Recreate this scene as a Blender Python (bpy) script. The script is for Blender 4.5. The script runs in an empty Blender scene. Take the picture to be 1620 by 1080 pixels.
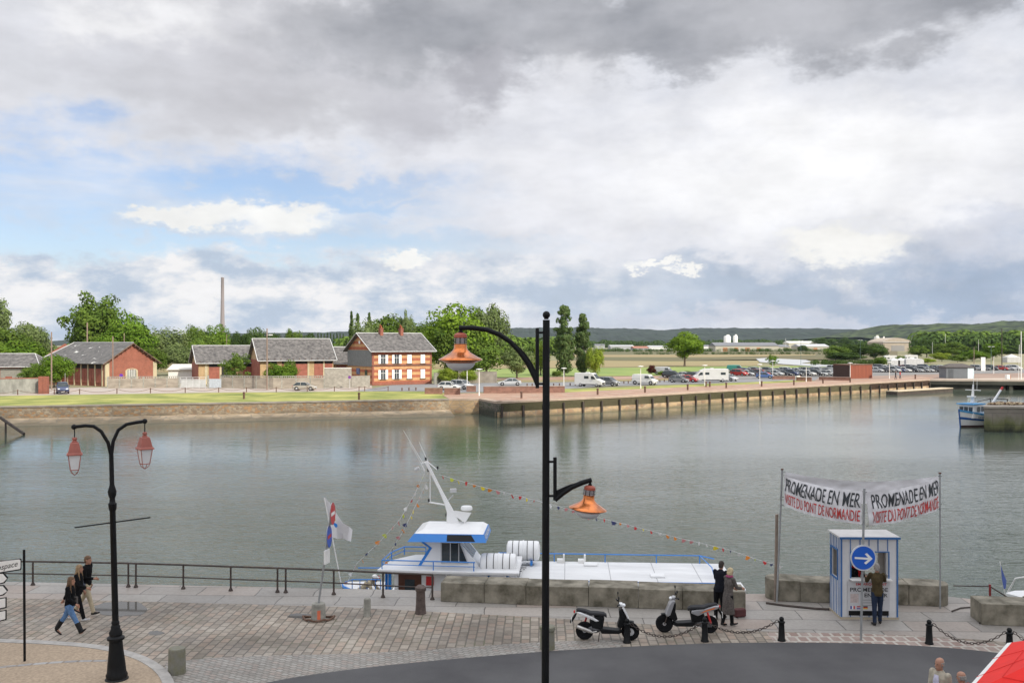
import bpy, bmesh, math, random
from math import sin, cos, pi, radians, atan, atan2, sqrt, hypot, tan
from mathutils import Vector, Matrix, noise as mnoise
random.seed(7)
C = bpy.context.scene.collection
S = bpy.context.scene
# ---------------------------------------------------------------- camera
F, HY, CX, H = 1450.0, 542.0, 810.0, 8.2      # focal length and horizon in photo pixels, eye height in metres
cam_d = bpy.data.cameras.new('camera'); cam = bpy.data.objects.new('camera', cam_d); C.objects.link(cam)
cam.location = (0, 0, H); cam.rotation_euler = (radians(90), 0, 0)
cam_d.sensor_width = 36; cam_d.lens = 36*F/1620; cam_d.shift_y = (HY-540)/1620
cam_d.clip_start = 0.1; cam_d.clip_end = 30000
S.camera = cam
S.view_settings.view_transform = 'Standard'; S.view_settings.look = 'None'
S.view_settings.exposure = 0.0; S.view_settings.gamma = 1.0
S.cycles.max_bounces = 6; S.cycles.transparent_max_bounces = 8; S.cycles.volume_bounces = 0
S.cycles.use_denoising = True
def lin(c):
    return tuple((v/12.92 if v <= 0.04045 else ((v+0.055)/1.055)**2.4) for v in c)
# ---------------------------------------------------------------- node helper
class NT:
    def __init__(s, tree): s.t = tree; tree.nodes.clear()
    def n(s, ty, ins=None, **props):
        nd = s.t.nodes.new(ty)
        for k, v in props.items(): setattr(nd, k, v)
        for k, v in (ins or {}).items(): s.set(nd.inputs[k], v)
        return nd
    def set(s, sock, v):
        if isinstance(v, bpy.types.NodeSocket): s.t.links.new(v, sock)
        elif isinstance(v, bpy.types.Node): s.t.links.new(v.outputs[0], sock)
        else:
            if hasattr(sock.default_value, '__len__') and len(sock.default_value) == 4 and len(v) == 3: v = (*v, 1)
            sock.default_value = v
    def m(s, op, a, b=0.0, c=0.0, clamp=False):
        nd = s.t.nodes.new('ShaderNodeMath'); nd.operation = op; nd.use_clamp = clamp
        s.set(nd.inputs[0], a); s.set(nd.inputs[1], b)
        if op in ('MULTIPLY_ADD', 'COMPARE', 'SMOOTH_MIN'): s.set(nd.inputs[2], c)
        return nd.outputs[0]
    def mix(s, f, a, b, bt='MIX'):
        nd = s.t.nodes.new('ShaderNodeMix'); nd.data_type = 'RGBA'; nd.blend_type = bt
        s.set(nd.inputs[0], f); s.set(nd.inputs[6], a); s.set(nd.inputs[7], b)
        return nd.outputs[2]
    def rng(s, v, a, b, c=0.0, d=1.0, smooth=False):
        nd = s.t.nodes.new('ShaderNodeMapRange'); nd.interpolation_type = 'SMOOTHSTEP' if smooth else 'LINEAR'
        s.set(nd.inputs[0], v)
        for i, x in enumerate((a, b, c, d)): s.set(nd.inputs[i+1], x)
        return nd.outputs[0]
    def noise(s, vec, scale, detail=3.0, rough=0.5, out=0, dist=0.0):
        nd = s.n('ShaderNodeTexNoise', {'Scale': scale, 'Detail': detail, 'Roughness': rough, 'Distortion': dist})
        if vec is not None: s.set(nd.inputs['Vector'], vec)
        return nd.outputs[out]
    def mapping(s, vec, scale=(1, 1, 1), rot=(0, 0, 0), loc=(0, 0, 0)):
        return s.n('ShaderNodeMapping', {'Vector': vec, 'Scale': scale, 'Rotation': rot, 'Location': loc}).outputs[0]
# ---------------------------------------------------------------- sun and sky
SUN_EL, SUN_DIR = radians(38), Vector((0.60, -0.60)).normalized()
sd = Vector((SUN_DIR.x*cos(SUN_EL), SUN_DIR.y*cos(SUN_EL), sin(SUN_EL)))
sun_d = bpy.data.lights.new('sun', 'SUN'); sun_d.energy = 4.7; sun_d.angle = radians(0.6); sun_d.color = (1, 0.93, 0.80)
sun = bpy.data.objects.new('sun', sun_d); C.objects.link(sun)
sun.rotation_euler = sd.to_track_quat('Z', 'Y').to_euler()
W = bpy.data.worlds.new('World'); S.world = W; W.use_nodes = True
def build_sky():
    t = NT(W.node_tree)
    d = t.n('ShaderNodeTexCoord').outputs['Generated']
    sep = t.n('ShaderNodeSeparateXYZ', {0: d})
    x, y, z = sep.outputs
    az = t.m('ARCTAN2', x, y); el = t.m('ARCSINE', z)
    uv = t.n('ShaderNodeCombineXYZ', {0: az, 1: el, 2: 0.0}).outputs[0]
    st = t.mapping(uv, (1, 1.9, 1))                        # clouds are wider than tall near the horizon
    w1 = t.noise(st, 7.0, 7, 0.58, 1)
    w2 = t.noise(t.mapping(uv, (1, 1.6, 1), loc=(3.1, 7.7, 0)), 30.0, 5, 0.6, 1)
    wv = t.n('ShaderNodeVectorMath', {0: w1, 1: (0.5, 0.5, 0.5)}, operation='SUBTRACT').outputs[0]
    wv2 = t.n('ShaderNodeVectorMath', {0: w2, 1: (0.5, 0.5, 0.5)}, operation='SUBTRACT').outputs[0]
    def warped(k, k2):
        a = t.n('ShaderNodeVectorMath', {0: wv, 1: (k, k*0.7, 0)}, operation='MULTIPLY').outputs[0]
        b = t.n('ShaderNodeVectorMath', {0: wv2, 1: (k2, k2*0.7, 0)}, operation='MULTIPLY').outputs[0]
        c = t.n('ShaderNodeVectorMath', {0: a, 1: b}, operation='ADD').outputs[0]
        e = t.n('ShaderNodeVectorMath', {0: c, 1: uv}, operation='ADD').outputs[0]
        return t.n('ShaderNodeSeparateXYZ', {0: e}).outputs
    soft = warped(0.24, 0.09); crisp = warped(0.09, 0.085)
    def blob(px, py, rx, ry, edge=0.6, w=soft, amt=1.0):
        a0 = atan((px-CX)/F); e0 = atan((HY-py)/F*cos(a0))
        dx = t.m('MULTIPLY', t.m('SUBTRACT', w[0], a0), F/rx*1.0)
        dy = t.m('MULTIPLY', t.m('SUBTRACT', w[1], e0), F/ry*1.0)
        r = t.m('SQRT', t.m('ADD', t.m('MULTIPLY', dx, dx), t.m('MULTIPLY', dy, dy)))
        return t.rng(r, 1.0+edge, 1.0-edge, 0.0, amt, smooth=True)
    nb = t.noise(st, 5.0, 6, 0.55)
    nf = t.noise(t.mapping(uv, (1, 2.0, 1), loc=(1.3, 2.2, 0)), 12.0, 9, 0.6)
    col = t.mix(t.rng(nb, 0.35, 0.65), lin((0.835, 0.848, 0.885)), lin((0.935, 0.94, 0.96)))
    cover = 1.0
    def hole(mask, amt):
        nonlocal cover
        cover = t.m('MULTIPLY', cover, t.m('SUBTRACT', 1.0, t.m('MULTIPLY', mask, amt)))
    def over(mask, c): 
        nonlocal col
        col = t.mix(mask, col, c if isinstance(c, bpy.types.NodeSocket) else lin(c))
    over(blob(120, 110, 480, 95, 0.7, amt=0.8), (0.875, 0.88, 0.905))
    over(blob(1150, 270, 520, 120, 0.8, amt=0.6), (0.95, 0.95, 0.97)); over(blob(1290, 265, 300, 85, 0.8, amt=0.95), (0.995, 0.995, 1.0))
    over(blob(430, 15, 330, 60, 0.8), (0.86, 0.86, 0.88))
    over(blob(200, 15, 120, 38, 0.8), (0.95, 0.95, 0.96))
    # the blue gap on the left, streaked with thin veil
    streak = t.rng(t.noise(t.mapping(uv, (1, 5.5, 1), rot=(0, 0, -0.12)), 6.0, 5, 0.55), 0.38, 0.62)
    gap = blob(190, 300, 430, 74, 0.5)
    hole(t.m('MULTIPLY', gap, t.rng(streak, 0, 1, 0.45, 1.0)), 0.85)
    hole(blob(280, 378, 470, 28, 0.5, crisp), 0.85)
    hole(blob(470, 292, 190, 18, 0.6, crisp), 0.7)
    hole(blob(560, 326, 90, 9, 0.6, crisp), 0.6)
    # dark rain cloud along the top
    dark = t.mix(t.rng(nb, 0.38, 0.62), lin((0.62, 0.63, 0.66)), lin((0.76, 0.765, 0.79)))
    over(blob(520, 118, 300, 46, 0.75, amt=0.8), (0.80, 0.80, 0.825))
    over(blob(1230, 5, 760, 66, 0.42), dark)
    over(blob(800, 45, 330, 70, 0.42), dark)
    over(blob(400, 155, 190, 34, 0.8, amt=0.6), (0.78, 0.78, 0.80))
    over(blob(770, 120, 52, 36, 0.6, crisp, 0.8), (0.70, 0.70, 0.73))
    over(blob(650, 185, 60, 40, 0.8, crisp, 0.6), (0.76, 0.76, 0.79))
    # low slate-blue band on the right
    over(blob(1330, 462, 430, 44, 0.6, amt=0.9), (0.63, 0.70, 0.795))
    over(blob(1000, 470, 330, 36, 0.8, amt=0.7), (0.76, 0.805, 0.865))
    over(blob(1520, 400, 170, 34, 0.8, amt=0.7), (0.80, 0.82, 0.87))
    over(blob(1330, 505, 470, 11, 0.8, crisp, 0.8), (0.84, 0.85, 0.89))
    # cumulus bank low on the left
    bank = t.mix(t.rng(nf, 0.42, 0.58), lin((0.76, 0.815, 0.885)), lin((0.955, 0.95, 0.95)))
    over(blob(250, 468, 520, 62, 0.28, crisp), bank)
    over(blob(760, 455, 260, 50, 0.6, crisp, 0.7), bank)
    cover = t.m('MAXIMUM', cover, blob(250, 468, 520, 60, 0.3, crisp))
    # bright cumulus heads, each with a greyer foot
    def puff(px, py, rx, ry):
        nonlocal cover
        m = blob(px, py+ry*0.6, rx*1.25, ry*1.1, 0.6, crisp, 0.7); over(m, (0.84, 0.86, 0.90))
        cover = t.m('MAXIMUM', cover, m)
        m = blob(px, py, rx, ry, 0.35, crisp, 0.95); over(m, (0.985, 0.98, 0.965))
        cover = t.m('MAXIMUM', cover, m)
    puff(400, 343, 130, 26); puff(290, 350, 90, 17); puff(1335, 392, 80, 30); puff(1025, 418, 30, 8); puff(1078, 430, 26, 7); puff(640, 418, 40, 13)
    lit = t.m('MULTIPLY', t.rng(nf, 0.3, 0.7, 0.90, 1.08), t.rng(el, 0.38, 0.9, 1.0, 1.9, smooth=True))
    col = t.n('ShaderNodeVectorMath', {0: col, 1: t.n('ShaderNodeCombineXYZ', {0: lit, 1: lit, 2: lit}).outputs[0]}, operation='MULTIPLY').outputs[0]
    # overhead and behind, plain cloud cover takes over
    sky = t.n('ShaderNodeTexSky', sky_type='NISHITA', sun_disc=False, sun_elevation=SUN_EL, sun_rotation=atan2(SUN_DIR.x, SUN_DIR.y))
    tint = t.mix(1.0, sky.outputs[0], (0.93, 0.94, 1.06), 'MULTIPLY')
    bg1 = t.n('ShaderNodeBackground', {0: tint, 1: 0.13})
    bg2 = t.n('ShaderNodeBackground', {0: col, 1: 1.0})
    mx = t.n('ShaderNodeMixShader', {0: cover, 1: bg1.outputs[0], 2: bg2.outputs[0]})
    t.n('ShaderNodeOutputWorld', {0: mx.outputs[0]})
build_sky()
# ---------------------------------------------------------------- materials
MATS = {}
def mat(name, col, rough=0.7, var=0.12, scale=3.0, metal=0.0, bump=0.0, bscale=None, col2=None, space='Object', stretch=(1, 1, 1), detail=4.0, coat=0.0, spec=0.4, emit=None, lo=0.35, hi=0.65):
    if name in MATS: return MATS[name]
    m = bpy.data.materials.new(name); m.use_nodes = True; t = NT(m.node_tree)
    vec = t.n('ShaderNodeTexCoord').outputs['Object'] if space == 'Object' else t.n('ShaderNodeNewGeometry').outputs['Position']
    if stretch != (1, 1, 1): vec = t.mapping(vec, stretch)
    nz = t.noise(vec, scale, detail, 0.6)
    a = tuple(min(1, c*(1-var)) for c in col); b = col2 or tuple(min(1, c*(1+var)) for c in col)
    c = t.mix(t.rng(nz, lo, hi), a, b)
    ins = {'Base Color': c, 'Roughness': rough, 'Metallic': metal, 'Specular IOR Level': spec}
    if coat: ins['Coat Weight'] = coat
    if emit: ins['Emission Color'] = emit; ins['Emission Strength'] = 1.0
    p = t.n('ShaderNodeBsdfPrincipled', ins)
    if bump:
        b_ = t.n('ShaderNodeBump', {'Height': t.noise(vec, bscale or scale*4, 4, 0.6), 'Strength': bump, 'Distance': 0.02})
        t.set(p.inputs['Normal'], b_.outputs[0])
    t.n('ShaderNodeOutputMaterial', {0: p.outputs[0]})
    MATS[name] = m; return m
def glassy(name, col=(0.02, 0.025, 0.03), rough=0.08):
    return mat(name, col, rough, 0.3, 2.0, spec=0.6)
# ---------------------------------------------------------------- mesh builder
class MB:
    def __init__(s): s.v = []; s.f = []; s.M = Matrix.Identity(4); s.mi = []; s.cur = 0
    def add(s, vs, fs):
        o = len(s.v); s.v += [tuple(s.M @ Vector(p)) for p in vs]
        s.f += [tuple(i+o for i in f) for f in fs]; s.mi += [s.cur]*len(fs); return s
    def box(s, c, d, rz=0.0, taper=1.0):
        x, y, z = [k/2 for k in d]; R = Matrix.Rotation(rz, 3, 'Z'); vs = []
        for k, tp in ((-1, 1.0), (1, taper)):
            for i, j in ((-1, -1), (1, -1), (1, 1), (-1, 1)):
                vs.append(Vector(c) + R @ Vector((i*x*tp, j*y*tp, k*z)))
        return s.add(vs, [(3, 2, 1, 0), (4, 5, 6, 7), (0, 1, 5, 4), (1, 2, 6, 5), (2, 3, 7, 6), (3, 0, 4, 7)])
    def bx(s, x0, x1, y0, y1, z0, z1): return s.box(((x0+x1)/2, (y0+y1)/2, (z0+z1)/2), (abs(x1-x0), abs(y1-y0), abs(z1-z0)))
    def loft(s, rings, caps=True, closed=True):
        n = len(rings[0]); vs = [p for r in rings for p in r]; fs = []
        for i in range(len(rings)-1):
            for j in range(n if closed else n-1):
                k = (j+1) % n; fs.append((i*n+j, i*n+k, (i+1)*n+k, (i+1)*n+j))
        if caps: fs += [tuple(range(n-1, -1, -1)), tuple(range((len(rings)-1)*n, len(rings)*n))]
        return s.add(vs, fs)
    def tube(s, pts, r, n=8, caps=True):
        pts = [Vector(p) for p in pts]; rs = r if hasattr(r, '__len__') else [r]*len(pts); rings = []; up = None
        for i, p in enumerate(pts):
            a = pts[max(0, i-1)]; b = pts[min(len(pts)-1, i+1)]; t = (b-a)
            t = t.normalized() if t.length > 1e-9 else Vector((0, 0, 1))
            if up is None: up = Vector((0, 0, 1)) if abs(t.z) < 0.95 else Vector((1, 0, 0))
            u = t.cross(up).normalized() if t.cross(up).length > 1e-6 else t.orthogonal().normalized(); v = u.cross(t).normalized(); up = v
            rings.append([p + (u*cos(2*pi*k/n) + v*sin(2*pi*k/n))*rs[i] for k in range(n)])
        return s.loft(rings, caps)
    def lathe(s, prof, n=20, o=(0, 0, 0), axis='Z'):
        rings = []
        for r, z in prof:
            ring = []
            for k in range(n):
                a = 2*pi*k/n
                q = (r*cos(a), r*sin(a), z) if axis == 'Z' else ((z, r*cos(a), r*sin(a)) if axis == 'X' else (r*cos(a), z, r*sin(a)))
                ring.append(Vector(o)+Vector(q))
            rings.append(ring)
        return s.loft(rings, True)
    def prism(s, poly, z0, z1):
        n = len(poly); vs = [(p[0], p[1], z0) for p in poly] + [(p[0], p[1], z1) for p in poly]
        return s.add(vs, [tuple(range(n-1, -1, -1)), tuple(range(n, 2*n))] + [(i, (i+1) % n, n+(i+1) % n, n+i) for i in range(n)])
    def plate(s, poly3, th):          # polygon of 3D points thickened along its normal
        ps = [Vector(p) for p in poly3]; nrm = Vector((0, 0, 0))
        for i in range(len(ps)): nrm += ps[i].cross(ps[(i+1) % len(ps)])
        nrm.normalize(); n = len(ps)
        return s.add(ps + [p - nrm*th for p in ps], [tuple(range(n)), tuple(range(2*n-1, n-1, -1))] + [(i, n+i, n+(i+1) % n, (i+1) % n) for i in range(n)])
    def ball(s, c, r, n=10, m=7):
        r = r if hasattr(r, '__len__') else (r, r, r)
        rings = [[(c[0]+r[0]*sin(pi*i/m)*cos(2*pi*k/n), c[1]+r[1]*sin(pi*i/m)*sin(2*pi*k/n), c[2]-r[2]*cos(pi*i/m)) for k in range(n)] for i in range(m+1)]
        rings[0] = [(c[0]+1e-4*cos(2*pi*k/n), c[1]+1e-4*sin(2*pi*k/n), c[2]-r[2]) for k in range(n)]
        rings[-1] = [(c[0]+1e-4*cos(2*pi*k/n), c[1]+1e-4*sin(2*pi*k/n), c[2]+r[2]) for k in range(n)]
        return s.loft(rings)
    def build(s, name, m, parent=None, smooth=False, bevel=0.0, **tags):
        me = bpy.data.meshes.new(name); me.from_pydata(s.v, [], s.f)
        for mm in (m if isinstance(m, (list, tuple)) else [m]): me.materials.append(mm)
        if any(s.mi): me.polygons.foreach_set('material_index', s.mi)
        if smooth:
            me.polygons.foreach_set('use_smooth', [True]*len(me.polygons))
            try: me.set_sharp_from_angle(angle=radians(40))
            except Exception: pass
        me.validate(); me.update()
        o = bpy.data.objects.new(name, me); C.objects.link(o)
        if parent is not None: o.parent = parent
        if bevel:
            b = o.modifiers.new('bevel', 'BEVEL'); b.width = bevel; b.segments = 2; b.limit_method = 'ANGLE'
        tag(o, **tags); return o
def tag(o, label=None, category=None, group=None, kind=None):
    for k, v in (('label', label), ('category', category), ('group', group), ('kind', kind)):
        if v: o[k] = v
    return o
def thing(name, label, category, loc=(0, 0, 0), rz=0.0, group=None):
    o = bpy.data.objects.new(name, None); C.objects.link(o); o.empty_display_size = 0.2
    o.location = loc; o.rotation_euler = (0, 0, rz)
    return tag(o, label, category, group)
KIDS = {}
def copy_tree(src, loc, rz, label, group=None, remap=None, scale=None):
    if not KIDS.get(src.name):
        KIDS[src.name] = True
    def cp(o, parent):
        c = o.copy(); C.objects.link(c)
        if parent is not None: c.parent = parent; c.matrix_parent_inverse = o.matrix_parent_inverse
        if remap and c.type == 'MESH':
            for i, sl in enumerate(o.material_slots):
                if sl.material and sl.material.name in remap:
                    c.material_slots[i].link = 'OBJECT'; c.material_slots[i].material = remap[sl.material.name]
        for ch in childs[o.name]: cp(ch, c)
        return c
    childs = {}
    def walk(o):
        childs[o.name] = [q for q in PARENTED.get(o.name, []) ]
        for q in childs[o.name]: walk(q)
    PARENTED = {}
    stack = [q for q in bpy.data.objects if q.parent is not None]
    for q in stack: PARENTED.setdefault(q.parent.name, []).append(q)
    walk(src)
    r = cp(src, None); r.location = loc; r.rotation_euler = (0, 0, rz); r['label'] = label
    if group: r['group'] = group
    if scale: r.scale = scale
    return r
def G(px, py, z=0.0):
    y = (H-z)*F/(py-HY); return Vector(((px-CX)/F*y, y, z))
def P(px, py, y): return Vector(((px-CX)*y/F, y, H-(py-HY)*y/F))
def GY(py): return H*F/(py-HY)
def lerp(a, b, t): return a+(b-a)*t
def text_mesh(body, size=1.0, bold=0.0, shear=0.0, space=1.0, fine=False):
    cu = bpy.data.curves.new('lettering', 'FONT'); cu.body = body; cu.size = size; cu.offset = bold; cu.shear = shear; cu.space_character = space
    cu.align_x = 'CENTER'; cu.align_y = 'CENTER'; cu.resolution_u = 3
    ob = bpy.data.objects.new('lettering', cu); C.objects.link(ob)
    dg = bpy.context.evaluated_depsgraph_get(); me = bpy.data.meshes.new_from_object(ob.evaluated_get(dg))
    if fine:
        bm = bmesh.new(); bm.from_mesh(me); bmesh.ops.triangulate(bm, faces=bm.faces[:])
        for _ in range(4):
            es = [e for e in bm.edges if e.calc_length() > 0.16]
            if not es: break
            bmesh.ops.subdivide_edges(bm, edges=es, cuts=1); bmesh.ops.triangulate(bm, faces=bm.faces[:])
        bm.to_mesh(me); bm.free()
    vs = [tuple(v.co) for v in me.vertices]; fs = [tuple(p.vertices) for p in me.polygons]
    bpy.data.objects.remove(ob); bpy.data.curves.remove(cu); bpy.data.meshes.remove(me)
    x0 = min(v[0] for v in vs); x1 = max(v[0] for v in vs); y0 = min(v[1] for v in vs); y1 = max(v[1] for v in vs)
    return [((v[0]-x0)/(x1-x0), (v[1]-y0)/(y1-y0)) for v in vs], fs, (x1-x0)/(y1-y0)
def lettering(body, fn, m, parent, name='lettering', **kw):   # fn maps (0..1, 0..1) to a point
    vs, fs, _ = text_mesh(body, **kw); b = MB(); b.add([fn(u, v) for u, v in vs], fs)
    return b.build(name, m, parent)
# ================================================================ SETTING
WZ = -2.2                                             # water level below the quays
def struct(name, mb, m, **kw): return mb.build(name, m, kind='structure', **kw)
def flat(name, poly, z, m, kind='structure', smooth=False):
    me = bpy.data.meshes.new(name); bm = bmesh.new()
    bm.faces.new([bm.verts.new((p[0], p[1], z)) for p in poly]); bmesh.ops.triangulate(bm, faces=bm.faces[:])
    bm.normal_update(); bm.faces.ensure_lookup_table()
    if bm.faces[0].normal.z < 0: bmesh.ops.reverse_faces(bm, faces=bm.faces[:])
    bm.to_mesh(me); bm.free(); me.materials.append(m); o = bpy.data.objects.new(name, me); C.objects.link(o); o['kind'] = kind; return o
# ---- water
def m_water():
    m = bpy.data.materials.new('harbour_water'); m.use_nodes = True; t = NT(m.node_tree)
    pos = t.n('ShaderNodeNewGeometry').outputs['Position']
    wob = t.noise(pos, 0.05, 3)
    n1 = t.noise(t.mapping(pos, (0.55, 1.6, 1), rot=(0, 0, 0.12)), 2.3, 3, 0.55, dist=0.35)
    n2 = t.noise(t.mapping(pos, (0.6, 1.5, 1), rot=(0, 0, -0.35)), 0.42, 3, 0.5)
    n3 = t.noise(pos, 6.5, 2, 0.5)
    h = t.m('ADD', t.m('ADD', t.m('MULTIPLY', n1, 0.55), t.m('MULTIPLY', n2, 1.1)), t.m('MULTIPLY', n3, 0.10))
    patch = t.rng(t.noise(t.mapping(pos, (0.35, 1, 1)), 0.035, 4), 0.35, 0.65, 0.45, 1.5)
    bp = t.n('ShaderNodeBump', {'Height': h, 'Strength': t.m('MULTIPLY', patch, t.rng(t.n('ShaderNodeSeparateXYZ', {0: pos}).outputs[1], 32, 85, 1.0, 0.13)), 'Distance': 0.18})
    c = t.mix(t.rng(wob, 0.3, 0.7), (0.070, 0.092, 0.066), (0.104, 0.126, 0.098))
    p = t.n('ShaderNodeBsdfPrincipled', {'Base Color': c, 'Roughness': t.rng(patch, 0.6, 1.3, 0.02, 0.11), 'IOR': 1.33, 'Normal': bp.outputs[0], 'Specular IOR Level': 0.5})
    t.n('ShaderNodeOutputMaterial', {0: p.outputs[0]}); return m
flat('water', [(-900, -40), (900, -40), (900, 330), (-900, 330)], WZ, m_water())
# ---- ground materials
def m_paving(name, sc, cols, mortar, w, h, offset=0.5, rough=0.75, stain=0.25, msize=0.03, rot=0.0, bumpd=0.02, moss=None):
    m = bpy.data.materials.new(name); m.use_nodes = True; t = NT(m.node_tree)
    pos = t.n('ShaderNodeNewGeometry').outputs['Position']
    wob = t.n('ShaderNodeVectorMath', {0: t.noise(pos, 1.6, 2, 0.5, 1), 1: (0.13*h, 0.13*h, 0)}, operation='MULTIPLY').outputs[0]
    v = t.n('ShaderNodeVectorMath', {0: pos, 1: wob}, operation='ADD').outputs[0]
    v = t.mapping(v, rot=(0, 0, rot))
    def brick(c1, c2, mo):
        b = t.n('ShaderNodeTexBrick', {'Vector': v, 'Color1': c1, 'Color2': c2, 'Mortar': mo, 'Scale': sc, 'Mortar Size': msize, 'Mortar Smooth': 0.3, 'Bias': 0.0, 'Brick Width': w, 'Row Height': h})
        b.offset = offset; return b
    b = brick(cols[0], cols[1], mortar)
    # second lookup picks out odd stones in another colour
    v2 = t.n('ShaderNodeVectorMath', {0: v, 1: (w*37.0, h*22.0, 0)}, operation='ADD').outputs[0]
    b2 = t.n('ShaderNodeTexBrick', {'Vector': v2, 'Color1': (0, 0, 0), 'Color2': (1, 1, 1), 'Mortar': (0.3, 0.3, 0.3), 'Scale': sc, 'Mortar Size': msize, 'Brick Width': w, 'Row Height': h}); b2.offset = offset
    col = t.mix(t.m('MULTIPLY', t.rng(b2.outputs[0], 0.55, 0.95), 0.75), b.outputs[0], cols[2])
    st = t.rng(t.noise(pos, 0.33, 5, 0.6), 0.35, 0.68, 1.0-stain, 1.0+stain*0.5)
    fine = t.rng(t.noise(pos, 9.0, 4, 0.7), 0.3, 0.7, 0.85, 1.12)
    k = t.m('MULTIPLY', st, fine)
    col = t.n('ShaderNodeVectorMath', {0: col, 1: t.n('ShaderNodeCombineXYZ', {0: k, 1: k, 2: k}).outputs[0]}, operation='MULTIPLY').outputs[0]
    if moss: col = t.mix(t.m('MULTIPLY', t.rng(t.noise(pos, 0.9, 5, 0.65), 0.52, 0.70), t.m('MULTIPLY', b.outputs[1], 0.9)), col, moss)
    hgt = t.m('ADD', t.m('MULTIPLY', b.outputs[1], -1.0), t.m('MULTIPLY', t.noise(pos, 5.0, 3), 0.5))
    bp = t.n('ShaderNodeBump', {'Height': hgt, 'Strength': 0.7, 'Distance': bumpd})
    rg = t.rng(t.noise(pos, 0.5, 4), 0.4, 0.6, rough-0.25, rough)
    p = t.n('ShaderNodeBsdfPrincipled', {'Base Color': col, 'Roughness': rg, 'Normal': bp.outputs[0], 'Specular IOR Level': 0.35})
    t.n('ShaderNodeOutputMaterial', {0: p.outputs[0]}); return m
M_cob = m_paving('cobbles', 1.0, ((0.25, 0.21, 0.165), (0.375, 0.325, 0.265), (0.365, 0.275, 0.21)), (0.165, 0.143, 0.115), 0.36, 0.25, msize=0.022, stain=0.4, moss=(0.12, 0.125, 0.06), rot=pi/2+0.03)
M_slab = m_paving('granite_slabs', 1.0, ((0.27, 0.25, 0.225), (0.365, 0.34, 0.305), (0.37, 0.30, 0.25)), (0.12, 0.11, 0.10), 1.9, 0.95, msize=0.018, stain=0.18, rough=0.7, rot=0.04, bumpd=0.006)
M_setts = m_paving('sett_border', 1.0, ((0.30, 0.215, 0.18), (0.36, 0.29, 0.25), (0.27, 0.175, 0.14)), (0.48, 0.44, 0.38), 0.30, 0.42, msize=0.045, stain=0.2)
M_asph = mat('asphalt', (0.082, 0.080, 0.082), 0.9, 0.1, 0.35, col2=(0.106, 0.104, 0.104), spec=0.25, space='W', bump=0.5, bscale=60, detail=8)
M_beige = mat('beige_resin', (0.37, 0.285, 0.20), 0.9, 0.2, 14.0, space='W', bump=0.3, bscale=50, detail=8)
M_kerb = mat('granite_kerb', (0.38, 0.36, 0.33), 0.8, 0.18, 4.0, space='W', bump=0.3, detail=6)
M_stone = mat('granite_block', (0.115, 0.103, 0.072), 0.9, 0.2, 1.9, col2=(0.29, 0.262, 0.205), bump=0.5, bscale=14, detail=8)
M_conc = mat('weathered_concrete', (0.30, 0.29, 0.25), 0.9, 0.28, 3.0, bump=0.4, bscale=20, detail=8)
# near quay: quay edge line
QE = [(-300, 62), (-60, 35.5), (-17.5, 31.5), (-2.3, 30.35), (5, 30.0), (9.6, 29.95), (13.9, 29.75), (15.6, 28.95), (17.6, 27.9), (60, 20), (300, -30)]
# slabs/cobbles line
SL = [(-300, 58), tuple(G(0, 945)[:2]), tuple(G(260, 952)[:2]), tuple(G(530, 959)[:2]), tuple(G(700, 968)[:2]), tuple(G(870, 977)[:2]), tuple(G(1200, 998)[:2]), tuple(G(1430, 1004)[:2]), tuple(G(1560, 1012)[:2]), tuple(G(1620, 1018)[:2]), (60, 12), (300, -38)]
AS = [tuple(G(*q)[:2]) for q in ((180, 1190), (290, 1120), (410, 1080), (530, 1061), (640, 1049), (740, 1040), (860, 1030), (1000, 1022), (1100, 1018), (1180, 1016), (1300, 1016), (1400, 1018), (1500, 1024), (1570, 1031), (1620, 1038), (1760, 1060))]
AS[0] = (-16, 15.0)
def smooth_line(pts, k=3):
    for _ in range(k):
        out = [pts[0]]
        for a, b in zip(pts, pts[1:]):
            out += [(a[0]*.75+b[0]*.25, a[1]*.75+b[1]*.25), (a[0]*.25+b[0]*.75, a[1]*.25+b[1]*.75)]
        pts = out+[pts[-1]]
    return pts
ASs = smooth_line(AS, 2)
struct('quay_pavement', MB().prism([(-300, -60), (300, -60)] + QE[::-1], -0.5, 0.0), M_slab)
flat('cobbled_quay', [(-300, -60), (300, -60)] + SL[::-1], 0.004, M_cob)
flat('road', [(-16, -50), (60, -50), (60, 12)] + ASs[::-1], 0.008, M_asph)
fine_line = smooth_line([tuple(G(*q)[:2]) for q in ((262, 1048), (330, 1040), (430, 1036), (560, 1034), (700, 1026), (860, 1014), (1000, 1012))], 2)
flat('sett_paving', fine_line + [q for q in ASs if tuple(G(262, 1100)[:2])[1] < q[1] and q[0] < fine_line[-1][0]][::-1] + [tuple(G(262, 1100)[:2])], 0.0065, m_paving('fine_setts', 1.0, ((0.27, 0.25, 0.22), (0.36, 0.34, 0.305), (0.33, 0.27, 0.23)), (0.2, 0.185, 0.16), 0.20, 0.13, msize=0.016, stain=0.3, rot=0.5))
pm = bpy.data.materials.new('puddle_water'); pm.use_nodes = True; _t = NT(pm.node_tree)
_pos = _t.n('ShaderNodeNewGeometry').outputs['Position']
_p = _t.n('ShaderNodeBsdfPrincipled', {'Base Color': (0.10, 0.095, 0.085), 'Roughness': 0.06, 'IOR': 1.33, 'Normal': _t.n('ShaderNodeBump', {'Height': _t.noise(_pos, 1.2, 2), 'Strength': 0.05, 'Distance': 0.02}).outputs[0]}); _t.n('ShaderNodeOutputMaterial', {0: _p.outputs[0]})
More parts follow.
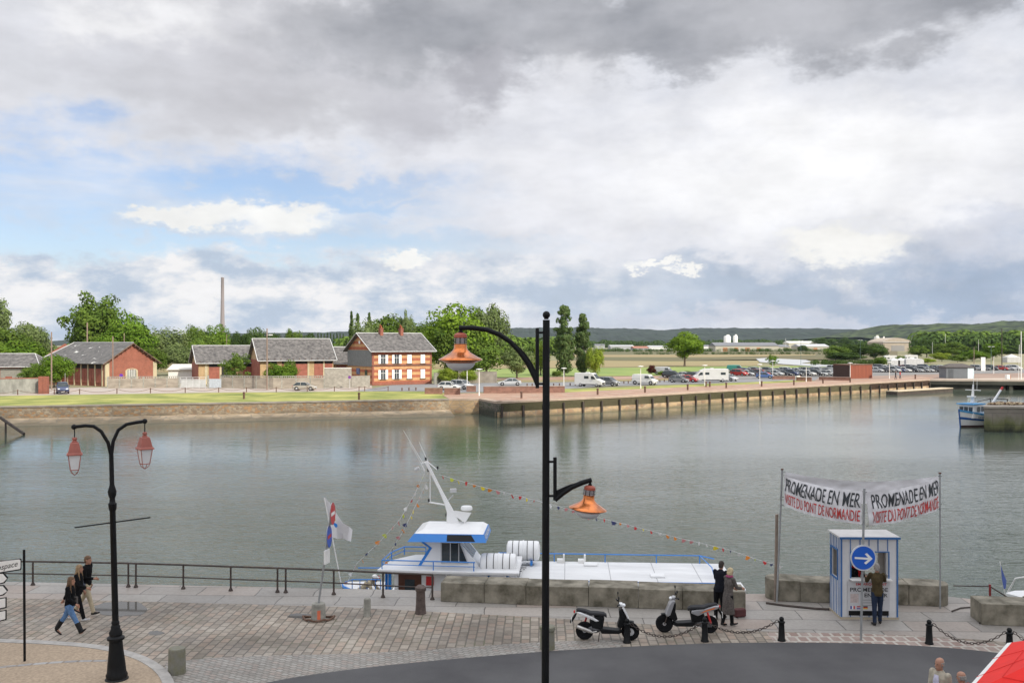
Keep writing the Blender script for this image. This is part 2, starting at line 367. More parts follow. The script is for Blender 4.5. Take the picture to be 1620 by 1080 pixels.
def puddle(name, cx, cy, rx, ry, seed):
    flat(name, [tuple(G(cx+rx*cos(a)*(1+0.35*mnoise.noise(Vector((cos(a)*1.6, sin(a)*1.6, seed)))), cy+ry*sin(a)*(1+0.3*mnoise.noise(Vector((cos(a)*2, sin(a)*2, seed+3)))))[:2]) for a in [2*pi*k/40 for k in range(40)]], 0.009, pm)
puddle('puddle', 192, 963, 44, 12, 1.0); puddle('puddle', 246, 1001, 12, 3.5, 4.0); puddle('puddle', 474, 974, 18, 4, 7.0)
# pale/pink sett border between quay slabs and asphalt on the right
bord = [q for q in ASs if q[0] > 7.0]
inner = [(q[0]+0.02, q[1]+0.85) for q in bord]
flat('sett_border', bord + inner[::-1], 0.006, M_setts)
# near quay face down into the water (not seen from here, real none the less)
struct('quay_face', MB().prism([(-300, -60), (300, -60)] + [(p[0], p[1]-0.12) for p in QE[::-1]], -6, -0.503), M_stone)
# beige pavement corner, bottom left, with a granite kerb 0.1 m high
KL = smooth_line([tuple(G(*q)[:2]) for q in ((-300, 1008), (0, 1021), (80, 1024), (150, 1030), (205, 1043), (238, 1060), (256, 1080), (262, 1110))] + [(-8.0, 15)], 2)
struct('sidewalk_corner', MB().prism([(-60, -40), (-8, -40)] + [(p[0], p[1]) for p in KL[::-1]], 0.0, 0.09), M_beige)
def offs(line, d):
    out = []
    for i, p in enumerate(line):
        a = line[max(0, i-1)]; b = line[min(len(line)-1, i+1)]; t = Vector((b[0]-a[0], b[1]-a[1])).normalized()
        out.append((p[0]+t.y*-d, p[1]+t.x*d))
    return out
struct('kerb', MB().prism(offs(KL, 0.26) + KL[::-1], 0.0, 0.105), M_kerb)
band = smooth_line([tuple(G(*q)[:2]) for q in ((-60, 1066), (0, 1062), (60, 1056), (120, 1052), (180, 1051))], 2)
struct('paving_band', MB().prism(band + offs(band, 0.14)[::-1], 0.09, 0.094), m_paving('band_stone', 1.0, ((0.27, 0.26, 0.25), (0.42, 0.40, 0.38), (0.5, 0.48, 0.45)), (0.3, 0.25, 0.2), 0.35, 0.5))
# ---------------------------------------------------------------- far side
FE = [(-900, -60), (-150, 94), (-65.8, 117.7), (-35.4, 126), (-9.2, 133.6), (-4.7, 133.6), (-2, 126.5), (18.5, 141.5), (41.7, 161.8), (73, 187), (93, 204)]
M_land = mat('far_ground', (0.20, 0.21, 0.10), 0.95, 0.25, 0.02, space='W', detail=8, col2=(0.25, 0.22, 0.13))
M_lawn = mat('lawn_grass', (0.15, 0.19, 0.035), 0.95, 0.15, 0.17, space='W', detail=10, col2=(0.36, 0.345, 0.10), bump=0.5, bscale=6)
M_mead = mat('meadow_grass', (0.17, 0.25, 0.06), 0.95, 0.15, 0.05, space='W', detail=9, col2=(0.24, 0.29, 0.08))
M_tan = mat('dry_field', (0.31, 0.235, 0.125), 0.95, 0.15, 0.02, space='W', detail=8, col2=(0.25, 0.21, 0.10), stretch=(0.25, 1, 1))
M_marsh = mat('marsh_grass', (0.17, 0.13, 0.07), 0.95, 0.2, 0.02, space='W', detail=8, col2=(0.105, 0.115, 0.05), stretch=(0.25, 1, 1))
M_road2 = mat('grey_road', (0.20, 0.20, 0.205), 0.9, 0.1, 0.3, space='W', detail=6)
M_pinkroad = mat('pink_gravel', (0.42, 0.335, 0.28), 0.95, 0.12, 0.25, space='W', detail=7, col2=(0.36, 0.33, 0.30))
M_prom = m_paving('promenade_brick', 1.0, ((0.33, 0.195, 0.135), (0.39, 0.245, 0.17), (0.36, 0.265, 0.19)), (0.30, 0.22, 0.17), 1.6, 1.6, msize=0.03, stain=0.15)
far_poly = [(-9000, -600), (-900, -60)] + FE[1:] + [(94, 214), (620, 150), (9000, 120), (9000, 9000), (-9000, 9000)]
struct('terrain', MB().prism(far_poly, -6, -0.02), M_land)
flat('lawn', FE[1:5] + [tuple(G(712, 625)[:2]), tuple(G(690, 619)[:2]), tuple(G(560, 619)[:2]), tuple(G(330, 621)[:2]), tuple(G(0, 626)[:2]), (-150, 120)], 0.0, M_lawn)
flat('path', [tuple(G(-200, 632)[:2]), tuple(G(0, 626)[:2]), tuple(G(330, 621)[:2]), tuple(G(560, 619)[:2]), tuple(G(590, 619)[:2]), tuple(G(588, 609)[:2]), tuple(G(330, 611)[:2]), tuple(G(0, 614)[:2]), tuple(G(-200, 614)[:2])], 0.01, M_pinkroad)
R = lambda *q: [tuple(G(a, b)[:2]) for a, b in q]
flat('road.001', R((560, 618.7), (690, 618.7), (712, 621.5), (765, 620), (880, 616), (960, 611), (1150, 605.5), (1300, 601), (1300, 597), (1150, 600), (1000, 603), (880, 604.5), (720, 606), (620, 609)), 0.015, M_road2)
flat('grass_strip', R((889, 621), (960, 617.5), (1100, 611.5), (1200, 607), (1285, 603), (1270, 600.5), (1200, 604), (1100, 608), (960, 613.5), (889, 615)), 0.02, M_lawn)
flat('grass_verge', R((800, 603.5), (880, 603.7), (1000, 602.4), (1100, 600.5), (1100, 598), (1000, 600), (880, 601), (800, 600.5)), 0.02, M_tan)
flat('brick_path', R((770, 601), (880, 600.8), (1000, 599.8), (1070, 598), (1070, 594), (1000, 595), (880, 596), (770, 597)), 0.025, M_prom)
# promenade along the quay
flat('promenade', FE[4:] + R((1482, 596), (1440, 596), (1395, 599), (1300, 602.5), (1285, 603), (1200, 607), (1100, 611.5), (960, 617.5), (889, 621), (765, 622), (735, 622), (700, 625)), 0.03, M_prom)
flat('meadow', R((540, 604), (880, 595.5), (1050, 594), (1180, 588), (1290, 584), (1500, 582), (1500, 577), (1250, 579), (1100, 580), (960, 582), (700, 584), (400, 588), (260, 592)), 0.035, M_mead)
flat('car_park', R((1040, 597), (1150, 600), (1300, 597), (1480, 592), (1620, 590), (1700, 587), (1500, 579.5), (1300, 581), (1160, 584), (1060, 590)), 0.05, mat('car_park_asphalt', (0.19, 0.185, 0.18), 0.9, 0.15, 0.15, space='W'))
flat('forecourt', R((1286, 604), (1300, 594), (1480, 590.5), (1640, 588.5), (1640, 597), (1478, 599.5), (1395, 603)), 0.026, mat('pink_forecourt', (0.27, 0.195, 0.155), 0.9, 0.15, 0.1, space='W', detail=7))
flat('dry_field', R((250, 589), (700, 584), (960, 581), (1110, 579.5), (1200, 578), (1200, 571), (1050, 571.5), (940, 570), (700, 571), (250, 574)), 0.06, M_tan)
flat('marsh', R((900, 570), (1060, 570.5), (1220, 568.5), (1420, 569), (1420, 553), (1100, 552), (900, 553)), 0.08, M_marsh)
flat('dry_strip', R((900, 565), (1130, 565.5), (1290, 562), (1290, 560.2), (1130, 561), (900, 561.5)), 0.14, M_tan)
flat('river', R((1196, 567.5), (1212, 566.6), (1240, 568), (1275, 569.5), (1284, 572.5), (1268, 575), (1330, 578.5), (1332, 581), (1290, 580.2), (1240, 576.5), (1202, 573)), 0.16, mat('pale_channel', (0.40, 0.41, 0.42), 0.35, 0.05, 0.02, space='W', spec=0.6))
# left retaining wall (rubble stone), ledge and slipway apron
def m_rubble(name, c1, c2, c3, sc=1.6, damp=(0.17, 0.16, 0.11), z0=-1.5, z1=-0.9):
    m = bpy.data.materials.new(name); m.use_nodes = True; t = NT(m.node_tree)
    pos = t.n('ShaderNodeNewGeometry').outputs['Position']
    pv = t.mapping(pos, (1, 1, 1.7))
    vo = t.n('ShaderNodeTexVoronoi', {'Vector': pv, 'Scale': sc}); vo.feature = 'F1'
    ve = t.n('ShaderNodeTexVoronoi', {'Vector': pv, 'Scale': sc}, feature='DISTANCE_TO_EDGE')
    sep = t.n('ShaderNodeSeparateColor', {0: vo.outputs['Color']}).outputs
    c = t.mix(sep[0], c1, c2); c = t.mix(t.rng(sep[1], 0.72, 0.8), c, c3)
    big = t.rng(t.noise(pos, 0.16, 5, 0.6), 0.35, 0.65, 0.72, 1.2)
    c = t.n('ShaderNodeVectorMath', {0: c, 1: t.n('ShaderNodeCombineXYZ', {0: big, 1: big, 2: big}).outputs[0]}, operation='MULTIPLY').outputs[0]
    c = t.mix(t.rng(ve.outputs['Distance'], 0.0, 0.07, 0.75, 0.0), c, (0.24, 0.22, 0.19))
    z = t.n('ShaderNodeSeparateXYZ', {0: pos}).outputs[2]
    zz = t.m('ADD', z, t.m('MULTIPLY', t.m('SUBTRACT', t.noise(pos, 0.5, 4), 0.5), 0.9))
    c = t.mix(t.rng(zz, z0, z1, 0.8, 0.0), c, damp)
    bp = t.n('ShaderNodeBump', {'Height': ve.outputs['Distance'], 'Strength': 0.6, 'Distance': 0.1})
    p = t.n('ShaderNodeBsdfPrincipled', {'Base Color': c, 'Roughness': 0.9, 'Normal': bp.outputs[0]})
    t.n('ShaderNodeOutputMaterial', {0: p.outputs[0]}); return m
M_rub = m_rubble('rubble_stone', (0.30, 0.225, 0.15), (0.48, 0.40, 0.28), (0.46, 0.28, 0.14), sc=2.4, z0=-1.7, z1=-1.4)
M_apron = m_rubble('pale_ledge', (0.50, 0.38, 0.24), (0.58, 0.45, 0.30), (0.44, 0.33, 0.21), sc=0.7, damp=(0.15, 0.125, 0.075), z0=-2.0, z1=-1.55)
M_coping = mat('coping_stone', (0.33, 0.29, 0.24), 0.9, 0.2, 0.8, space='W', detail=7)
LW = FE[1:5]
w = thing('retaining_wall', 'long rubble stone wall below the lawn, above a pale ledge', 'stone wall')
MB().prism([(p[0], p[1]-0.02) for p in LW] + [(p[0]-0.3, p[1]+0.9) for p in LW[::-1]], -1.85, -0.16).build('wall', M_rub, w)
MB().prism([(p[0]+0.03, p[1]-0.12) for p in LW] + [(p[0]-0.3, p[1]+0.8) for p in LW[::-1]], -0.16, 0.03).build('coping', M_coping, w)
nrm = Vector((0.27, -0.963))
a_in = [Vector(p) for p in LW]
ap = MB()
rings = []
for p in a_in:
    q1 = p + nrm*1.2; q2 = p + nrm*5.2
    rings.append([(p.x, p.y, -1.52), (q1.x, q1.y, -1.60), (q2.x, q2.y, -2.42), (q2.x, q2.y, -5), (p.x, p.y, -5)])
ap.loft(rings); ap.build('slipway_apron', M_apron, kind='structure')
# right quay wall with timber fenders
M_quay = m_rubble('quay_stone', (0.42, 0.29, 0.16), (0.52, 0.37, 0.22), (0.34, 0.22, 0.13), sc=0.9, damp=(0.16, 0.14, 0.085), z0=-2.15, z1=-1.75)
M_brickpanel = mat('dark_red_panel', (0.085, 0.045, 0.036), 0.9, 0.35, 1.0, space='W', detail=7, stretch=(1, 1, 2.5))
M_return = m_rubble('dark_return_stone', (0.06, 0.055, 0.04), (0.13, 0.115, 0.085), (0.05, 0.06, 0.03), sc=1.8, damp=(0.02, 0.025, 0.015))  # darker stone colours for the short return face
M_timber = mat('dark_timber', (0.07, 0.055, 0.045), 0.8, 0.3, 2.0, space='W')
qw = thing('quay_wall', 'long brick and stone quay wall with dark timber fenders below the pink promenade', 'quay wall')
QW = [Vector(p) for p in FE[4:]]
def wall_strip(mb, pts, z0, z1, out, thick):
    for a, b in zip(pts, pts[1:]):
        d = (b-a).normalized(); n = Vector((d.y, -d.x))
        mb.prism([a+n*out, b+n*out, b-n*thick, a-n*thick], z0, z1)
b = MB(); wall_strip(b, QW, -5, -1.38, 0.08, 0.6); b.build('lower_course', M_quay, qw)
b = MB(); wall_strip(b, QW[2:], -1.377, -0.20, 0.0, 0.6); b.build('brick_panel', M_brickpanel, qw)
b = MB(); wall_strip(b, QW[:2], -1.377, -0.20, 0.02, 0.6); b.build('stone_panel', M_quay, qw)
b = MB(); wall_strip(b, QW[1:3], -2.5, -0.20, 0.14, 0.5); b.build('return_face', M_return, qw)
b = MB(); wall_strip(b, QW, -0.197, 0.06, 0.06, 0.9); b.build('coping', mat('warm_coping', (0.43, 0.33, 0.25), 0.85, 0.15, 0.8, space='W', detail=7), qw)
seg = QW[2:]
tot = sum((y-x).length for x, y in zip(seg, seg[1:])); npost = 34; acc = 0; i = 0
def along(pts, s):
    for a, b in zip(pts, pts[1:]):
        L = (b-a).length
        if s <= L: return a+(b-a)*(s/L), (b-a).normalized()
        s -= L
    return pts[-1], (pts[-1]-pts[-2]).normalized()
for k in range(npost):
    p, d = along(seg, 0.6+k*(tot-1.2)/(npost-1)); n = Vector((d.y, -d.x)); a = atan2(d.y, d.x)
    jz = random.uniform(-0.12, 0.12); MB().box((p.x+n.x*0.24, p.y+n.y*0.24, -1.6+jz), (random.uniform(0.24, 0.34), 0.26, 2.3), a+random.uniform(-.05, .05)).build('fender', M_timber, qw)
# pier to the right of the quay: deck on piles
M_pier = mat('pier_concrete', (0.045, 0.045, 0.036), 0.9, 0.35, 0.5, space='W', detail=8, stretch=(0.6, 0.6, 2))
M_deck = mat('pale_deck', (0.42, 0.35, 0.29), 0.9, 0.1, 0.6, space='W')
pier = thing('pier', 'dark concrete pier on piles behind the fishing boat', 'pier')
pa = Vector((93, 204.6)); pb = Vector((180, 188)); pd = (pb-pa).normalized(); pn = Vector((pd.y, -pd.x))
MB().prism([pa, pb, pb-pn*16, pa-pn*16], -0.35, 0.02).build('deck', M_deck, pier)
MB().prism([pa+pn*-0.5, pa+pd*16-pn*0.5, pa+pd*16-pn*3, pa-pn*3], -5, -0.35).build('pier_wall', M_pier, pier)
MB().prism([pa-pn*5, pb-pn*5, pb-pn*6, pa-pn*6], -5, -0.35).build('back_wall', M_pier, pier)
MB().prism([pa+pn*0.1, pb+pn*0.1, pb-pn*0.3, pa-pn*0.3], -1.1, -0.32).build('edge_beam', M_pier, pier)
for k in range(10):
    c = pa+pd*(17+k*3.4)-pn*0.6; MB().box((c.x, c.y, -2.9), (0.8, 0.8, 3.6), 0).build('pile', M_pier, pier)
flat('quay_apron', [tuple(pa-pn*16), tuple(pb-pn*16), (300, 205), (300, 260), (94, 235)], 0.0, mat('apron_pink', (0.40, 0.29, 0.23), 0.9, 0.15, 0.15, space='W'))
# pontoon in front of the quay
pp = G(1380, 615, -1.5), G(1478, 609.5, -1.5)
pt = thing('pontoon', 'pale wooden floating pontoon lying along the quay wall', 'pontoon')
pq = [Vector((75.0, 184)), Vector((92.5, 197.5))]; d = (pq[1]-pq[0]).normalized(); n = Vector((d.y, -d.x))
MB().prism([pq[0], pq[0]+n*2.6, pq[1]+n*2.6, pq[1]], -1.55, -1.4).build('deck', mat('pale_planks', (0.50, 0.42, 0.30), 0.85, 0.12, 2, space='W'), pt)
MB().prism([pq[0]+n*0.1, pq[0]+n*2.5, pq[1]+n*2.5, pq[1]+n*0.1], -2.4, -1.555).build('float', M_timber, pt)
# mossy mole on the right
def m_mole():
    m = bpy.data.materials.new('mossy_concrete'); m.use_nodes = True; t = NT(m.node_tree)
    pos = t.n('ShaderNodeNewGeometry').outputs['Position']; z = t.n('ShaderNodeSeparateXYZ', {0: pos}).outputs[2]
    c = t.mix(t.rng(t.noise(pos, 0.5, 7, 0.65), 0.35, 0.65), (0.20, 0.175, 0.145), (0.30, 0.265, 0.22))
    zz = t.m('ADD', z, t.m('MULTIPLY', t.m('SUBTRACT', t.noise(t.mapping(pos, (1, 1, 0.5)), 0.9, 5, 0.65), 0.5), 2.6))
    c = t.mix(t.rng(zz, -1.4, -0.3, 0.85, 0.0), c, (0.115, 0.13, 0.035))
    c = t.mix(t.rng(zz, -2.2, -1.4, 1.0, 0.0), c, (0.025, 0.027, 0.018))
    br = t.n('ShaderNodeTexBrick', {'Vector': t.mapping(pos, rot=(pi/2, 0, 0)), 'Scale': 1.0, 'Brick Width': 3.4, 'Row Height': 1.4, 'Mortar Size': 0.03, 'Color1': (1, 1, 1), 'Color2': (0.9, 0.9, 0.9), 'Mortar': (0.6, 0.6, 0.6)})
    c = t.mix(1.0, c, br.outputs[0], 'MULTIPLY')
    p = t.n('ShaderNodeBsdfPrincipled', {'Base Color': c, 'Roughness': 0.9}); t.n('ShaderNodeOutputMaterial', {0: p.outputs[0]}); return m
ml = thing('harbour_mole', 'square-cornered concrete mole end with green moss beside the fishing boat', 'mole')
MB().prism([(55.1, 107), (120, 103), (120, 108.5), (58.4, 112.3)], -6, 0.55).build('wall', m_mole(), ml, bevel=0.06)
MB().prism([(55.0, 106.9), (120, 102.9), (120, 108.6), (58.3, 112.4)], 0.553, 0.76).build('coping', M_coping, ml)
# ---------------------------------------------------------------- hills
def hill(name, prof, Y, depth, base, m, seed, bump, nx=260, ny=14):
    vs = []; fs = []; X0 = prof[0][0]; X1 = prof[-1][0]
    for j in range(ny+1):
        v = j/ny
        for i in range(nx+1):
            u = i/nx; px = lerp(X0, X1, u)
            for a, b_ in zip(prof, prof[1:]):
                if a[0] <= px <= b_[0]:
                    k = (px-a[0])/(b_[0]-a[0]); k = k*k*(3-2*k); py = lerp(a[1], b_[1], k); break
            top = H+(HY-py)/F*Y
            y = Y-depth*(1-v); x = (px-CX)/F*Y
            hh = base+(top-base)*(sin(v*pi/2)**0.8)
            q = Vector((x*0.012, y*0.012, seed)); q2 = q*3.4
            b2 = (mnoise.noise(q)*1.0+mnoise.noise(q2)*0.6+mnoise.noise(q*9)*0.4)*bump*min(1, v*3)
            vs.append((x, y+mnoise.noise(q2*1.7)*depth*0.02, hh+b2))
    vs += [((lerp(X0, X1, i/nx)-CX)/F*Y, Y+depth, base) for i in range(nx+1)]
    for j in range(ny+1):
        for i in range(nx):
            a = j*(nx+1)+i; fs.append((a, a+1, a+nx+2, a+nx+1))
    b = MB(); b.add(vs, fs); return b.build(name, m, kind='structure', smooth=False)
M_hillA = mat('far_forest', (0.008, 0.018, 0.014), 1.0, 0.3, 0.020, space='W', detail=14, col2=(0.026, 0.042, 0.028))
M_hillB = mat('near_forest', (0.008, 0.02, 0.008), 1.0, 0.3, 0.030, space='W', detail=14, col2=(0.060, 0.088, 0.026), lo=0.42, hi=0.60)
hill('hill', [(300, 530), (500, 527), (660, 523), (740, 521), (830, 520), (905, 519.5), (990, 521), (1025, 523.5), (1060, 521), (1130, 520), (1250, 521), (1330, 522.5), (1420, 524), (1520, 526)], 4200, 1500, 0, M_hillA, 1.3, 5.5, nx=420)
hill('hill.001', [(1290, 534), (1335, 529), (1375, 521), (1400, 515.5), (1440, 513.5), (1500, 515), (1560, 512.5), (1590, 509.5), (1640, 508), (1800, 506), (2100, 512)], 2300, 900, 0, M_hillB, 5.2, 4.5, nx=320, ny=22)
# ---------------------------------------------------------------- haze and an unseen cloud mesh added to shade the near quay
def build_haze():
    b = MB(); b.bx(-4500, 4500, -400, 5900, -7.2, 165)
    o = b.build('haze', bpy.data.materials.new('haze_air'), kind='stuff')
    m = o.data.materials[0]; m.use_nodes = True; t = NT(m.node_tree)
    v = t.n('ShaderNodeVolumePrincipled', {'Color': (0.66, 0.80, 1.0), 'Density': 0.000028, 'Anisotropy': 0.0})
    t.n('ShaderNodeOutputMaterial', {'Volume': v.outputs[0]})
    o.display_type = 'WIRE'
build_haze()
def build_shade_cloud():
    c0 = Vector((8, 10, 0)); t_ = 380/sd.z; c = c0+sd*t_
    me = bpy.data.meshes.new('shade_cloud'); bm = bmesh.new()
    bmesh.ops.create_icosphere(bm, subdivisions=5, radius=1.0)
    for v in bm.verts:
        n = v.co.copy(); k = 1+0.22*mnoise.noise(n*1.6)+0.12*mnoise.noise(n*4)+0.05*mnoise.noise(n*9)
        v.co = Vector((n.x*160*k, n.y*105*k, n.z*26*k))
    for f in bm.faces: f.smooth = True
    bm.to_mesh(me); bm.free(); me.materials.append(mat('shade_cloud_white', (0.85, 0.86, 0.88), 1.0, 0.03, 0.02, space='W', spec=0.0))
    o = bpy.data.objects.new('shade_cloud', me); C.objects.link(o); o.location = c; o['kind'] = 'structure'
build_shade_cloud()
# ================================================================ BUILDINGS ON THE FAR BANK
M_slate = mat('slate_roof', (0.075, 0.07, 0.07), 0.8, 0.22, 1.6, detail=9, stretch=(1, 1, 1), col2=(0.165, 0.155, 0.148), bump=0.3, bscale=12)
M_zinc = mat('zinc_trim', (0.55, 0.55, 0.55), 0.5, 0.1, 1)
M_dark = mat('dark_opening', (0.03, 0.028, 0.026), 0.8, 0.2, 1)
M_glass = glassy('window_glass', (0.05, 0.06, 0.07))
M_white = mat('white_paint', (0.78, 0.77, 0.74), 0.6, 0.05, 2)
M_red = mat('red_panel', (0.30, 0.105, 0.075), 0.8, 0.2, 1.5, detail=7)
M_woodbeam = mat('brown_beam', (0.16, 0.10, 0.07), 0.85, 0.2, 3)
def m_brick(name, bands, h0, h1, axis_rot=0.0, mortar=(0.36, 0.32, 0.27), scale=1.0, bw=0.22, bh=0.075):
    m = bpy.data.materials.new(name); m.use_nodes = True; t = NT(m.node_tree)
    ob = t.n('ShaderNodeTexCoord').outputs['Object']; sep = t.n('ShaderNodeSeparateXYZ', {0: ob}).outputs
    u = t.m('ADD', sep[0], sep[1]); uv = t.n('ShaderNodeCombineXYZ', {0: u, 1: sep[2], 2: 0.0}).outputs[0]
    c = bands[0]
    if len(bands) > 1:
        ph = t.m('FRACT', t.m('DIVIDE', t.m('SUBTRACT', sep[2], h0), h1))
        c = t.mix(t.m('GREATER_THAN', ph, 0.5), bands[0], bands[1])
    br = t.n('ShaderNodeTexBrick', {'Vector': uv, 'Scale': scale, 'Brick Width': bw, 'Row Height': bh, 'Mortar Size': 0.008, 'Color1': (0.86, 0.86, 0.86), 'Color2': (1.12, 1.12, 1.12), 'Mortar': (1.0, 1.0, 1.0)})
    c = t.mix(1.0, c, br.outputs[0], 'MULTIPLY'); c = t.mix(t.m('MULTIPLY', br.outputs[1], 0.4), c, mortar)
    k = t.rng(t.noise(ob, 0.9, 6, 0.65), 0.3, 0.7, 0.78, 1.15)
    c = t.n('ShaderNodeVectorMath', {0: c, 1: t.n('ShaderNodeCombineXYZ', {0: k, 1: k, 2: k}).outputs[0]}, operation='MULTIPLY').outputs[0]
    p = t.n('ShaderNodeBsdfPrincipled', {'Base Color': c, 'Roughness': 0.9}); t.n('ShaderNodeOutputMaterial', {0: p.outputs[0]}); return m
M_bandbrick = m_brick('banded_brick', ((0.38, 0.095, 0.04), (0.56, 0.31, 0.135)), 0.25, 1.10)
M_redbrick = m_brick('red_brick', ((0.29, 0.085, 0.05),), 0, 1)
M_buff = m_brick('buff_brick', ((0.46, 0.31, 0.16),), 0, 1)
M_cream = mat('cream_render', (0.50, 0.43, 0.29), 0.9, 0.12, 1.0)
M_block = m_brick('concrete_blocks', ((0.33, 0.305, 0.26),), 0, 1, mortar=(0.27, 0.25, 0.22), bw=0.5, bh=0.22)
def house_empty(name, label, cat, x, y, ang, group=None): return thing(name, label, cat, (x, y, 0), ang, group)
def gable_roof(root, L, Wd, ze, zr, over=0.45, thick=0.16, m=M_slate, trim=True, hip=0.0, y0=0.0):
    """ridge along local x; house spans x 0..L, y y0..Wd"""
    ym = (y0+Wd)/2; sl = (zr-ze)/(Wd/2-y0/2); b = MB()
    yo = over; zo = ze-sl*over
    A = [(-over, y0-yo, zo), (L+over, y0-yo, zo), (L+over-hip, ym, zr), (-over+hip, ym, zr)]
    B = [(L+over, Wd+yo, zo), (-over, Wd+yo, zo), (-over+hip, ym, zr), (L+over-hip, ym, zr)]
    b.plate(A, thick); b.plate(B, thick)
    if hip:
        b.plate([(-over, Wd+yo, zo), (-over, y0-yo, zo), (-over+hip, ym, zr)], thick); b.plate([(L+over, y0-yo, zo), (L+over, Wd+yo, zo), (L+over-hip, ym, zr)], thick)
    r = b.build('roof', m, root)
    if trim:
        t = MB(); t.tube([(-over+hip, ym, zr+0.03), (L+over-hip, ym, zr+0.03)], 0.09, 6)
        if hip:
            for q in ((-over, y0-yo), (-over, Wd+yo)): t.tube([(q[0], q[1], zo+0.02), (-over+hip, ym, zr+0.03)], 0.07, 5)
            for q in ((L+over, y0-yo), (L+over, Wd+yo)): t.tube([(q[0], q[1], zo+0.02), (L+over-hip, ym, zr+0.03)], 0.07, 5)
        else:
            for xx in (-over-0.02, L+over+0.02):
                t.tube([(xx, y0-yo, zo+0.02), (xx, ym, zr+0.03), (xx, Wd+yo, zo+0.02)], 0.075, 5)
        t.tube([(-over, y0-yo-0.06, zo-0.06), (L+over, y0-yo-0.06, zo-0.06)], 0.08, 6)
        t.build('ridge_flashing', M_zinc, r)
    return r
def gable_walls(root, L, Wd, ze, zr, m, name='wall'):
    ym = Wd/2; b = MB()
    prof = [(0, 0), (Wd, 0), (Wd, ze-0.05), (ym, zr-0.18), (0, ze-0.05)]
    n = 5; vs = [(0, y, z) for y, z in prof] + [(L, y, z) for y, z in prof]
    b.add(vs, [(0, 4, 3, 2, 1), (5, 6, 7, 8, 9)] + [(i, (i+1) % n, n+(i+1) % n, n+i) for i in (0, 1, 4)])
    return b.build(name, m, root)
# ---- the striped brick station house
A35 = atan2(0.57, 0.82)
hs = house_empty('brick_house', 'two-storey house with striped orange brick front and white shutters', 'house', -26.8, 176, A35)
HL, HWd, HE, HR = 13.0, 11.2, 6.95, 10.1
gable_walls(hs, HL, HWd, HE, HR, M_bandbrick)
rf = gable_roof(hs, HL, HWd, HE, HR, over=0.75)
def chimney(x, y, z, parent):
    c = MB(); c.box((x, y, z+0.35), (0.62, 0.95, 1.9)); c.box((x, y, z+1.32), (0.78, 1.1, 0.16)); ch = c.build('chimney', M_redbrick, parent)
    for dy in (-0.28, 0.0, 0.3):
        MB().lathe([(0.11, z+1.4), (0.13, z+1.45), (0.10, z+1.85 + 0.25*(dy > 0)), (0.13, z+1.9+0.25*(dy > 0))], 8, (x, y+dy, 0)).build('chimney_pot', mat('terracotta', (0.45, 0.15, 0.07), 0.8, 0.15, 3), ch, smooth=True)
chimney(4.4, HWd/2-0.4, HR-0.4, rf); chimney(8.9, HWd/2-0.4, HR-0.4, rf)
# corner bands, cornice, string course, plinth
b = MB(); b.bx(-0.05, 0.32, -0.05, 0.25, 0, HE-0.4); b.bx(HL-0.32, HL+0.05, -0.05, 0.25, 0, HE-0.4); b.bx(0.32, HL-0.32, -0.04, 0.1, HE-0.75, HE-0.45); b.bx(0.32, HL-0.32, -0.05, 0.1, 0.0, 0.55); b.build('brick_trim', M_redbrick, hs)
b = MB(); b.bx(-0.1, HL+0.1, -0.12, 0.02, 3.72, 3.9); b.build('string_course', M_woodbeam, hs)
b = MB()
for k in range(18): b.bx(0.3+k*0.71, 0.42+k*0.71, -0.6, 0.0, HE-0.62, HE-0.5)
b.build('rafter_ends', M_woodbeam, hs)
M_shut = mat('white_shutter', (0.82, 0.82, 0.80), 0.55, 0.04, 6, stretch=(1, 1, 12))
def house_window(x, z0, h, closed, arch):
    w = 0.95 if not closed else 0.95
    b = MB(); b.bx(x-w/2, x+w/2, -0.03, 0.05, z0, z0+h); wd = b.build('window', M_glass, hs)
    f = MB(); f.bx(x-0.03, x+0.03, -0.05, -0.02, z0, z0+h); f.bx(x-w/2, x+w/2, -0.05, -0.02, z0+h*0.62, z0+h*0.66)
    f.bx(x-w/2-0.04, x-w/2, -0.05, 0.04, z0, z0+h); f.bx(x+w/2, x+w/2+0.04, -0.05, 0.04, z0, z0+h); f.build('frame', M_white, wd)
    if arch: MB().bx(x-w/2-0.18, x+w/2+0.18, -0.06, 0.02, z0+h+0.02, z0+h+0.22).build('lintel', M_redbrick, wd)
    MB().bx(x-w/2-0.18, x+w/2+0.18, -0.16, 0.02, z0-0.14, z0-0.01).build('sill', M_woodbeam, wd)
    for s in (-1, 1):
        if closed: x0, x1 = (x-w/2, x-0.01) if s < 0 else (x+0.01, x+w/2)
        else: x0, x1 = (x-w/2-0.56, x-w/2-0.06) if s < 0 else (x+w/2+0.06, x+w/2+0.56)
        MB().bx(x0, x1, -0.12, -0.065, z0, z0+h).build('shutter', M_shut, hs)
for i, x in enumerate((2.25, 5.2, 8.0, 11.0)):
    house_window(x, 4.15, 1.75, i > 1, False); house_window(x, 0.85+0.3, 1.8, i > 1, True)
# slate-hung gable side with round light and porch door
b = MB(); b.bx(-0.14, -0.02, 0.2, HWd-0.2, 3.6, 6.75); b.build('slate_cladding', mat('slate_cladding', (0.19, 0.20, 0.20), 0.8, 0.12, 2), hs)
b = MB(); b.lathe([(0.34, -0.12), (0.34, -0.02)], 14, (0, HWd/2, 8.3), 'X'); b.build('round_window', M_white, hs)
b = MB(); b.bx(-0.1, -0.02, 5.5, 7.0, 2.0, 3.2); b.build('window', mat('blue_glass', (0.10, 0.16, 0.30), 0.2, 0.2, 1), hs)
b = MB(); b.bx(-0.1, -0.02, 2.2, 3.2, 0.0, 2.9); b.build('door', mat('green_door', (0.05, 0.07, 0.05), 0.6), hs)
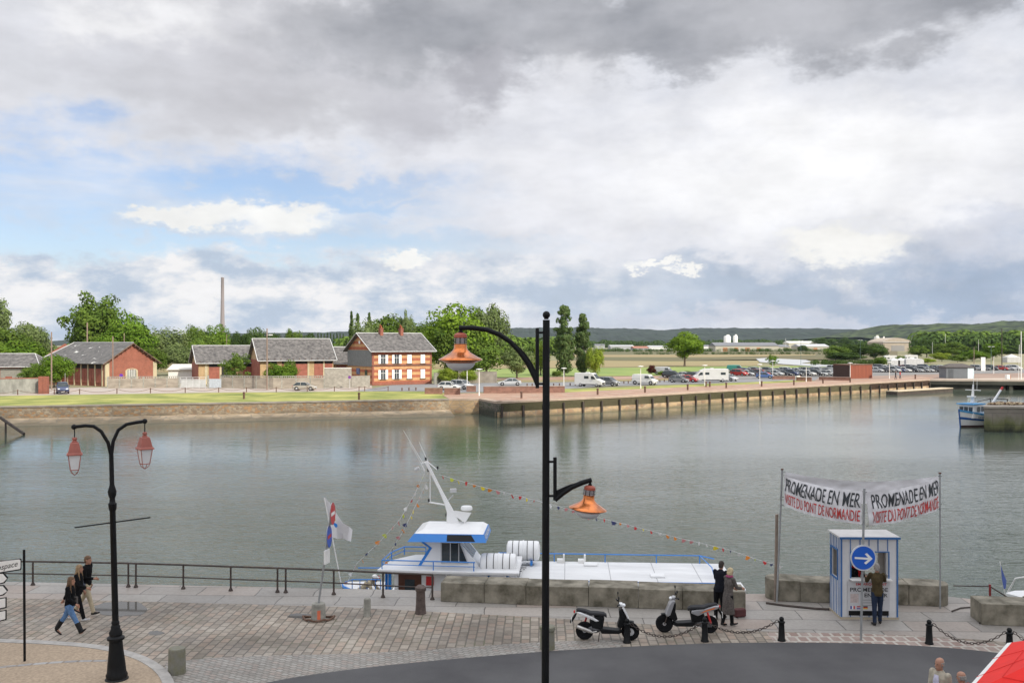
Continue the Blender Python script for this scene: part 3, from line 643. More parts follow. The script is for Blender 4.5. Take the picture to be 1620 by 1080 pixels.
# ---- low workshops
def workshop(name, label, x, y, ang, L, Wd, ze, zr, cols, group):
    r = house_empty(name, label, 'outbuilding', x, y, ang, group)
    gable_walls(r, L, Wd, ze, zr, M_buff); gable_roof(r, L, Wd, ze, zr, over=0.6)
    b = MB(); b.bx(-0.3, L+0.3, -0.18, -0.02, ze-0.45, ze-0.2)
    for k in range(int(L/1.2)): b.bx(0.3+k*1.2, 0.42+k*1.2, -0.55, -0.02, ze-0.2, ze-0.1)
    b.build('eaves_beam', M_woodbeam, r)
    for (x0, x1, kind) in cols:
        if kind == 'r':
            MB().bx(x0, x1, -0.05, 0.03, 0.0, ze-1.2).build('door_panel', M_red, r)
            MB().bx(x0, x1, -0.04, 0.03, ze-1.17, ze-0.5).build('fanlight', M_dark, r)
        elif kind == 'd':
            d = MB().bx(x0, x1, -0.04, 0.03, 0.0, ze-0.5).build('doorway', M_dark, r)
            MB().bx((x0+x1)/2-0.05, (x0+x1)/2+0.05, -0.08, -0.041, 0, ze-0.5).build('mullion', M_zinc, d)
        else:
            MB().bx(x0, x1, -0.09, 0.03, 0.0, ze-0.5).build('brick_pier', M_redbrick if kind == 'p' else M_cream, r)
    MB().bx(-0.07, -0.02, 0.1, Wd-0.1, 0, ze-0.3).build('side_panel', M_red, r)
    return r
G_ws = 'low slate-roofed workshops'
workshop('workshop', 'low buff brick workshop with red panels behind the small leafy tree', -61.9, 181, radians(27), 12.2, 9, 4.55, 7.6, ((1.2, 1.7, 'c'), (2.0, 4.0, 'r'), (4.0, 4.35, 'c'), (4.4, 6.3, 'd'), (6.4, 6.7, 'p'), (8.6, 10.6, 'r'), (11, 12.1, 'd')), G_ws)
workshop('workshop', 'taller buff brick workshop next to the striped brick house', -48.9, 178, radians(27), 14.5, 9.4, 5.2, 9.0, ((1.6, 3.2, 'r'), (4.2, 5.8, 'r'), (6.4, 9.2, 'r'), (9.3, 9.6, 'c'), (10.6, 12.4, 'r'), (12.4, 12.7, 'c'), (12.75, 14.3, 'r')), G_ws)
cn = house_empty('connecting_shed', 'small slate-roofed shed joining the workshop and the striped house', 'shed', -36.6, 188, radians(27))
gable_walls(cn, 6.5, 8, 4.2, 7.3, M_buff); gable_roof(cn, 6.5, 8, 4.2, 7.3, over=0.4); MB().bx(0.6, 2.6, -0.05, 0.03, 0, 3.6).build('doorway', M_red, cn)
# ---- the big red brick barn
bn = house_empty('brick_barn', 'red brick barn with patched slate roof and arched gable window', 'barn', -76.3, 172, atan2(0.82, 0.57))
# local x runs along the gable (towards right-back), so build with ridge along local y
def barn():
    L, Wd, ze, zr = 23.6, 10.75, 4.75, 8.2; r = bn; t = Matrix.Translation((0, 0, 0)) @ Matrix.Rotation(pi/2, 4, 'Z')
    # ridge axis local y (0..L), width x 0..Wd
    b = MB(); prof = [(0, 0), (Wd, 0), (Wd, ze), (Wd/2, zr-0.15), (0, ze)]
    vs = [(x, 0, z) for x, z in prof] + [(x, L, z) for x, z in prof]
    b.add(vs, [(0, 1, 2, 3, 4), (9, 8, 7, 6, 5), (1, 6, 7, 2), (4, 9, 5, 0)]); b.build('wall', M_redbrick, r)
    sl = (zr-ze)/(Wd/2); o = 0.8; b = MB()
    b.plate([(-o, L+0.6, ze-sl*o), (-o, -0.6, ze-sl*o), (Wd/2, -0.6, zr), (Wd/2, L-3.5, zr)], 0.16)
    b.plate([(Wd+o, -0.6, ze-sl*o), (Wd+o, L+0.6, ze-sl*o), (Wd/2, L-3.5, zr), (Wd/2, -0.6, zr)], 0.16)
    b.plate([(Wd+o, L+0.6, ze-sl*o), (-o, L+0.6, ze-sl*o), (Wd/2, L-3.5, zr)], 0.16)
    rf = b.build('roof', M_patch, r)
    t = MB(); t.tube([(Wd/2, -0.6, zr+0.04), (Wd/2, L-3.5, zr+0.04), (-o, L+0.6, ze-sl*o+0.04)], 0.1, 6); t.build('ridge_flashing', M_zinc, rf)
    t = MB()
    for s, x0 in ((1, -o), (-1, Wd+o)): t.tube([(x0, -0.62, ze-sl*o-0.12), (Wd/2, -0.62, zr-0.12)], 0.09, 5)
    for k in range(7):
        z = lerp(ze-sl*o, zr, (k+0.5)/7)-0.35; x = lerp(Wd+o, Wd/2, (k+0.5)/7); t.box((x, -0.3, z), (0.14, 0.6, 0.2)); t.box((Wd-x, -0.3, z), (0.14, 0.6, 0.2))
    t.build('barge_board', M_woodbeam, r)
    for x0, x1 in ((-0.06, 0.75), (Wd-0.75, Wd+0.06)): MB().bx(x0, x1, -0.07, 0.2, 0, ze-0.3).build('corner_pier', M_cream, r)
    w = MB(); w.bx(Wd/2-0.95, Wd/2+0.95, -0.05, 0.03, 1.1, 3.0); wd = w.build('window', mat('dusty_glass', (0.30, 0.30, 0.28), 0.3, 0.2, 1), r)
    f = MB()
    for k in range(13):
        a0, a1 = pi*k/13, pi*(k+1)/13; y0 = -0.08
        f.add([(Wd/2+cos(a)*rr, y0, 2.75+sin(a)*rr*0.42) for a in (a0, a1) for rr in (0.97, 1.3)] + [(Wd/2+cos(a)*rr, 0, 2.75+sin(a)*rr*0.42) for a in (a0, a1) for rr in (0.97, 1.3)], [(0, 1, 3, 2), (4, 6, 7, 5), (1, 5, 7, 3), (0, 2, 6, 4)])
    f.bx(Wd/2-1.3, Wd/2-0.97, -0.08, 0, 0.9, 2.75); f.bx(Wd/2+0.97, Wd/2+1.3, -0.08, 0, 0.9, 2.75); f.build('surround', M_cream, wd)
    g = MB()
    for k in (-0.5, 0, 0.5): g.bx(Wd/2+k-0.035, Wd/2+k+0.035, -0.09, -0.051, 1.1, 3.1)
    g.build('glazing_bar', M_white, wd)
    # long side: posts, red doors, dark transoms under the eaves
    for k in range(9):
        y = 0.8+k*2.4; MB().bx(-0.12, 0.02, y, y+0.35, 0, ze-0.45).build('pilaster', M_cream, r)
        MB().bx(-0.07, -0.005, y+0.4, y+1.3, 0.6, ze-1.5).build('door_panel', M_red, r)
        MB().bx(-0.07, -0.005, y+1.4, y+2.3, 0.6, ze-1.5).build('door_panel', M_red, r)
        MB().bx(-0.06, -0.005, y+0.4, y+2.3, ze-1.45, ze-0.6).build('fanlight', M_dark, r)
def m_patch():
    m = bpy.data.materials.new('patched_slate'); m.use_nodes = True; t = NT(m.node_tree); ob = t.n('ShaderNodeTexCoord').outputs['Object']
    c = t.mix(t.rng(t.noise(ob, 1.3, 8, 0.65), 0.35, 0.65), (0.075, 0.072, 0.072), (0.145, 0.14, 0.135))
    br = t.n('ShaderNodeTexBrick', {'Vector': t.mapping(ob, rot=(0, 0, pi/2)), 'Scale': 1.0, 'Brick Width': 0.5, 'Row Height': 0.35, 'Mortar Size': 0.01, 'Color1': (0.88, 0.88, 0.88), 'Color2': (1.08, 1.08, 1.08), 'Mortar': (0.7, 0.7, 0.7)})
    c = t.mix(1.0, c, br.outputs[0], 'MULTIPLY')
    c = t.mix(t.rng(t.noise(t.mapping(ob, (1, 0.5, 1)), 0.75, 5, 0.7, dist=0.4), 0.62, 0.66), c, (0.60, 0.60, 0.57))
    p = t.n('ShaderNodeBsdfPrincipled', {'Base Color': c, 'Roughness': 0.8}); t.n('ShaderNodeOutputMaterial', {0: p.outputs[0]}); return m
M_patch = m_patch(); barn()
an = house_empty('outbuilding', 'low hip-roofed outbuilding left of the red brick barn', 'outbuilding', -103, 170, radians(8))
gable_walls(an, 14.2, 8, 4.0, 4.1, M_redbrick); gable_roof(an, 14.2, 8, 4.0, 6.1, over=0.5, hip=2.4)
MB().bx(7.6, 13.0, -0.06, 0.03, 0.0, 3.4).build('shutter_panel', mat('grey_shutter', (0.25, 0.24, 0.21), 0.8), an)
# white-roofed store behind the gate
st = house_empty('store_shed', 'low shed with pale sheet roof behind the white gate', 'shed', -70.5, 188, radians(10))
b = MB(); b.bx(0, 9.5, 0, 6, 0, 2.6); b.build('wall', M_white, st)
MB().plate([(-0.3, -0.4, 2.7), (9.9, -0.4, 2.7), (9.9, 6.4, 3.7), (-0.3, 6.4, 3.7)], 0.12).build('roof', mat('pale_sheet', (0.55, 0.52, 0.47), 0.7), st)
# ---- walls and fences along the road
def line_wall(name, label, pts, h, th, m, cap=None, group=None, top=None, category='wall'):
    r = thing(name, label, category, (pts[0][0], pts[0][1], 0), 0, group)
    o = Vector((pts[0][0], pts[0][1])); b = MB(); c = MB()
    for p, q in zip(pts, pts[1:]):
        p = Vector(p[:2])-o; q = Vector(q[:2])-o; d = (q-p).normalized(); n = Vector((-d.y, d.x))*th/2
        b.prism([p-n, q-n, q+n, p+n], 0, h)
        if cap: c.prism([p-n*1.3, q-n*1.3, q+n*1.3, p+n*1.3], h, h+cap)
    b.build('wall', m, r)
    if cap: c.build('coping', top or M_coping, r)
    return r, o
g2 = lambda px, py: tuple(G(px, py)[:2])
M_rend = mat('lichened_render', (0.27, 0.27, 0.24), 0.9, 0.3, 0.9, detail=8, stretch=(1, 1, 0.5))
r, o = line_wall('garden_wall', 'lichened grey wall with red brick piers left of the parked jeep', [g2(-160, 623), g2(0, 623.5), g2(73, 622)], 2.45, 0.35, M_rend, 0.12, top=M_redbrick)
for px in (-60, 14, 66, 73):
    q = Vector(g2(px, 622.8))-o; MB().box((q.x, q.y-0.05, 1.4), (0.75, 0.6, 2.8)).build('brick_pier', M_redbrick, r)
def concrete_fence(label, pts, h, n):
    r, o = line_wall('concrete_fence', label, pts, h, 0.16, M_panelc, None, 'concrete panel fences along the road', category='fence')
    v = [Vector(p)-o for p in pts]; tot = sum((b-a).length for a, b in zip(v, v[1:]))
    for k in range(n+1):
        p, d = along(v, tot*k/n); MB().box((p.x, p.y, h/2+0.1), (0.22, 0.24, h+0.2), atan2(d.y, d.x)).build('post', M_conc, r)
    b = MB(); s = 0.2
    while s < tot:                                    # open crest of small arches along the top
        p, d = along(v, s); b.box((p.x, p.y, h+0.13), (0.14, 0.1, 0.26), atan2(d.y, d.x)); s += 0.36
    for a, c in zip(v, v[1:]):
        d = (c-a).normalized(); nn = Vector((-d.y, d.x))*0.06; b.prism([a-nn, c-nn, c+nn, a+nn], h+0.26, h+0.36)
    b.build('crest', M_conc, r); return r
M_panelc = mat('panel_concrete', (0.31, 0.27, 0.22), 0.9, 0.22, 0.6, detail=8, stretch=(1, 1, 2.5))
concrete_fence('weathered concrete panel fence in front of the red barn gable', [g2(170, 614), g2(188, 613.8), g2(283, 613)], 1.75, 6)
concrete_fence('long concrete panel fence in front of the two workshops', [g2(350, 613.5), g2(432, 615), g2(513, 614)], 1.95, 8)
gt = thing('white_gate', 'pale metal gate between the two concrete panel fences', 'gate', (*g2(285, 614), 0))
q = Vector(g2(350, 614))-Vector(g2(285, 614)); ang = atan2(q.y, q.x); L = q.length; gt.rotation_euler = (0, 0, ang)
MB().bx(0.15, L*0.62, -0.04, 0.04, 0.15, 1.55).build('panel', mat('pale_gate_paint', (0.46, 0.47, 0.46), 0.7, 0.12, 1), gt)
b = MB()
for z in (1.62, 1.95): b.bx(0, L*0.62, -0.04, 0.04, z, z+0.07)
for k in range(5): b.bx(L*0.62*k/4-0.04, L*0.62*k/4+0.04, -0.05, 0.05, 0.0, 2.0)
b.build('frame', M_zinc, gt); MB().bx(L*0.66, L*0.7, -0.15, 0.15, 0, 2.3).build('post', M_conc, gt); MB().bx(L*0.7, L, -0.03, 0.03, 0.1, 1.7).build('side_panel', mat('bluish_panel', (0.42, 0.46, 0.50), 0.7), gt)
r, o = line_wall('block_wall', 'tall plain grey block wall left of the striped house', [g2(513, 613.5), g2(556, 613)], 3.55, 0.25, M_block, 0.1, top=M_white)
r, o = line_wall('block_wall', 'low grey block wall with pierced top beside the house door', [g2(556, 613), g2(585, 612)], 2.1, 0.2, M_block, 0.06)
r, o = line_wall('garden_wall', 'short concrete wall right of the striped house under the big tree', [g2(687, 608), g2(697, 607)], 2.2, 0.25, M_conc, 0.08)
r, o = line_wall('garden_wall', 'stone garden wall under the big tree above the silver coupe', [g2(725, 605), g2(786, 605.5)], 2.2, 0.3, M_coping, 0.1)
# low brick planter walls on the promenade
M_plant = mat('planter_brick', (0.23, 0.125, 0.095), 0.9, 0.25, 1.2, detail=8, stretch=(1, 1, 2)); M_cap2 = mat('planter_cap', (0.33, 0.25, 0.21), 0.9, 0.1, 1)
Gp = 'low brick walls on the promenade'
def low_wall(label, pts, h=1.0): return line_wall('low_wall', label, pts, h, 0.5, M_plant, 0.08, Gp, M_cap2)
low_wall('low pink-brown wall at the end of the lawn', [g2(672, 623), g2(700, 623)], 0.95)
low_wall('low dark brick wall in front of the two white cars', [g2(703, 624), g2(728, 624)])
low_wall('short low brick wall just right of the two white cars', [g2(738, 619.5), g2(753, 619.5)], 0.95)
low_wall('long low brick wall crossing behind the tall dark lamp post', [g2(765, 622), g2(893, 621)], 1.05)
low_wall('dark low wall on the grass at the car park entrance', [g2(1222, 600), g2(1262, 600)], 0.7)
low_wall('dark low wall left of the rust-coloured cabin', [g2(1260, 602.5), g2(1284, 603)], 0.8)
low_wall('dark low wall in front of the rust-coloured cabin', [g2(1296, 601), g2(1345, 602)], 0.7)
# ---- rust cabin and grey kiosk
cb = thing('rust_cabin', 'rust-coloured square cabin on the promenade with one dark side', 'cabin', (*g2(1345, 599), 0), radians(28))
MB().bx(0, 7.2, 0, 5.0, 0, 3.1).build('wall', mat('rust_cladding', (0.23, 0.07, 0.04), 0.8, 0.12, 0.5, stretch=(8, 8, 0.3)), cb)
MB().bx(-0.06, 0, 0.05, 4.95, 0.05, 3.0).build('door_panel', mat('dark_side', (0.05, 0.03, 0.025), 0.8), cb)  # dark panel over the whole left side of the cabin
MB().bx(-0.1, 7.3, -0.1, 5.1, 3.1, 3.25).build('roof', M_woodbeam, cb)
kk = thing('grey_kiosk', 'grey kiosk with low hipped roof at the corner of the quay', 'kiosk', (*g2(1497, 598.5), 0), radians(-3))
MB().bx(0, 4.8, 0, 4, 0, 2.7).build('wall', mat('grey_boards', (0.15, 0.165, 0.18), 0.7, 0.05, 1), kk)
MB().bx(4.8, 6.2, -0.02, 4, 0, 2.65).build('end_panel', mat('pale_blue_panel', (0.62, 0.72, 0.76), 0.6), kk)
gable_roof(kk, 6.2, 4, 2.7, 3.4, over=0.25, hip=1.8, m=mat('brown_felt', (0.09, 0.08, 0.075), 0.9), trim=False)
MB().bx(0.5, 1.6, -0.05, 0, 0.1, 2.1).build('door', mat('slate_door', (0.09, 0.10, 0.11), 0.6), kk)
# ---- tall far chimney
ck = thing('factory_chimney', 'very tall slender power station chimney above the trees', 'chimney', (*((352-CX)/F*1500, 1500), 0))
MB().lathe([(3.9, 0), (3.4, 40), (2.6, 80), (2.3, 112), (2.45, 112.2), (2.45, 115), (2.0, 115.2)], 20).build('shaft', mat('chimney_concrete', (0.27, 0.235, 0.235), 0.9, 0.12, 0.05, stretch=(1, 1, 0.2)), ck, smooth=True)
# far bridge deck showing between the trees
br = thing('distant_viaduct', 'thin dark bridge deck crossing behind the far trees', 'bridge', ((520-CX)/F*1400, 1400, 0))
MB().bx(-160, 40, 0, 12, 17.5, 19.3).build('deck', mat('viaduct_dark', (0.10, 0.11, 0.12), 0.9), br)
for k in range(6): MB().bx(-150+k*36, -146+k*36, 3, 9, 0, 17.5).build('pier', MATS['viaduct_dark'], br)
# ---- distant warehouses
M_cr = mat('cream_sheet', (0.50, 0.47, 0.38), 0.8, 0.06, 0.05, space='W'); M_gs = mat('grey_sheet', (0.42, 0.43, 0.44), 0.8, 0.06, 0.05, space='W')
M_drf = mat('dark_sheet_roof', (0.17, 0.175, 0.19), 0.8, 0.1, 0.05, space='W'); M_org = mat('orange_door', (0.45, 0.20, 0.10), 0.8)
def shed(label, x0, x1, yb, yt, m, roof=M_drf, rh=1.5, doors=(), group='distant warehouses', dep=30, Y=None):
    Y = Y or GY(yb); X0 = (x0-CX)/F*Y; X1 = (x1-CX)/F*Y; h = H-(yt-HY)/F*Y-rh
    r = thing('warehouse', label, 'warehouse', (X0, Y, 0), 0, group); L = X1-X0
    MB().bx(0, L, 0, dep, 0, h).build('wall', m, r)
    b = MB(); b.loft([[(-0.4, -0.4, h), (-0.4, dep, h), (-0.4, dep/2, h+rh)], [(L+0.4, -0.4, h), (L+0.4, dep, h), (L+0.4, dep/2, h+rh)]]); b.build('roof', roof, r)
    for d0, d1 in doors:
        a = (d0-x0)/(x1-x0)*L; c = (d1-x0)/(x1-x0)*L; MB().bx(a, c, -0.25, 0, 0, h*0.7).build('door', M_org, r)
    return r
shed('small grey shed far behind the yellow-green tree', 942, 957, 553, 544, M_gs, dep=20)
shed('long pale grey shed beyond the fields, left of the round tree', 966, 1003, 553, 545.5, M_gs, M_gs)
shed('low shed with rust-red roof beyond the fields', 1003, 1026, 553.5, 547.5, M_gs, mat('rust_roof', (0.33, 0.15, 0.10), 0.8), 2.2)
shed('small white shed touching the left edge of the round tree', 1027, 1062, 553, 546.5, M_white, M_gs)
shed('white-fronted shed between the round tree and the silos', 1112, 1132, 554, 545.5, M_white)
shed('long cream warehouse with row of orange doors and dark roof', 1132, 1232, 556, 541.5, M_cr, M_drf, 3.2, ((1144, 1151), (1162, 1168), (1179, 1186), (1197, 1203)))
shed('low cream shed attached to the end of the long warehouse', 1232, 1250, 555, 545, M_cr, M_drf, 2.2, ((1241, 1248),))
shed('warehouse with bright white roof right of the long cream one', 1248, 1293, 553, 539.5, M_cr, M_white, 2.6, Y=1350)
shed('grey-roofed cream shed in front of the white-roofed warehouse', 1266, 1312, 555, 544, M_cr, M_gs, 2.5, ((1287, 1293),))
shed('wide pale-roofed warehouse by the dark trees', 1292, 1336, 553, 541, M_gs, M_cr, 2.5, Y=1300)
hg = thing('curved_hangar', 'big beige hangar with curved roof below the green hill', 'hangar', ((1397-CX)/F*900, 900, 0))
prof = [(0, 0), (0, 9), (4, 11), (9, 12.3), (14, 13), (19, 12.4), (25, 11), (29, 9), (29, 0)]
b = MB(); n = len(prof); b.add([(x, 0, z) for x, z in prof]+[(x, 40, z) for x, z in prof], [tuple(range(n)), tuple(range(2*n-1, n-1, -1))]+[(i+1, i, n+i, n+i+1) for i in range(n-1)]); b.build('shell', mat('beige_sheet', (0.40, 0.34, 0.27), 0.8, 0.1, 0.3), hg)
MB().bx(-0.3, 29.3, -0.6, 0, 8.4, 9.0).build('canopy', M_gs, hg); MB().bx(8, 21, -0.2, 0, 0, 5.5).build('door', mat('grey_door', (0.28, 0.27, 0.26), 0.8), hg)
def silo(label, px0, px1, top, Y, m=M_white):
    X = ((px0+px1)/2-CX)/F*Y; r = (px1-px0)/2/F*Y; h = H-(top-HY)/F*Y
    s = thing('silo', label, 'silo', (X, Y, 0), 0, 'white silos'); MB().lathe([(r, 0), (r, h-1), (r*0.85, h-0.2), (r*0.3, h)], 16).build('shell', m, s, smooth=True)
    MB().box((r*0.2, 0, h+0.6), (r*0.8, r*0.5, 1.3)).build('hatch', m, s)
silo('wider white silo behind the long cream warehouse', 1145, 1156, 531, 1100); silo('narrow white silo on the right behind the long cream warehouse', 1160, 1167, 530.5, 1100)
silo('pale silo left of the curved hangar', 1383, 1391, 532, 950, mat('pale_silo', (0.62, 0.62, 0.58), 0.8)); silo('thin white silo touching the curved hangar', 1396, 1400, 534, 940)
# ================================================================ TREES
def m_leaf(name, c1, c2, c3):
    m = bpy.data.materials.new(name); m.use_nodes = True; t = NT(m.node_tree)
    pos = t.n('ShaderNodeNewGeometry').outputs['Position']
    oi = t.n('ShaderNodeObjectInfo').outputs['Random']
    c = t.mix(t.rng(t.noise(pos, 0.45, 3, 0.6), 0.35, 0.65), c1, c2)
    c = t.mix(t.rng(t.noise(pos, 2.4, 2), 0.5, 0.75), c, c3)
    k = t.rng(oi, 0, 1, 0.85, 1.15)
    c = t.n('ShaderNodeVectorMath', {0: c, 1: t.n('ShaderNodeCombineXYZ', {0: k, 1: k, 2: k}).outputs[0]}, operation='MULTIPLY').outputs[0]
    d = t.n('ShaderNodeBsdfDiffuse', {0: c}); tr = t.n('ShaderNodeBsdfTranslucent', {0: c})
    mx = t.n('ShaderNodeMixShader', {0: 0.22, 1: d.outputs[0], 2: tr.outputs[0]}); t.n('ShaderNodeOutputMaterial', {0: mx.outputs[0]})
    m.use_backface_culling = False; return m
LEAF = {'mid': m_leaf('leaf_mid', (0.07, 0.125, 0.025), (0.13, 0.195, 0.035), (0.19, 0.25, 0.05)),
        'dark': m_leaf('leaf_dark', (0.04, 0.075, 0.022), (0.07, 0.115, 0.03), (0.11, 0.15, 0.04)),
        'bright': m_leaf('leaf_bright', (0.07, 0.14, 0.016), (0.12, 0.20, 0.025), (0.19, 0.27, 0.045)),
        'sunny': m_leaf('leaf_sunny', (0.10, 0.18, 0.018), (0.17, 0.26, 0.03), (0.24, 0.33, 0.05)),
        'pale': m_leaf('leaf_pale', (0.12, 0.17, 0.06), (0.17, 0.22, 0.08), (0.24, 0.28, 0.13)),
        'yellow': m_leaf('leaf_yellow', (0.17, 0.24, 0.03), (0.24, 0.31, 0.04), (0.32, 0.37, 0.06)),
        'poplar': m_leaf('leaf_poplar', (0.06, 0.105, 0.035), (0.10, 0.15, 0.05), (0.18, 0.215, 0.09)),
        'red': m_leaf('leaf_red', (0.06, 0.02, 0.02), (0.09, 0.03, 0.025), (0.12, 0.05, 0.03))}
M_bark = mat('bark', (0.12, 0.095, 0.07), 0.95, 0.3, 3)
def crown_mesh(seed, shape, puffs, leaves, ls):
    rnd = random.Random(seed); vs = []; fs = []; cs = []
    for i in range(puffs):
        for _ in range(60):
            u = Vector((rnd.uniform(-1, 1), rnd.uniform(-1, 1), rnd.uniform(-1, 1)))
            if 0.05 < u.length < 1: break
        if shape == 'poplar':
            z = rnd.random(); wd = 0.25*min(1, (1.05-z)*2.3)**0.6*min(1, 0.45+z*2.4); a = rnd.uniform(0, 2*pi); rr = sqrt(rnd.random())*wd
            c = Vector((cos(a)*rr, sin(a)*rr, 0.03+z*0.95)); pr = rnd.uniform(0.08, 0.13)*(0.6+0.5*(1-z)); pz = 0.45
        elif shape == 'willow':
            u = u.normalized()*rnd.uniform(0.45, 1); c = Vector((u.x*0.37, u.y*0.37, 0.52+u.z*0.36)); pr = rnd.uniform(0.09, 0.15); pz = 1.7
        elif shape == 'loose':
            u = u.normalized()*(rnd.uniform(0.35, 1.08)); c = Vector((u.x*0.42, u.y*0.42, 0.5+u.z*0.42)); pr = rnd.uniform(0.07, 0.13); pz = 0.8
        else:
            u = u.normalized()*(0.25+0.75*rnd.random()**0.5); k = 1-0.25*max(0, u.z)
            c = Vector((u.x*0.37*k, u.y*0.37*k, 0.5+u.z*0.36)); pr = rnd.uniform(0.11, 0.19); pz = 0.85
        cs.append((c, pr, pz))
    ctr = Vector((0, 0, 0.5))
    for c, pr, pz in cs:
        for j in range(leaves):
            n = Vector((rnd.gauss(0, 1), rnd.gauss(0, 1), rnd.gauss(0, 1)+0.25)).normalized()
            r = pr*(0.55+0.5*rnd.random()**0.6)
            p = c + Vector((n.x*r, n.y*r, n.z*r*pz))
            if shape == 'willow': p.z -= abs(rnd.gauss(0, 0.05))
            nn = (n*1.0 + (p-ctr).normalized()*0.35 + Vector((rnd.gauss(0, 1), rnd.gauss(0, 1), rnd.gauss(0, 1)))*0.38).normalized()
            a = nn.orthogonal().normalized(); b_ = nn.cross(a); th = rnd.uniform(0, 2*pi); a, b_ = a*cos(th)+b_*sin(th), b_*cos(th)-a*sin(th)
            s = ls*rnd.uniform(0.6, 1.3); s2 = s*rnd.uniform(0.5, 0.9)
            o = len(vs); vs += [tuple(p+a*s), tuple(p+b_*s2), tuple(p-a*s), tuple(p-b_*s2)]; fs.append((o, o+1, o+2, o+3))
    me = bpy.data.meshes.new('crown'); me.from_pydata(vs, [], fs); me.materials.append(LEAF['mid']); me.update(); return me
PROTO = {'round': [crown_mesh(i, 'round', 46, 190, 0.021) for i in (1, 2, 3)], 'loose': [crown_mesh(i, 'loose', 60, 95, 0.020) for i in (4, 5)],
         'poplar': [crown_mesh(i, 'poplar', 150, 60, 0.022) for i in (6, 7)], 'willow': [crown_mesh(i, 'willow', 44, 130, 0.022) for i in (8, 9)]}
def trunk_mesh(kind, seed):
    rnd = random.Random(seed); b = MB(); top = 0.6 if kind != 'poplar' else 0.85
    b.tube([(0, 0, -0.02), (0.006, 0, 0.06), (0.01, 0.01, 0.3), (0.0, 0, top)], [0.045, 0.033, 0.026, 0.008], 8)
    for k in range(6):
        a = rnd.uniform(0, 2*pi); z = rnd.uniform(0.18, 0.4); L = rnd.uniform(0.18, 0.32)
        b.tube([(0.005, 0.005, z), (cos(a)*L*0.5, sin(a)*L*0.5, z+L*0.5), (cos(a)*L, sin(a)*L, z+L*0.95)], [0.016, 0.010, 0.003], 5)
    me = bpy.data.meshes.new('trunk'); me.from_pydata(b.v, [], b.f); me.materials.append(M_bark); me.update(); return me
TRUNK = {k: trunk_mesh(k, i) for i, k in enumerate(PROTO)}
TREE_N = [0]
def tree(label, px, top, w, Y, kind='round', leaf='mid', base=None, cat='tree', name='tree', group='trees on the far bank', low=0.12):
    """px centre, top row and width in the photo; stands on the ground at distance Y. low: height of the crown's foot as a share"""
    TREE_N[0] += 1; X = (px-CX)/F*Y; hgt = H-(top-HY)/F*Y; wd = w/F*Y
    r = thing(name, label, cat, (X, Y, 0), random.uniform(0, 6.28), group)
    me = PROTO[kind][TREE_N[0] % len(PROTO[kind])]
    c = bpy.data.objects.new('crown', me); C.objects.link(c); c.parent = r
    kx = 1.0 if kind != 'poplar' else 1.45
    c.scale = (wd*kx*1.22, wd*kx*1.22, hgt*(1-low)*1.03); c.location = (0, 0, hgt*low)
    c.material_slots[0].link = 'OBJECT'; c.material_slots[0].material = LEAF[leaf]
    if low > 0.02:
        t = bpy.data.objects.new('trunk', TRUNK[kind]); C.objects.link(t); t.parent = r; t.scale = (min(wd, hgt)*0.8, min(wd, hgt)*0.8, hgt*0.95)
    return r
T = tree
T('tall loose grey-green tree cut by the left edge of the photo', -12, 455, 70, 235, 'loose', 'pale')
T('bushy tree at the left edge below the loose tall one', 10, 515, 80, 225, 'round', 'mid', low=0.03)
T('broad pale dome-shaped willow left of the biggest oak', 44, 502, 70, 250, 'round', 'pale', low=0.02)
T('green bush between the outbuilding and the pale willow', 28, 535, 90, 200, 'round', 'bright', low=0.02)
T('biggest oak with ragged crown behind the red barn', 147, 456, 96, 262, 'loose', 'mid', low=0.10)
T('dense inner part of tall oak behind the barn ridge', 150, 472, 72, 268, 'round', 'mid', low=0.1, )
T('rounded tree behind the right end of the barn', 206, 491, 78, 238, 'round', 'bright', low=0.05)
T('low tree tucked between oak and barn roof', 168, 528, 60, 228, 'round', 'bright', low=0.02)
T('pale bushy tree right of the barn trees', 262, 514, 76, 300, 'willow', 'pale', low=0.02)
T('pale round bush behind the white gate', 283, 543, 58, 232, 'round', 'pale', low=0.02)
T('green bush beside the barn behind the concrete fence', 243, 548, 44, 225, 'round', 'mid', low=0.02)
T('rounded tree left of the tall chimney', 308, 508, 44, 320, 'round', 'mid', low=0.02)
T('rounded tree at the foot of the tall chimney', 345, 509, 42, 320, 'round', 'bright', low=0.02)
T('low hedge-like tree behind the smaller workshop', 325, 527, 60, 260, 'round', 'mid', low=0.02)
T('dark tree right of the tall chimney', 380, 520, 34, 350, 'round', 'dark', low=0.02)
T('round dark tree behind the two workshops', 405, 514, 40, 345, 'round', 'dark', low=0.02)
T('low dark tree behind the taller workshop roof, left part', 432, 524, 40, 360, 'round', 'dark', low=0.02)
T('isolated round tree above the taller workshop', 465, 515, 30, 350, 'round', 'mid', low=0.02)
T('low dark tree right of the isolated round one', 492, 524, 34, 420, 'round', 'dark', low=0.02)
for k in range(9):
    T('small spindly poplar in the thin row, '+('leftmost of nine', 'second from its left end', 'third from its left end', 'fourth from its left end', 'the middle one of nine', 'fourth from its right end', 'third from its right end', 'second from its right end', 'rightmost, nearest the house')[k], 503+k*5.0, 527+(k % 3)*0.8, 3.6, 620, 'poplar', 'dark', group='row of small distant poplars', low=0.02)
T('tall pale willow behind the left end of the house roof', 578, 500, 60, 262, 'willow', 'pale', low=0.05)
T('narrow dark conifer left of the pale willow', 556, 495, 9, 300, 'poplar', 'dark', low=0.02)
T('second dark conifer beside the pale willow', 566, 498, 10, 305, 'poplar', 'dark', low=0.02)
T('small dark conifer peeping between the willow and the dome tree', 584, 497, 9, 330, 'poplar', 'dark', low=0.02)
T('broad dome-shaped tree behind the house chimneys', 615, 490, 84, 285, 'round', 'mid', low=0.02)
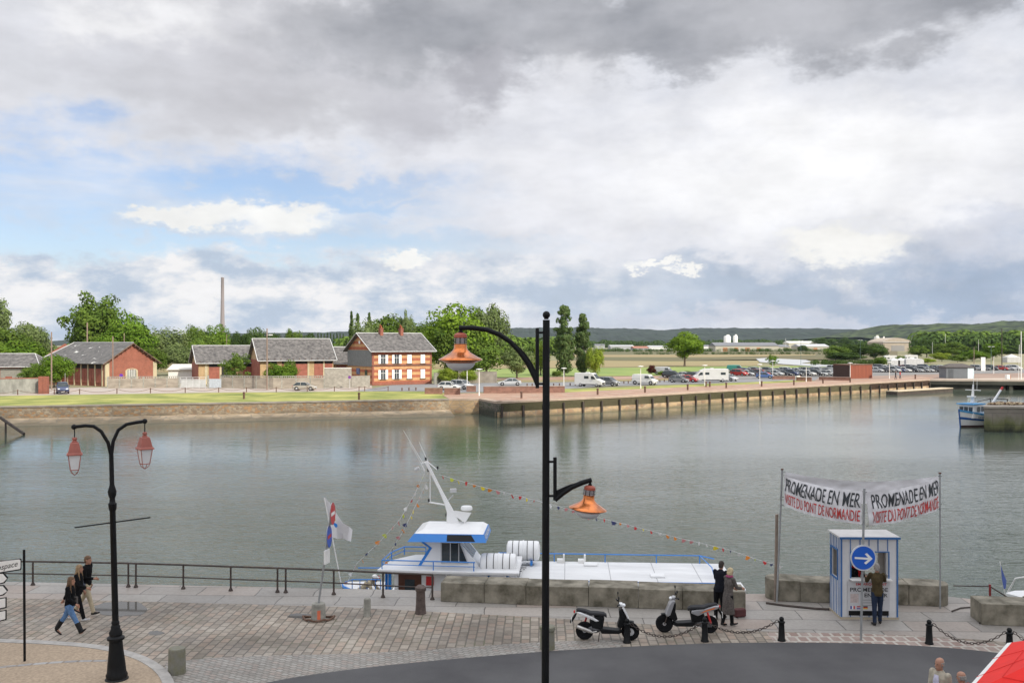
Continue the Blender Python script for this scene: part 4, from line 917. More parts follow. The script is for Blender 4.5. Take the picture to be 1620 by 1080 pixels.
T('feathery light tree just above the house ridge', 643, 487, 26, 280, 'loose', 'pale', low=0.2)
T('low spreading tree between house ridge and big tree', 665, 505, 66, 300, 'round', 'mid', low=0.02)
T('yellow-green bush right behind the house roof end', 676, 520, 40, 240, 'round', 'yellow', low=0.02)
T('large dense tree right of the striped house', 726, 474, 112, 204, 'round', 'sunny', low=0.06)
T('lower leafy skirt of the large tree above the garden wall', 745, 530, 100, 200, 'round', 'mid', low=0.03)
T('tall drooping birch at the right side of the large tree', 770, 471, 66, 208, 'round', 'pale', low=0.1)
T('dense dark underlayer of the large tree beside the house', 722, 500, 84, 200, 'round', 'mid', low=0.03)
T('yellow-flowered shrub beside the house wall', 708, 580, 34, 182, 'round', 'yellow', low=0.02, cat='shrub', name='shrub')
T('yellow shrub above the two white cars', 742, 583, 32, 184, 'round', 'yellow', low=0.02, cat='shrub', name='shrub')
T('pale flowering shrub behind the lamp arm', 818, 545, 56, 212, 'round', 'pale', low=0.04, cat='shrub', name='shrub')
T('slim light tree just left of the dark lamp post', 855, 545, 34, 230, 'willow', 'yellow', low=0.05)
T('taller poplar of the pair by the campervan', 893, 486, 34, 224, 'poplar', 'poplar', low=0.06)
T('shorter poplar of the pair by the campervan', 922, 499, 27, 226, 'poplar', 'poplar', low=0.06)
T('yellow-green willow touching the shorter poplar', 942, 545, 32, 222, 'willow', 'yellow', low=0.04)
T('low shrub between the dark lamp post and the taller poplar', 881, 585, 16, 216, 'round', 'mid', low=0.02, cat='shrub', name='shrub')
T('single round bright green tree in front of the fields', 1083, 521, 62, 318, 'round', 'sunny', low=0.12)
T('dark red bush by the parked minibus', 1031, 576, 14, 232, 'round', 'red', low=0.02, cat='shrub', name='shrub')
T('small bright tree behind the rows of parked cars', 1222, 560, 19, 300, 'loose', 'bright', low=0.15)
for px, lb in ((1047, 'bush by the minibus'), (1088, 'hedge bush left of the motorhome'), (1162, 'bush right of the motorhome'), (1176, 'clipped bush in front of the green-roofed car'), (1237, 'round bush amid the parked cars')):
    T('low green '+lb, px, 586, 15, 228, 'round', 'bright', low=0.01, cat='shrub', name='shrub', group='shrubs in the car park')
T('small leafy tree in front of the red barn', 86, 556, 58, 166, 'round', 'bright', low=0.05, group='trees in front of the workshops')
T('low spreading shrub left of the barn tree', 55, 572, 48, 168, 'round', 'mid', low=0.02, cat='shrub', name='shrub')
T('grey-green tree in front of the smaller workshop', 371, 556, 50, 173, 'loose', 'mid', low=0.1, group='trees in front of the workshops')
T('wide bush over the concrete fence at the taller workshop', 443, 571, 52, 171, 'round', 'bright', low=0.02, cat='shrub', name='shrub', group='trees in front of the workshops')
T('small upright bush before the taller workshop doors', 459, 566, 22, 173, 'round', 'mid', low=0.02, cat='shrub', name='shrub', group='trees in front of the workshops')
# right-hand side clump and marina trees
for i, (px, top, w_, Y, kd, lf, lb) in enumerate((
    (1322, 545, 44, 420, 'round', 'mid', 'rounded tree at the left of the dark clump by the marsh'),
    (1352, 539, 52, 440, 'round', 'dark', 'tallest dark tree of the clump by the marsh'),
    (1384, 541, 40, 430, 'round', 'dark', 'dark tree at the right of the clump by the marsh'),
    (1338, 556, 60, 400, 'round', 'dark', 'low dark tree at the foot of the marsh clump'),
    (1308, 532, 40, 1050, 'round', 'dark', 'wide dark distant tree above the warehouses'),
    (1338, 532, 26, 1050, 'round', 'dark', 'small dark distant tree right of the wide one'),
    (1270, 545, 16, 800, 'round', 'dark', 'dark round tree before the white-roofed warehouse'),
    (1466, 533, 30, 520, 'round', 'dark', 'dark tree right of the curved hangar'),
    (1452, 545, 30, 480, 'round', 'mid', 'green tree below the curved hangar'),
    (1505, 539, 56, 500, 'round', 'mid', 'broad olive tree at the centre of the marina trees'),
    (1490, 556, 34, 400, 'round', 'yellow', 'yellow-green tree behind the grey kiosk'),
    (1538, 552, 40, 400, 'round', 'bright', 'rounded bright tree right of the grey kiosk'),
    (1515, 560, 30, 380, 'round', 'mid', 'low green tree directly above the kiosk roof'),
    (1571, 539, 32, 430, 'round', 'bright', 'tall bright tree beside the dark mast'),
    (1556, 556, 24, 420, 'round', 'mid', 'shaded tree left of the tall bright one'),
    (1598, 545, 34, 560, 'round', 'dark', 'dark tree near the right edge of the photo'),
    (1394, 563, 22, 330, 'round', 'mid', 'bush beside the white tents'),
    (1424, 562, 18, 340, 'round', 'mid', 'bush between the white tents and the marquee'),
    (1468, 566, 24, 360, 'round', 'yellow', 'low yellowish bush left of the kiosk roof'))):
    T(lb, px, top, w_, Y, kd, lf, low=0.03, group='trees by the car park and marina')
# distant hedges: reads as one mass
def band_mass(name, x0, x1, y0, Y, hmin, hmax, n, leaf, seed):
    rnd = random.Random(seed); vs = []; fs = []
    for i in range(n):
        px = rnd.uniform(x0, x1); yy = Y*rnd.uniform(0.97, 1.03); X = (px-CX)/F*yy; hh = lerp(hmin, hmax, 0.5+0.5*mnoise.noise(Vector((px*0.06, seed, 0)))+rnd.uniform(-.15, .15))
        for j in range(60):
            n_ = Vector((rnd.gauss(0, 1), rnd.gauss(0, 1), rnd.gauss(0, 1))).normalized(); r = hh*0.5
            p = Vector((X, yy, hh*0.5))+Vector((n_.x*r*1.3, n_.y*r, n_.z*r)); a = (n_+Vector((0, 0, .2))).orthogonal().normalized(); b_ = n_.cross(a); s = hh*0.10
            o = len(vs); vs += [tuple(p+a*s), tuple(p+b_*s), tuple(p-a*s), tuple(p-b_*s)]; fs.append((o, o+1, o+2, o+3))
    b = MB(); b.add(vs, fs); return b.build(name, LEAF[leaf], kind='stuff')
band_mass('treeline', 860, 1130, 0, 1500, 7, 15, 150, 'dark', 3)
band_mass('treeline', 1120, 1420, 0, 1600, 8, 18, 150, 'dark', 4)
band_mass('hedge', 940, 1320, 0, 840, 1.5, 4.2, 230, 'dark', 5)
band_mass('hedge', 1000, 1400, 0, 640, 0.8, 2.4, 150, 'dark', 6)
band_mass('woods', 1452, 1640, 0, 700, 8, 17, 170, 'dark', 8)
band_mass('woods', 1455, 1640, 0, 950, 14, 24, 120, 'mid', 9)
band_mass('woods', -80, 560, 0, 420, 4, 8, 330, 'mid', 10)
band_mass('woods', 540, 900, 0, 600, 8, 15, 160, 'mid', 11)
band_mass('reeds', 1285, 1400, 0, 340, 1.0, 2.4, 90, 'dark', 12)
# ================================================================ VEHICLES
M_tyre = mat('tyre_rubber', (0.010, 0.010, 0.011), 0.9, 0.1, 4, spec=0.15); M_rim = mat('rim_metal', (0.45, 0.45, 0.46), 0.35, 0.05, 2, metal=0.6)
M_cglass = glassy('car_glass', (0.035, 0.045, 0.05), 0.06); M_trim = mat('black_trim', (0.015, 0.015, 0.016), 0.6, spec=0.25)
M_hl = mat('headlight_lens', (0.75, 0.77, 0.78), 0.15, 0.05, 2); M_tl = mat('tail_light', (0.45, 0.03, 0.02), 0.3, 0.05, 2)
PAINT = {}
for n_, c_ in dict(silver=(0.42, 0.43, 0.44), white=(0.60, 0.60, 0.59), grey=(0.17, 0.175, 0.18), dark=(0.028, 0.03, 0.035), navy=(0.03, 0.045, 0.11), red=(0.38, 0.03, 0.025), maroon=(0.17, 0.03, 0.03), beige=(0.34, 0.31, 0.26), teal=(0.03, 0.19, 0.15), blue=(0.07, 0.13, 0.30), green=(0.05, 0.10, 0.06)).items():
    PAINT[n_] = mat('paint_'+n_, c_, 0.3, 0.04, 1.0, coat=0.5)
PAINT['body'] = mat('car_paint', (0.42, 0.43, 0.44), 0.3, 0.04, 1.0, coat=0.5)
def ringx(x, w, z0, z1, r=0.12, wt=None):
    wt = wt or w*0.94
    return [(x, -w+r*.6, z0), (x, w-r*.6, z0), (x, w, z0+r), (x, w, (z0+z1)/2), (x, wt, z1-r*.5), (x, wt-r, z1), (x, -wt+r, z1), (x, -wt, z1-r*.5), (x, -w, (z0+z1)/2), (x, -w, z0+r)]
def wheel(parent, x, y, r, wd=0.2):
    t = MB(); t.lathe([(r*0.6, -wd/2), (r*0.93, -wd/2), (r, -wd*0.3), (r, wd*0.3), (r*0.93, wd/2), (r*0.6, wd/2)], 16, (x, y, r), 'Y'); o = t.build('wheel', M_tyre, parent, smooth=True)
    s = 1 if y > 0 else -1
    b = MB(); b.lathe([(r*0.62, 0), (r*0.55, 0.015), (r*0.15, 0.03)] if s > 0 else [(r*0.15, -0.03), (r*0.55, -0.015), (r*0.62, 0)], 12, (x, y+s*(wd/2+0.002), r), 'Y'); b.build('rim', M_rim, o)
    return o
def make_car(name, label, kind, group='parked cars'):
    r = thing(name, label, {'van': 'van', 'camper': 'camper van'}.get(kind, 'car'), (0, 0, 0), 0, group)
    if kind == 'hatch':   L, w, hood, belt, top, st = 4.0, 0.85, 0.86, 0.92, 1.46, (0.95, 0.25, -1.25, -1.9)
    elif kind == 'sedan': L, w, hood, belt, top, st = 4.5, 0.87, 0.82, 0.88, 1.38, (1.05, 0.15, -1.1, -1.85)
    elif kind == 'mpv':   L, w, hood, belt, top, st = 4.4, 0.89, 0.98, 1.02, 1.68, (1.35, 0.55, -1.7, -2.12)
    elif kind == 'suv':   L, w, hood, belt, top, st = 4.3, 0.9, 1.08, 1.12, 1.80, (0.85, 0.45, -1.95, -2.1)
    elif kind == 'van':   L, w, hood, belt, top, st = 4.9, 0.95, 1.12, 1.2, 2.0, (1.75, 1.05, -2.2, -2.4)
    h = L/2; b = MB(); zb = 0.24
    tail = {'sedan': 0.92, 'hatch': belt, 'mpv': belt, 'suv': belt, 'van': belt}[kind]
    b.loft([ringx(-h, w*0.86, zb+0.14, belt*0.8), ringx(-h+0.1, w*0.96, zb, tail-0.02), ringx(-h+0.5, w, zb-0.04, tail), ringx(st[0]-0.9, w, zb-0.04, belt), ringx(st[0], w, zb-0.04, hood+0.04), ringx(h-0.55, w*0.98, zb-0.04, hood-0.05), ringx(h-0.12, w*0.9, zb, hood-0.2), ringx(h, w*0.76, zb+0.14, hood-0.36)])
    b.build('body', PAINT['body'], r, smooth=True)
    def gr(x, wx, z0, z1, wt): return [(x, -wx, z0), (x, wx, z0), (x, wt, z1), (x, -wt, z1)]
    # greenhouse: slanted windscreen, roof, slanted back
    def hexa(x0, x1, x2, x3, wb, wt, z0, z1, mbx): # bottom front x0, top front x1, top back x2, bottom back x3
        mbx.add([(x0, -wb, z0), (x0, wb, z0), (x3, wb, z0), (x3, -wb, z0), (x1, -wt, z1), (x1, wt, z1), (x2, wt, z1), (x2, -wt, z1)], [(3, 2, 1, 0), (4, 5, 6, 7), (0, 1, 5, 4), (2, 3, 7, 6), (1, 2, 6, 5), (3, 0, 4, 7)])
    wt = w*0.74 if kind != 'van' else w*0.88
    if kind == 'van':
        g = MB(); hexa(st[0], st[1], st[2], st[3], w*0.97, wt, belt-0.03, top-0.06, g); g.build('cabin', PAINT['body'], r)
        gl = MB(); hexa(st[0]+0.03, st[1]+0.16, st[1]-0.06, st[1]-0.1, w*0.9, wt*0.93, belt+0.02, top-0.26, gl)
        gl.add([(st[0]-0.2, s*(w*0.985), belt+0.04) for s in (-1, 1)]+[(0.35, s*(w*0.985), belt+0.04) for s in (-1, 1)]+[(0.35, s*(w*0.925), top-0.3) for s in (-1, 1)]+[(st[1]+0.05, s*(w*0.925), top-0.3) for s in (-1, 1)], [(0, 2, 4, 6), (1, 7, 5, 3)])
        gl.build('windscreen', M_cglass, r)
    else:
        g = MB(); hexa(st[0], st[1], st[2], st[3], w*0.93, wt, belt-0.03, top-0.07, g); g.build('window', M_cglass, r)
        p = MB()
        for s in (-1, 1):
            for xa in (st[0], (st[0]+st[3])/2-0.1, st[3]):
                t0 = (xa-st[3])/(st[0]-st[3]); xb = lerp(st[2], st[1], t0)
                p.tube([(xa, s*w*0.925, belt-0.02), (xb, s*(wt-0.005), top-0.08)], 0.045, 4)
        p.build('pillar', PAINT['body'], r)
    t = MB(); x1, x2 = st[1]+0.08, st[2]-0.08
    t.loft([[(x, -wt, top-0.08), (x, wt, top-0.08), (x, wt*0.86, z), (x, -wt*0.86, z)] for x, z in ((x1, top-0.06), (x1-0.35, top-0.005), ((x1+x2)/2, top+0.02), (x2+0.3, top-0.01), (x2, top-0.06))]); t.build('roof', PAINT['body'], r, smooth=True)
    wr = 0.31 if kind not in ('suv', 'van') else 0.35
    for x in (h-0.82, -h+0.78):
        for s in (-1, 1):
            MB().lathe([(wr*1.17, -0.01), (wr*1.17, 0.01)], 14, (x, s*(w+0.002), wr+0.02), 'Y').build('wheel_arch', M_trim, r); wheel(r, x, s*(w-0.08), wr)
    for s in (-1, 1):
        MB().box((h-0.1, s*w*0.66, hood-0.29), (0.16, 0.34, 0.15)).build('headlight', M_hl, r, bevel=0.03)
        MB().box((-h+0.06, s*w*0.78, belt-0.18), (0.1, 0.16, 0.3)).build('tail_light', M_tl, r)
        MB().box((st[0]-0.35, s*(w+0.08), belt+0.08), (0.12, 0.16, 0.12)).build('mirror', PAINT['body'], r)
    MB().box((h-0.02, 0, 0.42), (0.08, w*1.1, 0.16)).build('grille', M_trim, r)
    MB().box((h+0.03, 0, 0.36), (0.02, 0.5, 0.11)).build('number_plate', M_white, r)
    return r
CAR = {}
def vehicle(px, py, kind, paint, label, heading, group='parked cars', scale=1.0):
    """heading in degrees: the way the bonnet points, 0 = to the right of the photo, -90 = towards the camera"""
    g = G(px, py, 0.05); names = {'hatch': 'parked_car', 'sedan': 'parked_car', 'mpv': 'parked_car', 'suv': 'jeep', 'van': 'parked_van'}
    if kind not in CAR:
        CAR[kind] = make_car(names[kind], label, kind); r = CAR[kind]; r.location = (g.x, g.y, 0.06); r.rotation_euler.z = radians(heading); r['group'] = group
        stack = [r]
        for c in list(bpy.data.objects):
            q = c
            while q.parent: q = q.parent
            if q is r and c.type == 'MESH':
                for i, sl in enumerate(c.material_slots):
                    if sl.material == PAINT['body']: sl.link = 'OBJECT'; sl.material = PAINT[paint]
        r['paint_first'] = paint; del r['paint_first']; CAR[kind+'_p'] = paint; return r
    return copy_tree(CAR[kind], (g.x, g.y, 0.06), radians(heading), label, group, {PAINT[CAR[kind+'_p']].name: PAINT[paint], 'car_paint': PAINT[paint]}, (scale,)*3)
V = vehicle
GR1 = 'cars parked along the far road'
V(99, 622, 'suv', 'navy', 'dark navy jeep-like car parked under the small leafy tree', -62, GR1)
V(482, 617.3, 'hatch', 'beige', 'grey-beige hatchback parked in front of the concrete panel fence', 0, GR1)
V(711, 616.5, 'hatch', 'white', 'white hatchback parked behind the low dark brick wall', -12, GR1)
V(730, 615.5, 'mpv', 'silver', 'silver family car parked beside the white hatchback', -38, GR1)
V(806, 609.5, 'sedan', 'silver', 'silver coupe parked alone below the stone garden wall', 184, GR1)
V(962, 609.8, 'mpv', 'grey', 'dark grey family car with roof box right behind the white campervan', -35, GR1)
V(1020, 608, 'van', 'white', 'white panel van parked alone left of the round tree', -32, GR1)
V(1051, 592.5, 'van', 'silver', 'silver minibus parked beside the dark red bush', -25, 'cars in the car park')
GR2 = 'cars in the car park'
V(1063, 597.5, 'mpv', 'dark', 'black family car just behind the dark grey hatchback', -30, GR2)
V(1074, 604.6, 'hatch', 'grey', 'dark grey hatchback in front, left of the red car', -28, GR2)
V(1084, 597, 'sedan', 'silver', 'silver car half hidden behind the red car', -30, GR2)
V(1090, 604.2, 'hatch', 'red', 'bright red hatchback left of the motorhome', -32, GR2)
V(1153, 602.3, 'hatch', 'silver', 'small silver car right behind the motorhome', -50, GR2)
V(1098, 598, 'hatch', 'dark', 'black car half hidden by the motorhome front', -35, GR2)
V(1164, 588.5, 'van', 'teal', 'teal green van in the back row left of the maroon car', -20, GR2)
V(1210, 598.3, 'hatch', 'blue', 'small blue car parked ahead of the front row', -20, GR2)
rowA = [(1170, 'red', 'mpv'), (1183, 'silver', 'hatch'), (1190, 'dark', 'hatch'), (1200, 'maroon', 'mpv'), (1207, 'red', 'hatch'), (1217, 'grey', 'sedan'), (1228, 'silver', 'hatch'), (1241, 'dark', 'sedan'), (1252, 'navy', 'mpv'), (1259, 'dark', 'hatch'), (1271, 'dark', 'sedan'), (1280, 'white', 'hatch'), (1289, 'dark', 'mpv'), (1297, 'silver', 'sedan'), (1305, 'grey', 'hatch'), (1313, 'white', 'hatch')]
rowB = [(1178, 'navy', 'hatch'), (1187, 'silver', 'sedan'), (1194, 'grey', 'mpv'), (1204, 'white', 'hatch'), (1213, 'dark', 'mpv'), (1221, 'silver', 'hatch'), (1232, 'grey', 'sedan'), (1244, 'white', 'mpv'), (1262, 'silver', 'hatch'), (1275, 'grey', 'mpv'), (1284, 'navy', 'hatch'), (1293, 'silver', 'mpv'), (1302, 'dark', 'sedan'), (1310, 'grey', 'hatch')]
COLN = {'dark': 'black', 'grey': 'dark grey', 'navy': 'navy', 'beige': 'beige'}
KN = {'mpv': 'family car', 'hatch': 'hatchback', 'sedan': 'saloon', 'suv': 'jeep', 'van': 'van'}
def row(rw, py, where, grp, hd):
    prev = None
    for px, c, k in rw:
        c2 = COLN.get(c, c); l = f'{c2} {KN[k]} in {where}, ' + (f'beside a {prev}' if prev else 'first of the row')
        while any(l == o.get('label') for o in bpy.data.objects): l = l.replace(' in ', ' further along in ', 1) if 'further' not in l else l.replace('further along', 'near the right end')
        V(px, py+0.012*(px-rw[0][0])*0, k, c, l, hd+random.uniform(-4, 4), grp); prev = f'{c2} {KN[k]}'
row(rowA, 594.3, 'the front car park row', 'front row of parked cars', -48)
row(rowB, 590.0, 'the middle car park row', 'middle row of parked cars', -48)
rowC = [(1387, 'silver', 'hatch'), (1396, 'dark', 'sedan'), (1405, 'grey', 'hatch'), (1413, 'silver', 'mpv'), (1422, 'navy', 'hatch'), (1431, 'white', 'hatch'), (1440, 'dark', 'mpv'), (1449, 'silver', 'sedan'), (1458, 'grey', 'mpv'), (1467, 'silver', 'hatch'), (1476, 'dark', 'hatch'), (1485, 'dark', 'sedan')]
rowD = [(1392, 'grey', 'mpv'), (1401, 'white', 'hatch'), (1410, 'dark', 'hatch'), (1419, 'silver', 'sedan'), (1428, 'maroon', 'hatch'), (1437, 'silver', 'mpv'), (1446, 'dark', 'hatch'), (1462, 'navy', 'mpv'), (1480, 'grey', 'hatch'), (1490, 'silver', 'hatch')]
row(rowC, 588.5, 'the promenade row left of the kiosk', 'parked cars left of the kiosk', -45)
row(rowD, 584.8, 'the rear row left of the kiosk', 'rear row of parked cars left of the kiosk', -45)
row([(1534, 'dark', 'hatch'), (1546, 'silver', 'mpv'), (1556, 'grey', 'hatch'), (1566, 'dark', 'mpv'), (1584, 'red', 'hatch'), (1595, 'silver', 'hatch'), (1604, 'white', 'mpv')], 585.5, 'the row right of the kiosk', 'parked cars right of the kiosk', -40)
row([(1320, 'silver', 'mpv'), (1331, 'dark', 'hatch'), (1352, 'white', 'mpv'), (1363, 'silver', 'hatch'), (1375, 'grey', 'mpv')], 586.3, 'the row behind the rust cabin', 'parked cars behind the cabin', -40)
# campervan and motorhome
def boxy(name, label, px, py, heading, L, W2, Hh, nose, cat):
    g = G(px, py, 0.05); r = thing(name, label, cat, (g.x, g.y, 0.03), radians(heading), 'camper vehicles'); h = L/2
    pm = PAINT['white']
    if nose == 'van':
        prof = [(-h, 0.35), (-h, Hh-0.1), (-h+0.15, Hh), (h-2.1, Hh), (h-1.75, Hh-0.12), (h-0.95, 1.42), (h-0.15, 1.08), (h, 0.8), (h, 0.35)]
    else:
        prof = [(-h, 0.4), (-h, Hh-0.15), (-h+0.2, Hh), (h-2.6, Hh), (h-1.7, Hh-0.35), (h-0.75, 1.45), (h-0.1, 1.1), (h, 0.75), (h, 0.35)]
    b = MB(); n = len(prof)
    b.add([(x, -W2, z) for x, z in prof]+[(x, W2, z) for x, z in prof], [tuple(range(n)), tuple(range(2*n-1, n-1, -1))]+[(i, n+i, n+(i+1) % n, (i+1) % n) for i in range(n)])
    b.build('body', pm, r, bevel=0.07)
    a = Vector((prof[4][0], prof[4][1])); c = Vector((prof[5][0], prof[5][1])); d = (c-a).normalized(); nn = Vector((-d.y, d.x))
    if nn.x < 0: nn = -nn
    p0 = a+d*0.12+nn*0.012; p1 = c-d*0.06+nn*0.012
    MB().plate([(p0.x, -W2*0.86, p0.y), (p1.x, -W2*0.92, p1.y), (p1.x, W2*0.92, p1.y), (p0.x, W2*0.86, p0.y)], 0.004).build('windscreen', M_cglass, r)
    for s in (-1, 1):
        MB().add([(h-1.15, s*(W2+.01), 1.42), (h-2.1, s*(W2+.01), 1.42), (h-2.1, s*(W2+.01), min(Hh-0.5, 2.0)), (h-1.65, s*(W2+.01), min(Hh-0.5, 2.0))], [(0, 1, 2, 3)]).build('side_window', M_cglass, r)
        MB().box((h-3.0, s*W2, 1.75), (0.9, 0.04, 0.5)).build('side_window', M_cglass, r)
        if L > 5.6: MB().box((-h+1.1, s*W2, 1.75), (1.0, 0.04, 0.5)).build('side_window', M_cglass, r)
        MB().box((h-0.07, s*W2*0.75, 0.95), (0.2, 0.3, 0.28)).build('headlight', M_hl, r, bevel=0.03)
        for x in (h-1.0, -h+1.2): wheel(r, x, s*(W2-0.1), 0.34)
        MB().box((0, s*W2, 0.42), (L*0.5, 0.05, 0.16)).build('skirt', M_trim, r)
        MB().box((h-1.55, s*(W2+0.14), 1.6), (0.1, 0.2, 0.32)).build('mirror', M_trim, r)
    MB().box((h, 0, 0.62), (0.06, W2*1.3, 0.3)).build('grille', M_trim, r)
    MB().box((-0.4, 0, Hh+0.07), (0.7, 0.6, 0.14)).build('roof_hatch', M_zinc, r)
    return r
boxy('camper_van', 'white high-roofed campervan parked in front of the poplar pair', 933, 611, -26, 5.4, 1.0, 2.55, 'van', 'camper van')
boxy('motorhome', 'long white motorhome with sloping nose left of the small silver car', 1123, 603.5, 176, 7.4, 1.1, 2.75, 'home', 'motorhome')
boxy('motorhome', 'white caravan-like motorhome in the back near the white tents', 1405, 573, 178, 6.5, 1.1, 2.9, 'home', 'motorhome')
boxy('motorhome', 'white motorhome parked behind the marquee', 1438, 572, 178, 6.8, 1.1, 2.9, 'home', 'motorhome')
M_cv = mat('tent_canvas', (0.50, 0.50, 0.49), 0.8, 0.1, 1.5)
def tent(label, px, py, w, d, h, peak, name='market_tent', cat='tent', grp='white tents behind the car park'):
    g = G(px, py); r = thing(name, label, cat, (g.x, g.y, 0), 0, grp)
    b = MB(); b.loft([[(-w/2, -d/2, h), (w/2, -d/2, h), (w/2, d/2, h), (-w/2, d/2, h)], [(-.1, -.1, h+peak), (.1, -.1, h+peak), (.1, .1, h+peak), (-.1, .1, h+peak)]]); b.build('roof', M_cv, r)
    MB().bx(-w/2, w/2, -d/2, d/2, 0.0, h-0.01).build('wall', M_cv, r)
tent('small pointed white tent, first left of the marquee pair', 1414, 580, 3, 3, 2.2, 0.9); tent('small pointed white tent beside the long marquee', 1425, 580, 3, 3, 2.2, 0.9)
tent('long white marquee between small tents and marina trees', 1442, 580, 5.4, 4, 2.7, 0.4, 'marquee'); tent('white marquee far right near the edge of the photo', 1600, 573, 5.5, 4, 2.2, 1.2, 'marquee')
tent('narrow white booth at the right end of the marquee', 1456, 580, 1.6, 2, 2.3, 0.3, 'white_booth', 'booth')
# ================================================================ POSTS AND LAMPS ON THE FAR BANK
def pole_lamp(label, px, base, top, kind='disc'):
    g = G(px, base); hgt = H-(top-HY)/F*g.y
    r = thing('street_lamp' if kind != 'bare' else 'white_pole', label, 'street lamp' if kind != 'bare' else 'pole', g, 0, 'lamps along the promenade')
    MB().lathe([(0.11, 0), (0.11, 0.4), (0.07, 0.5), (0.06, hgt-0.25)], 8).build('post', M_white if kind != 'tall' else MATS.get('green_post') or mat('green_post', (0.10, 0.16, 0.14), 0.6), r)
    if kind == 'disc':
        MB().lathe([(0.06, hgt-0.25), (0.16, hgt-0.2), (0.16, hgt-0.08), (0.52, hgt-0.07), (0.50, hgt-0.01), (0.1, hgt+0.05)], 14).build('lamp_head', M_white, r)
    elif kind == 'tall':
        for s in (-1, 1): MB().box((s*0.55, 0, hgt-0.2), (0.7, 0.3, 0.14)).build('lamp_head', M_zinc, r)
for a in ((739, 618, 583, 'white disc lamp standing just behind the two white cars'), (758, 626, 583.5, 'white disc lamp at the corner of the quay'), (892, 614, 582, 'white disc lamp between the dark lamp post and the campervan'),
          (1013.5, 614.5, 579, 'white disc lamp in front of the white panel van'), (1115, 610, 577.5, 'white disc lamp in front of the motorhome'), (1202, 607.5, 576, 'white disc lamp in front of the first car row'),
          (1222.5, 598, 570.5, 'white disc lamp standing among the car park shrubs'), (1345, 601.5, 573.5, 'white disc lamp at the corner of the rust-coloured cabin'), (1407, 599, 572.5, 'white disc lamp on the promenade right of the rust cabin')): pole_lamp(a[3], *a[:3])
pole_lamp('slim white pole with small red bin on the grass', 1275.5, 604, 579, 'bare'); pole_lamp('tall white post right of the grey kiosk', 1572, 591, 562, 'bare')
pole_lamp('tall green twin-headed lamp in front of the shorter poplar', 925, 589, 545, 'tall'); pole_lamp('tall green twin-headed lamp behind the front car row', 1267, 577, 538, 'tall')
pole_lamp('tall green twin-headed lamp behind the rust-coloured cabin', 1361, 574, 537, 'tall'); pole_lamp('tall grey twin-headed lamp at the marina trees', 1568, 587, 547, 'tall')
M_pole = mat('grey_wood_pole', (0.26, 0.19, 0.15), 0.9, 0.15, 1.0, stretch=(1, 1, 0.2))
def wood_pole(label, px, base, top, Y=None, lamp=False, r0=0.14, m=None, n='utility_pole', tilt=0.0):
    Y = Y or GY(base); X = (px-CX)/F*Y; hgt = H-(top-HY)/F*Y
    r = thing(n, label, 'pole', (X, Y, 0), 0, 'poles')
    MB().tube([(0, 0, 0), (tilt*hgt, 0, hgt)], [r0, r0*0.75], 8).build('post', m or M_pole, r)
    if lamp:
        a = MB(); a.tube([(0, -0.1, hgt-1.2), (0.5, -0.3, hgt-1.1)], 0.035, 5); a.box((0.75, -0.35, hgt-1.12), (0.6, 0.25, 0.16)); a.build('lamp_head', M_white, r)
wood_pole('wooden pole in front of the red barn corner', 178.5, 613, 532); wood_pole('tall wooden pole with lamp before the taller workshop', 422.5, 616, 519.5, lamp=True)
wood_pole('wooden pole rising behind the barn ridge', 138, 0, 510, 186, r0=0.17); wood_pole('short wooden pole at the left of the barn roof', 81.5, 0, 525, 160); wood_pole('thin pole behind the right end of the barn roof', 196.5, 0, 527, 186, r0=0.1)
wood_pole('short post above the smaller workshop roof', 358.5, 0, 528, 200, r0=0.08)
wood_pole('dark mast at the marina right of the trees', 1585, 582, 520, r0=0.16, m=M_timber); wood_pole('slim brown pole right of the kiosk roof', 1541, 585, 549, r0=0.12)
wood_pole('thin pale mast above the marina woods, left', 1475, 0, 541, 420, r0=0.09, m=M_zinc); wood_pole('thin white mast above the marina woods, middle', 1495.5, 0, 528, 520, r0=0.10, m=M_white)
wood_pole('thin white mast above the marina woods, right', 1548, 0, 537, 470, r0=0.09, m=M_white); wood_pole('tall white sailing mast at the right edge', 1615.5, 600, 524, r0=0.12, m=M_white)
wood_pole('thin leaning white mast beside the tall sailing mast', 1611.5, 600, 545, r0=0.06, m=M_white, tilt=0.02)
wood_pole('slim post at the far warehouses', 1243, 0, 535, 900, r0=0.25, m=M_zinc)
sg = thing('sign_panel', 'tall white information panel right of the kiosk', 'sign', tuple(G(1556, 588)), 0); MB().bx(-0.7, 0.5, -0.08, 0.08, 0.3, 4.1).build('panel', M_white, sg); MB().bx(-0.6, -0.4, -0.1, 0.1, 0, 0.3).build('leg', M_zinc, sg); MB().bx(0.2, 0.4, -0.1, 0.1, 0, 0.3).build('leg', M_zinc, sg)
for px, py, lb in ((1262, 601.5, 'white box-shaped bin at the low dark wall'), (1594, 599.5, 'pale utility box near the pier edge')):
    bb = thing('utility_box', lb, 'box', tuple(G(px, py)), 0.3); MB().bx(-0.4, 0.4, -0.35, 0.35, 0, 1.0).build('body', M_white, bb, bevel=0.03); MB().bx(0.41, 0.6, -0.3, 0.3, 0, 0.95).build('side_panel', M_org, bb)
wood_pole('thin street sign post behind the concrete fence', 103, 0, 590, 156, r0=0.03, m=M_zinc)
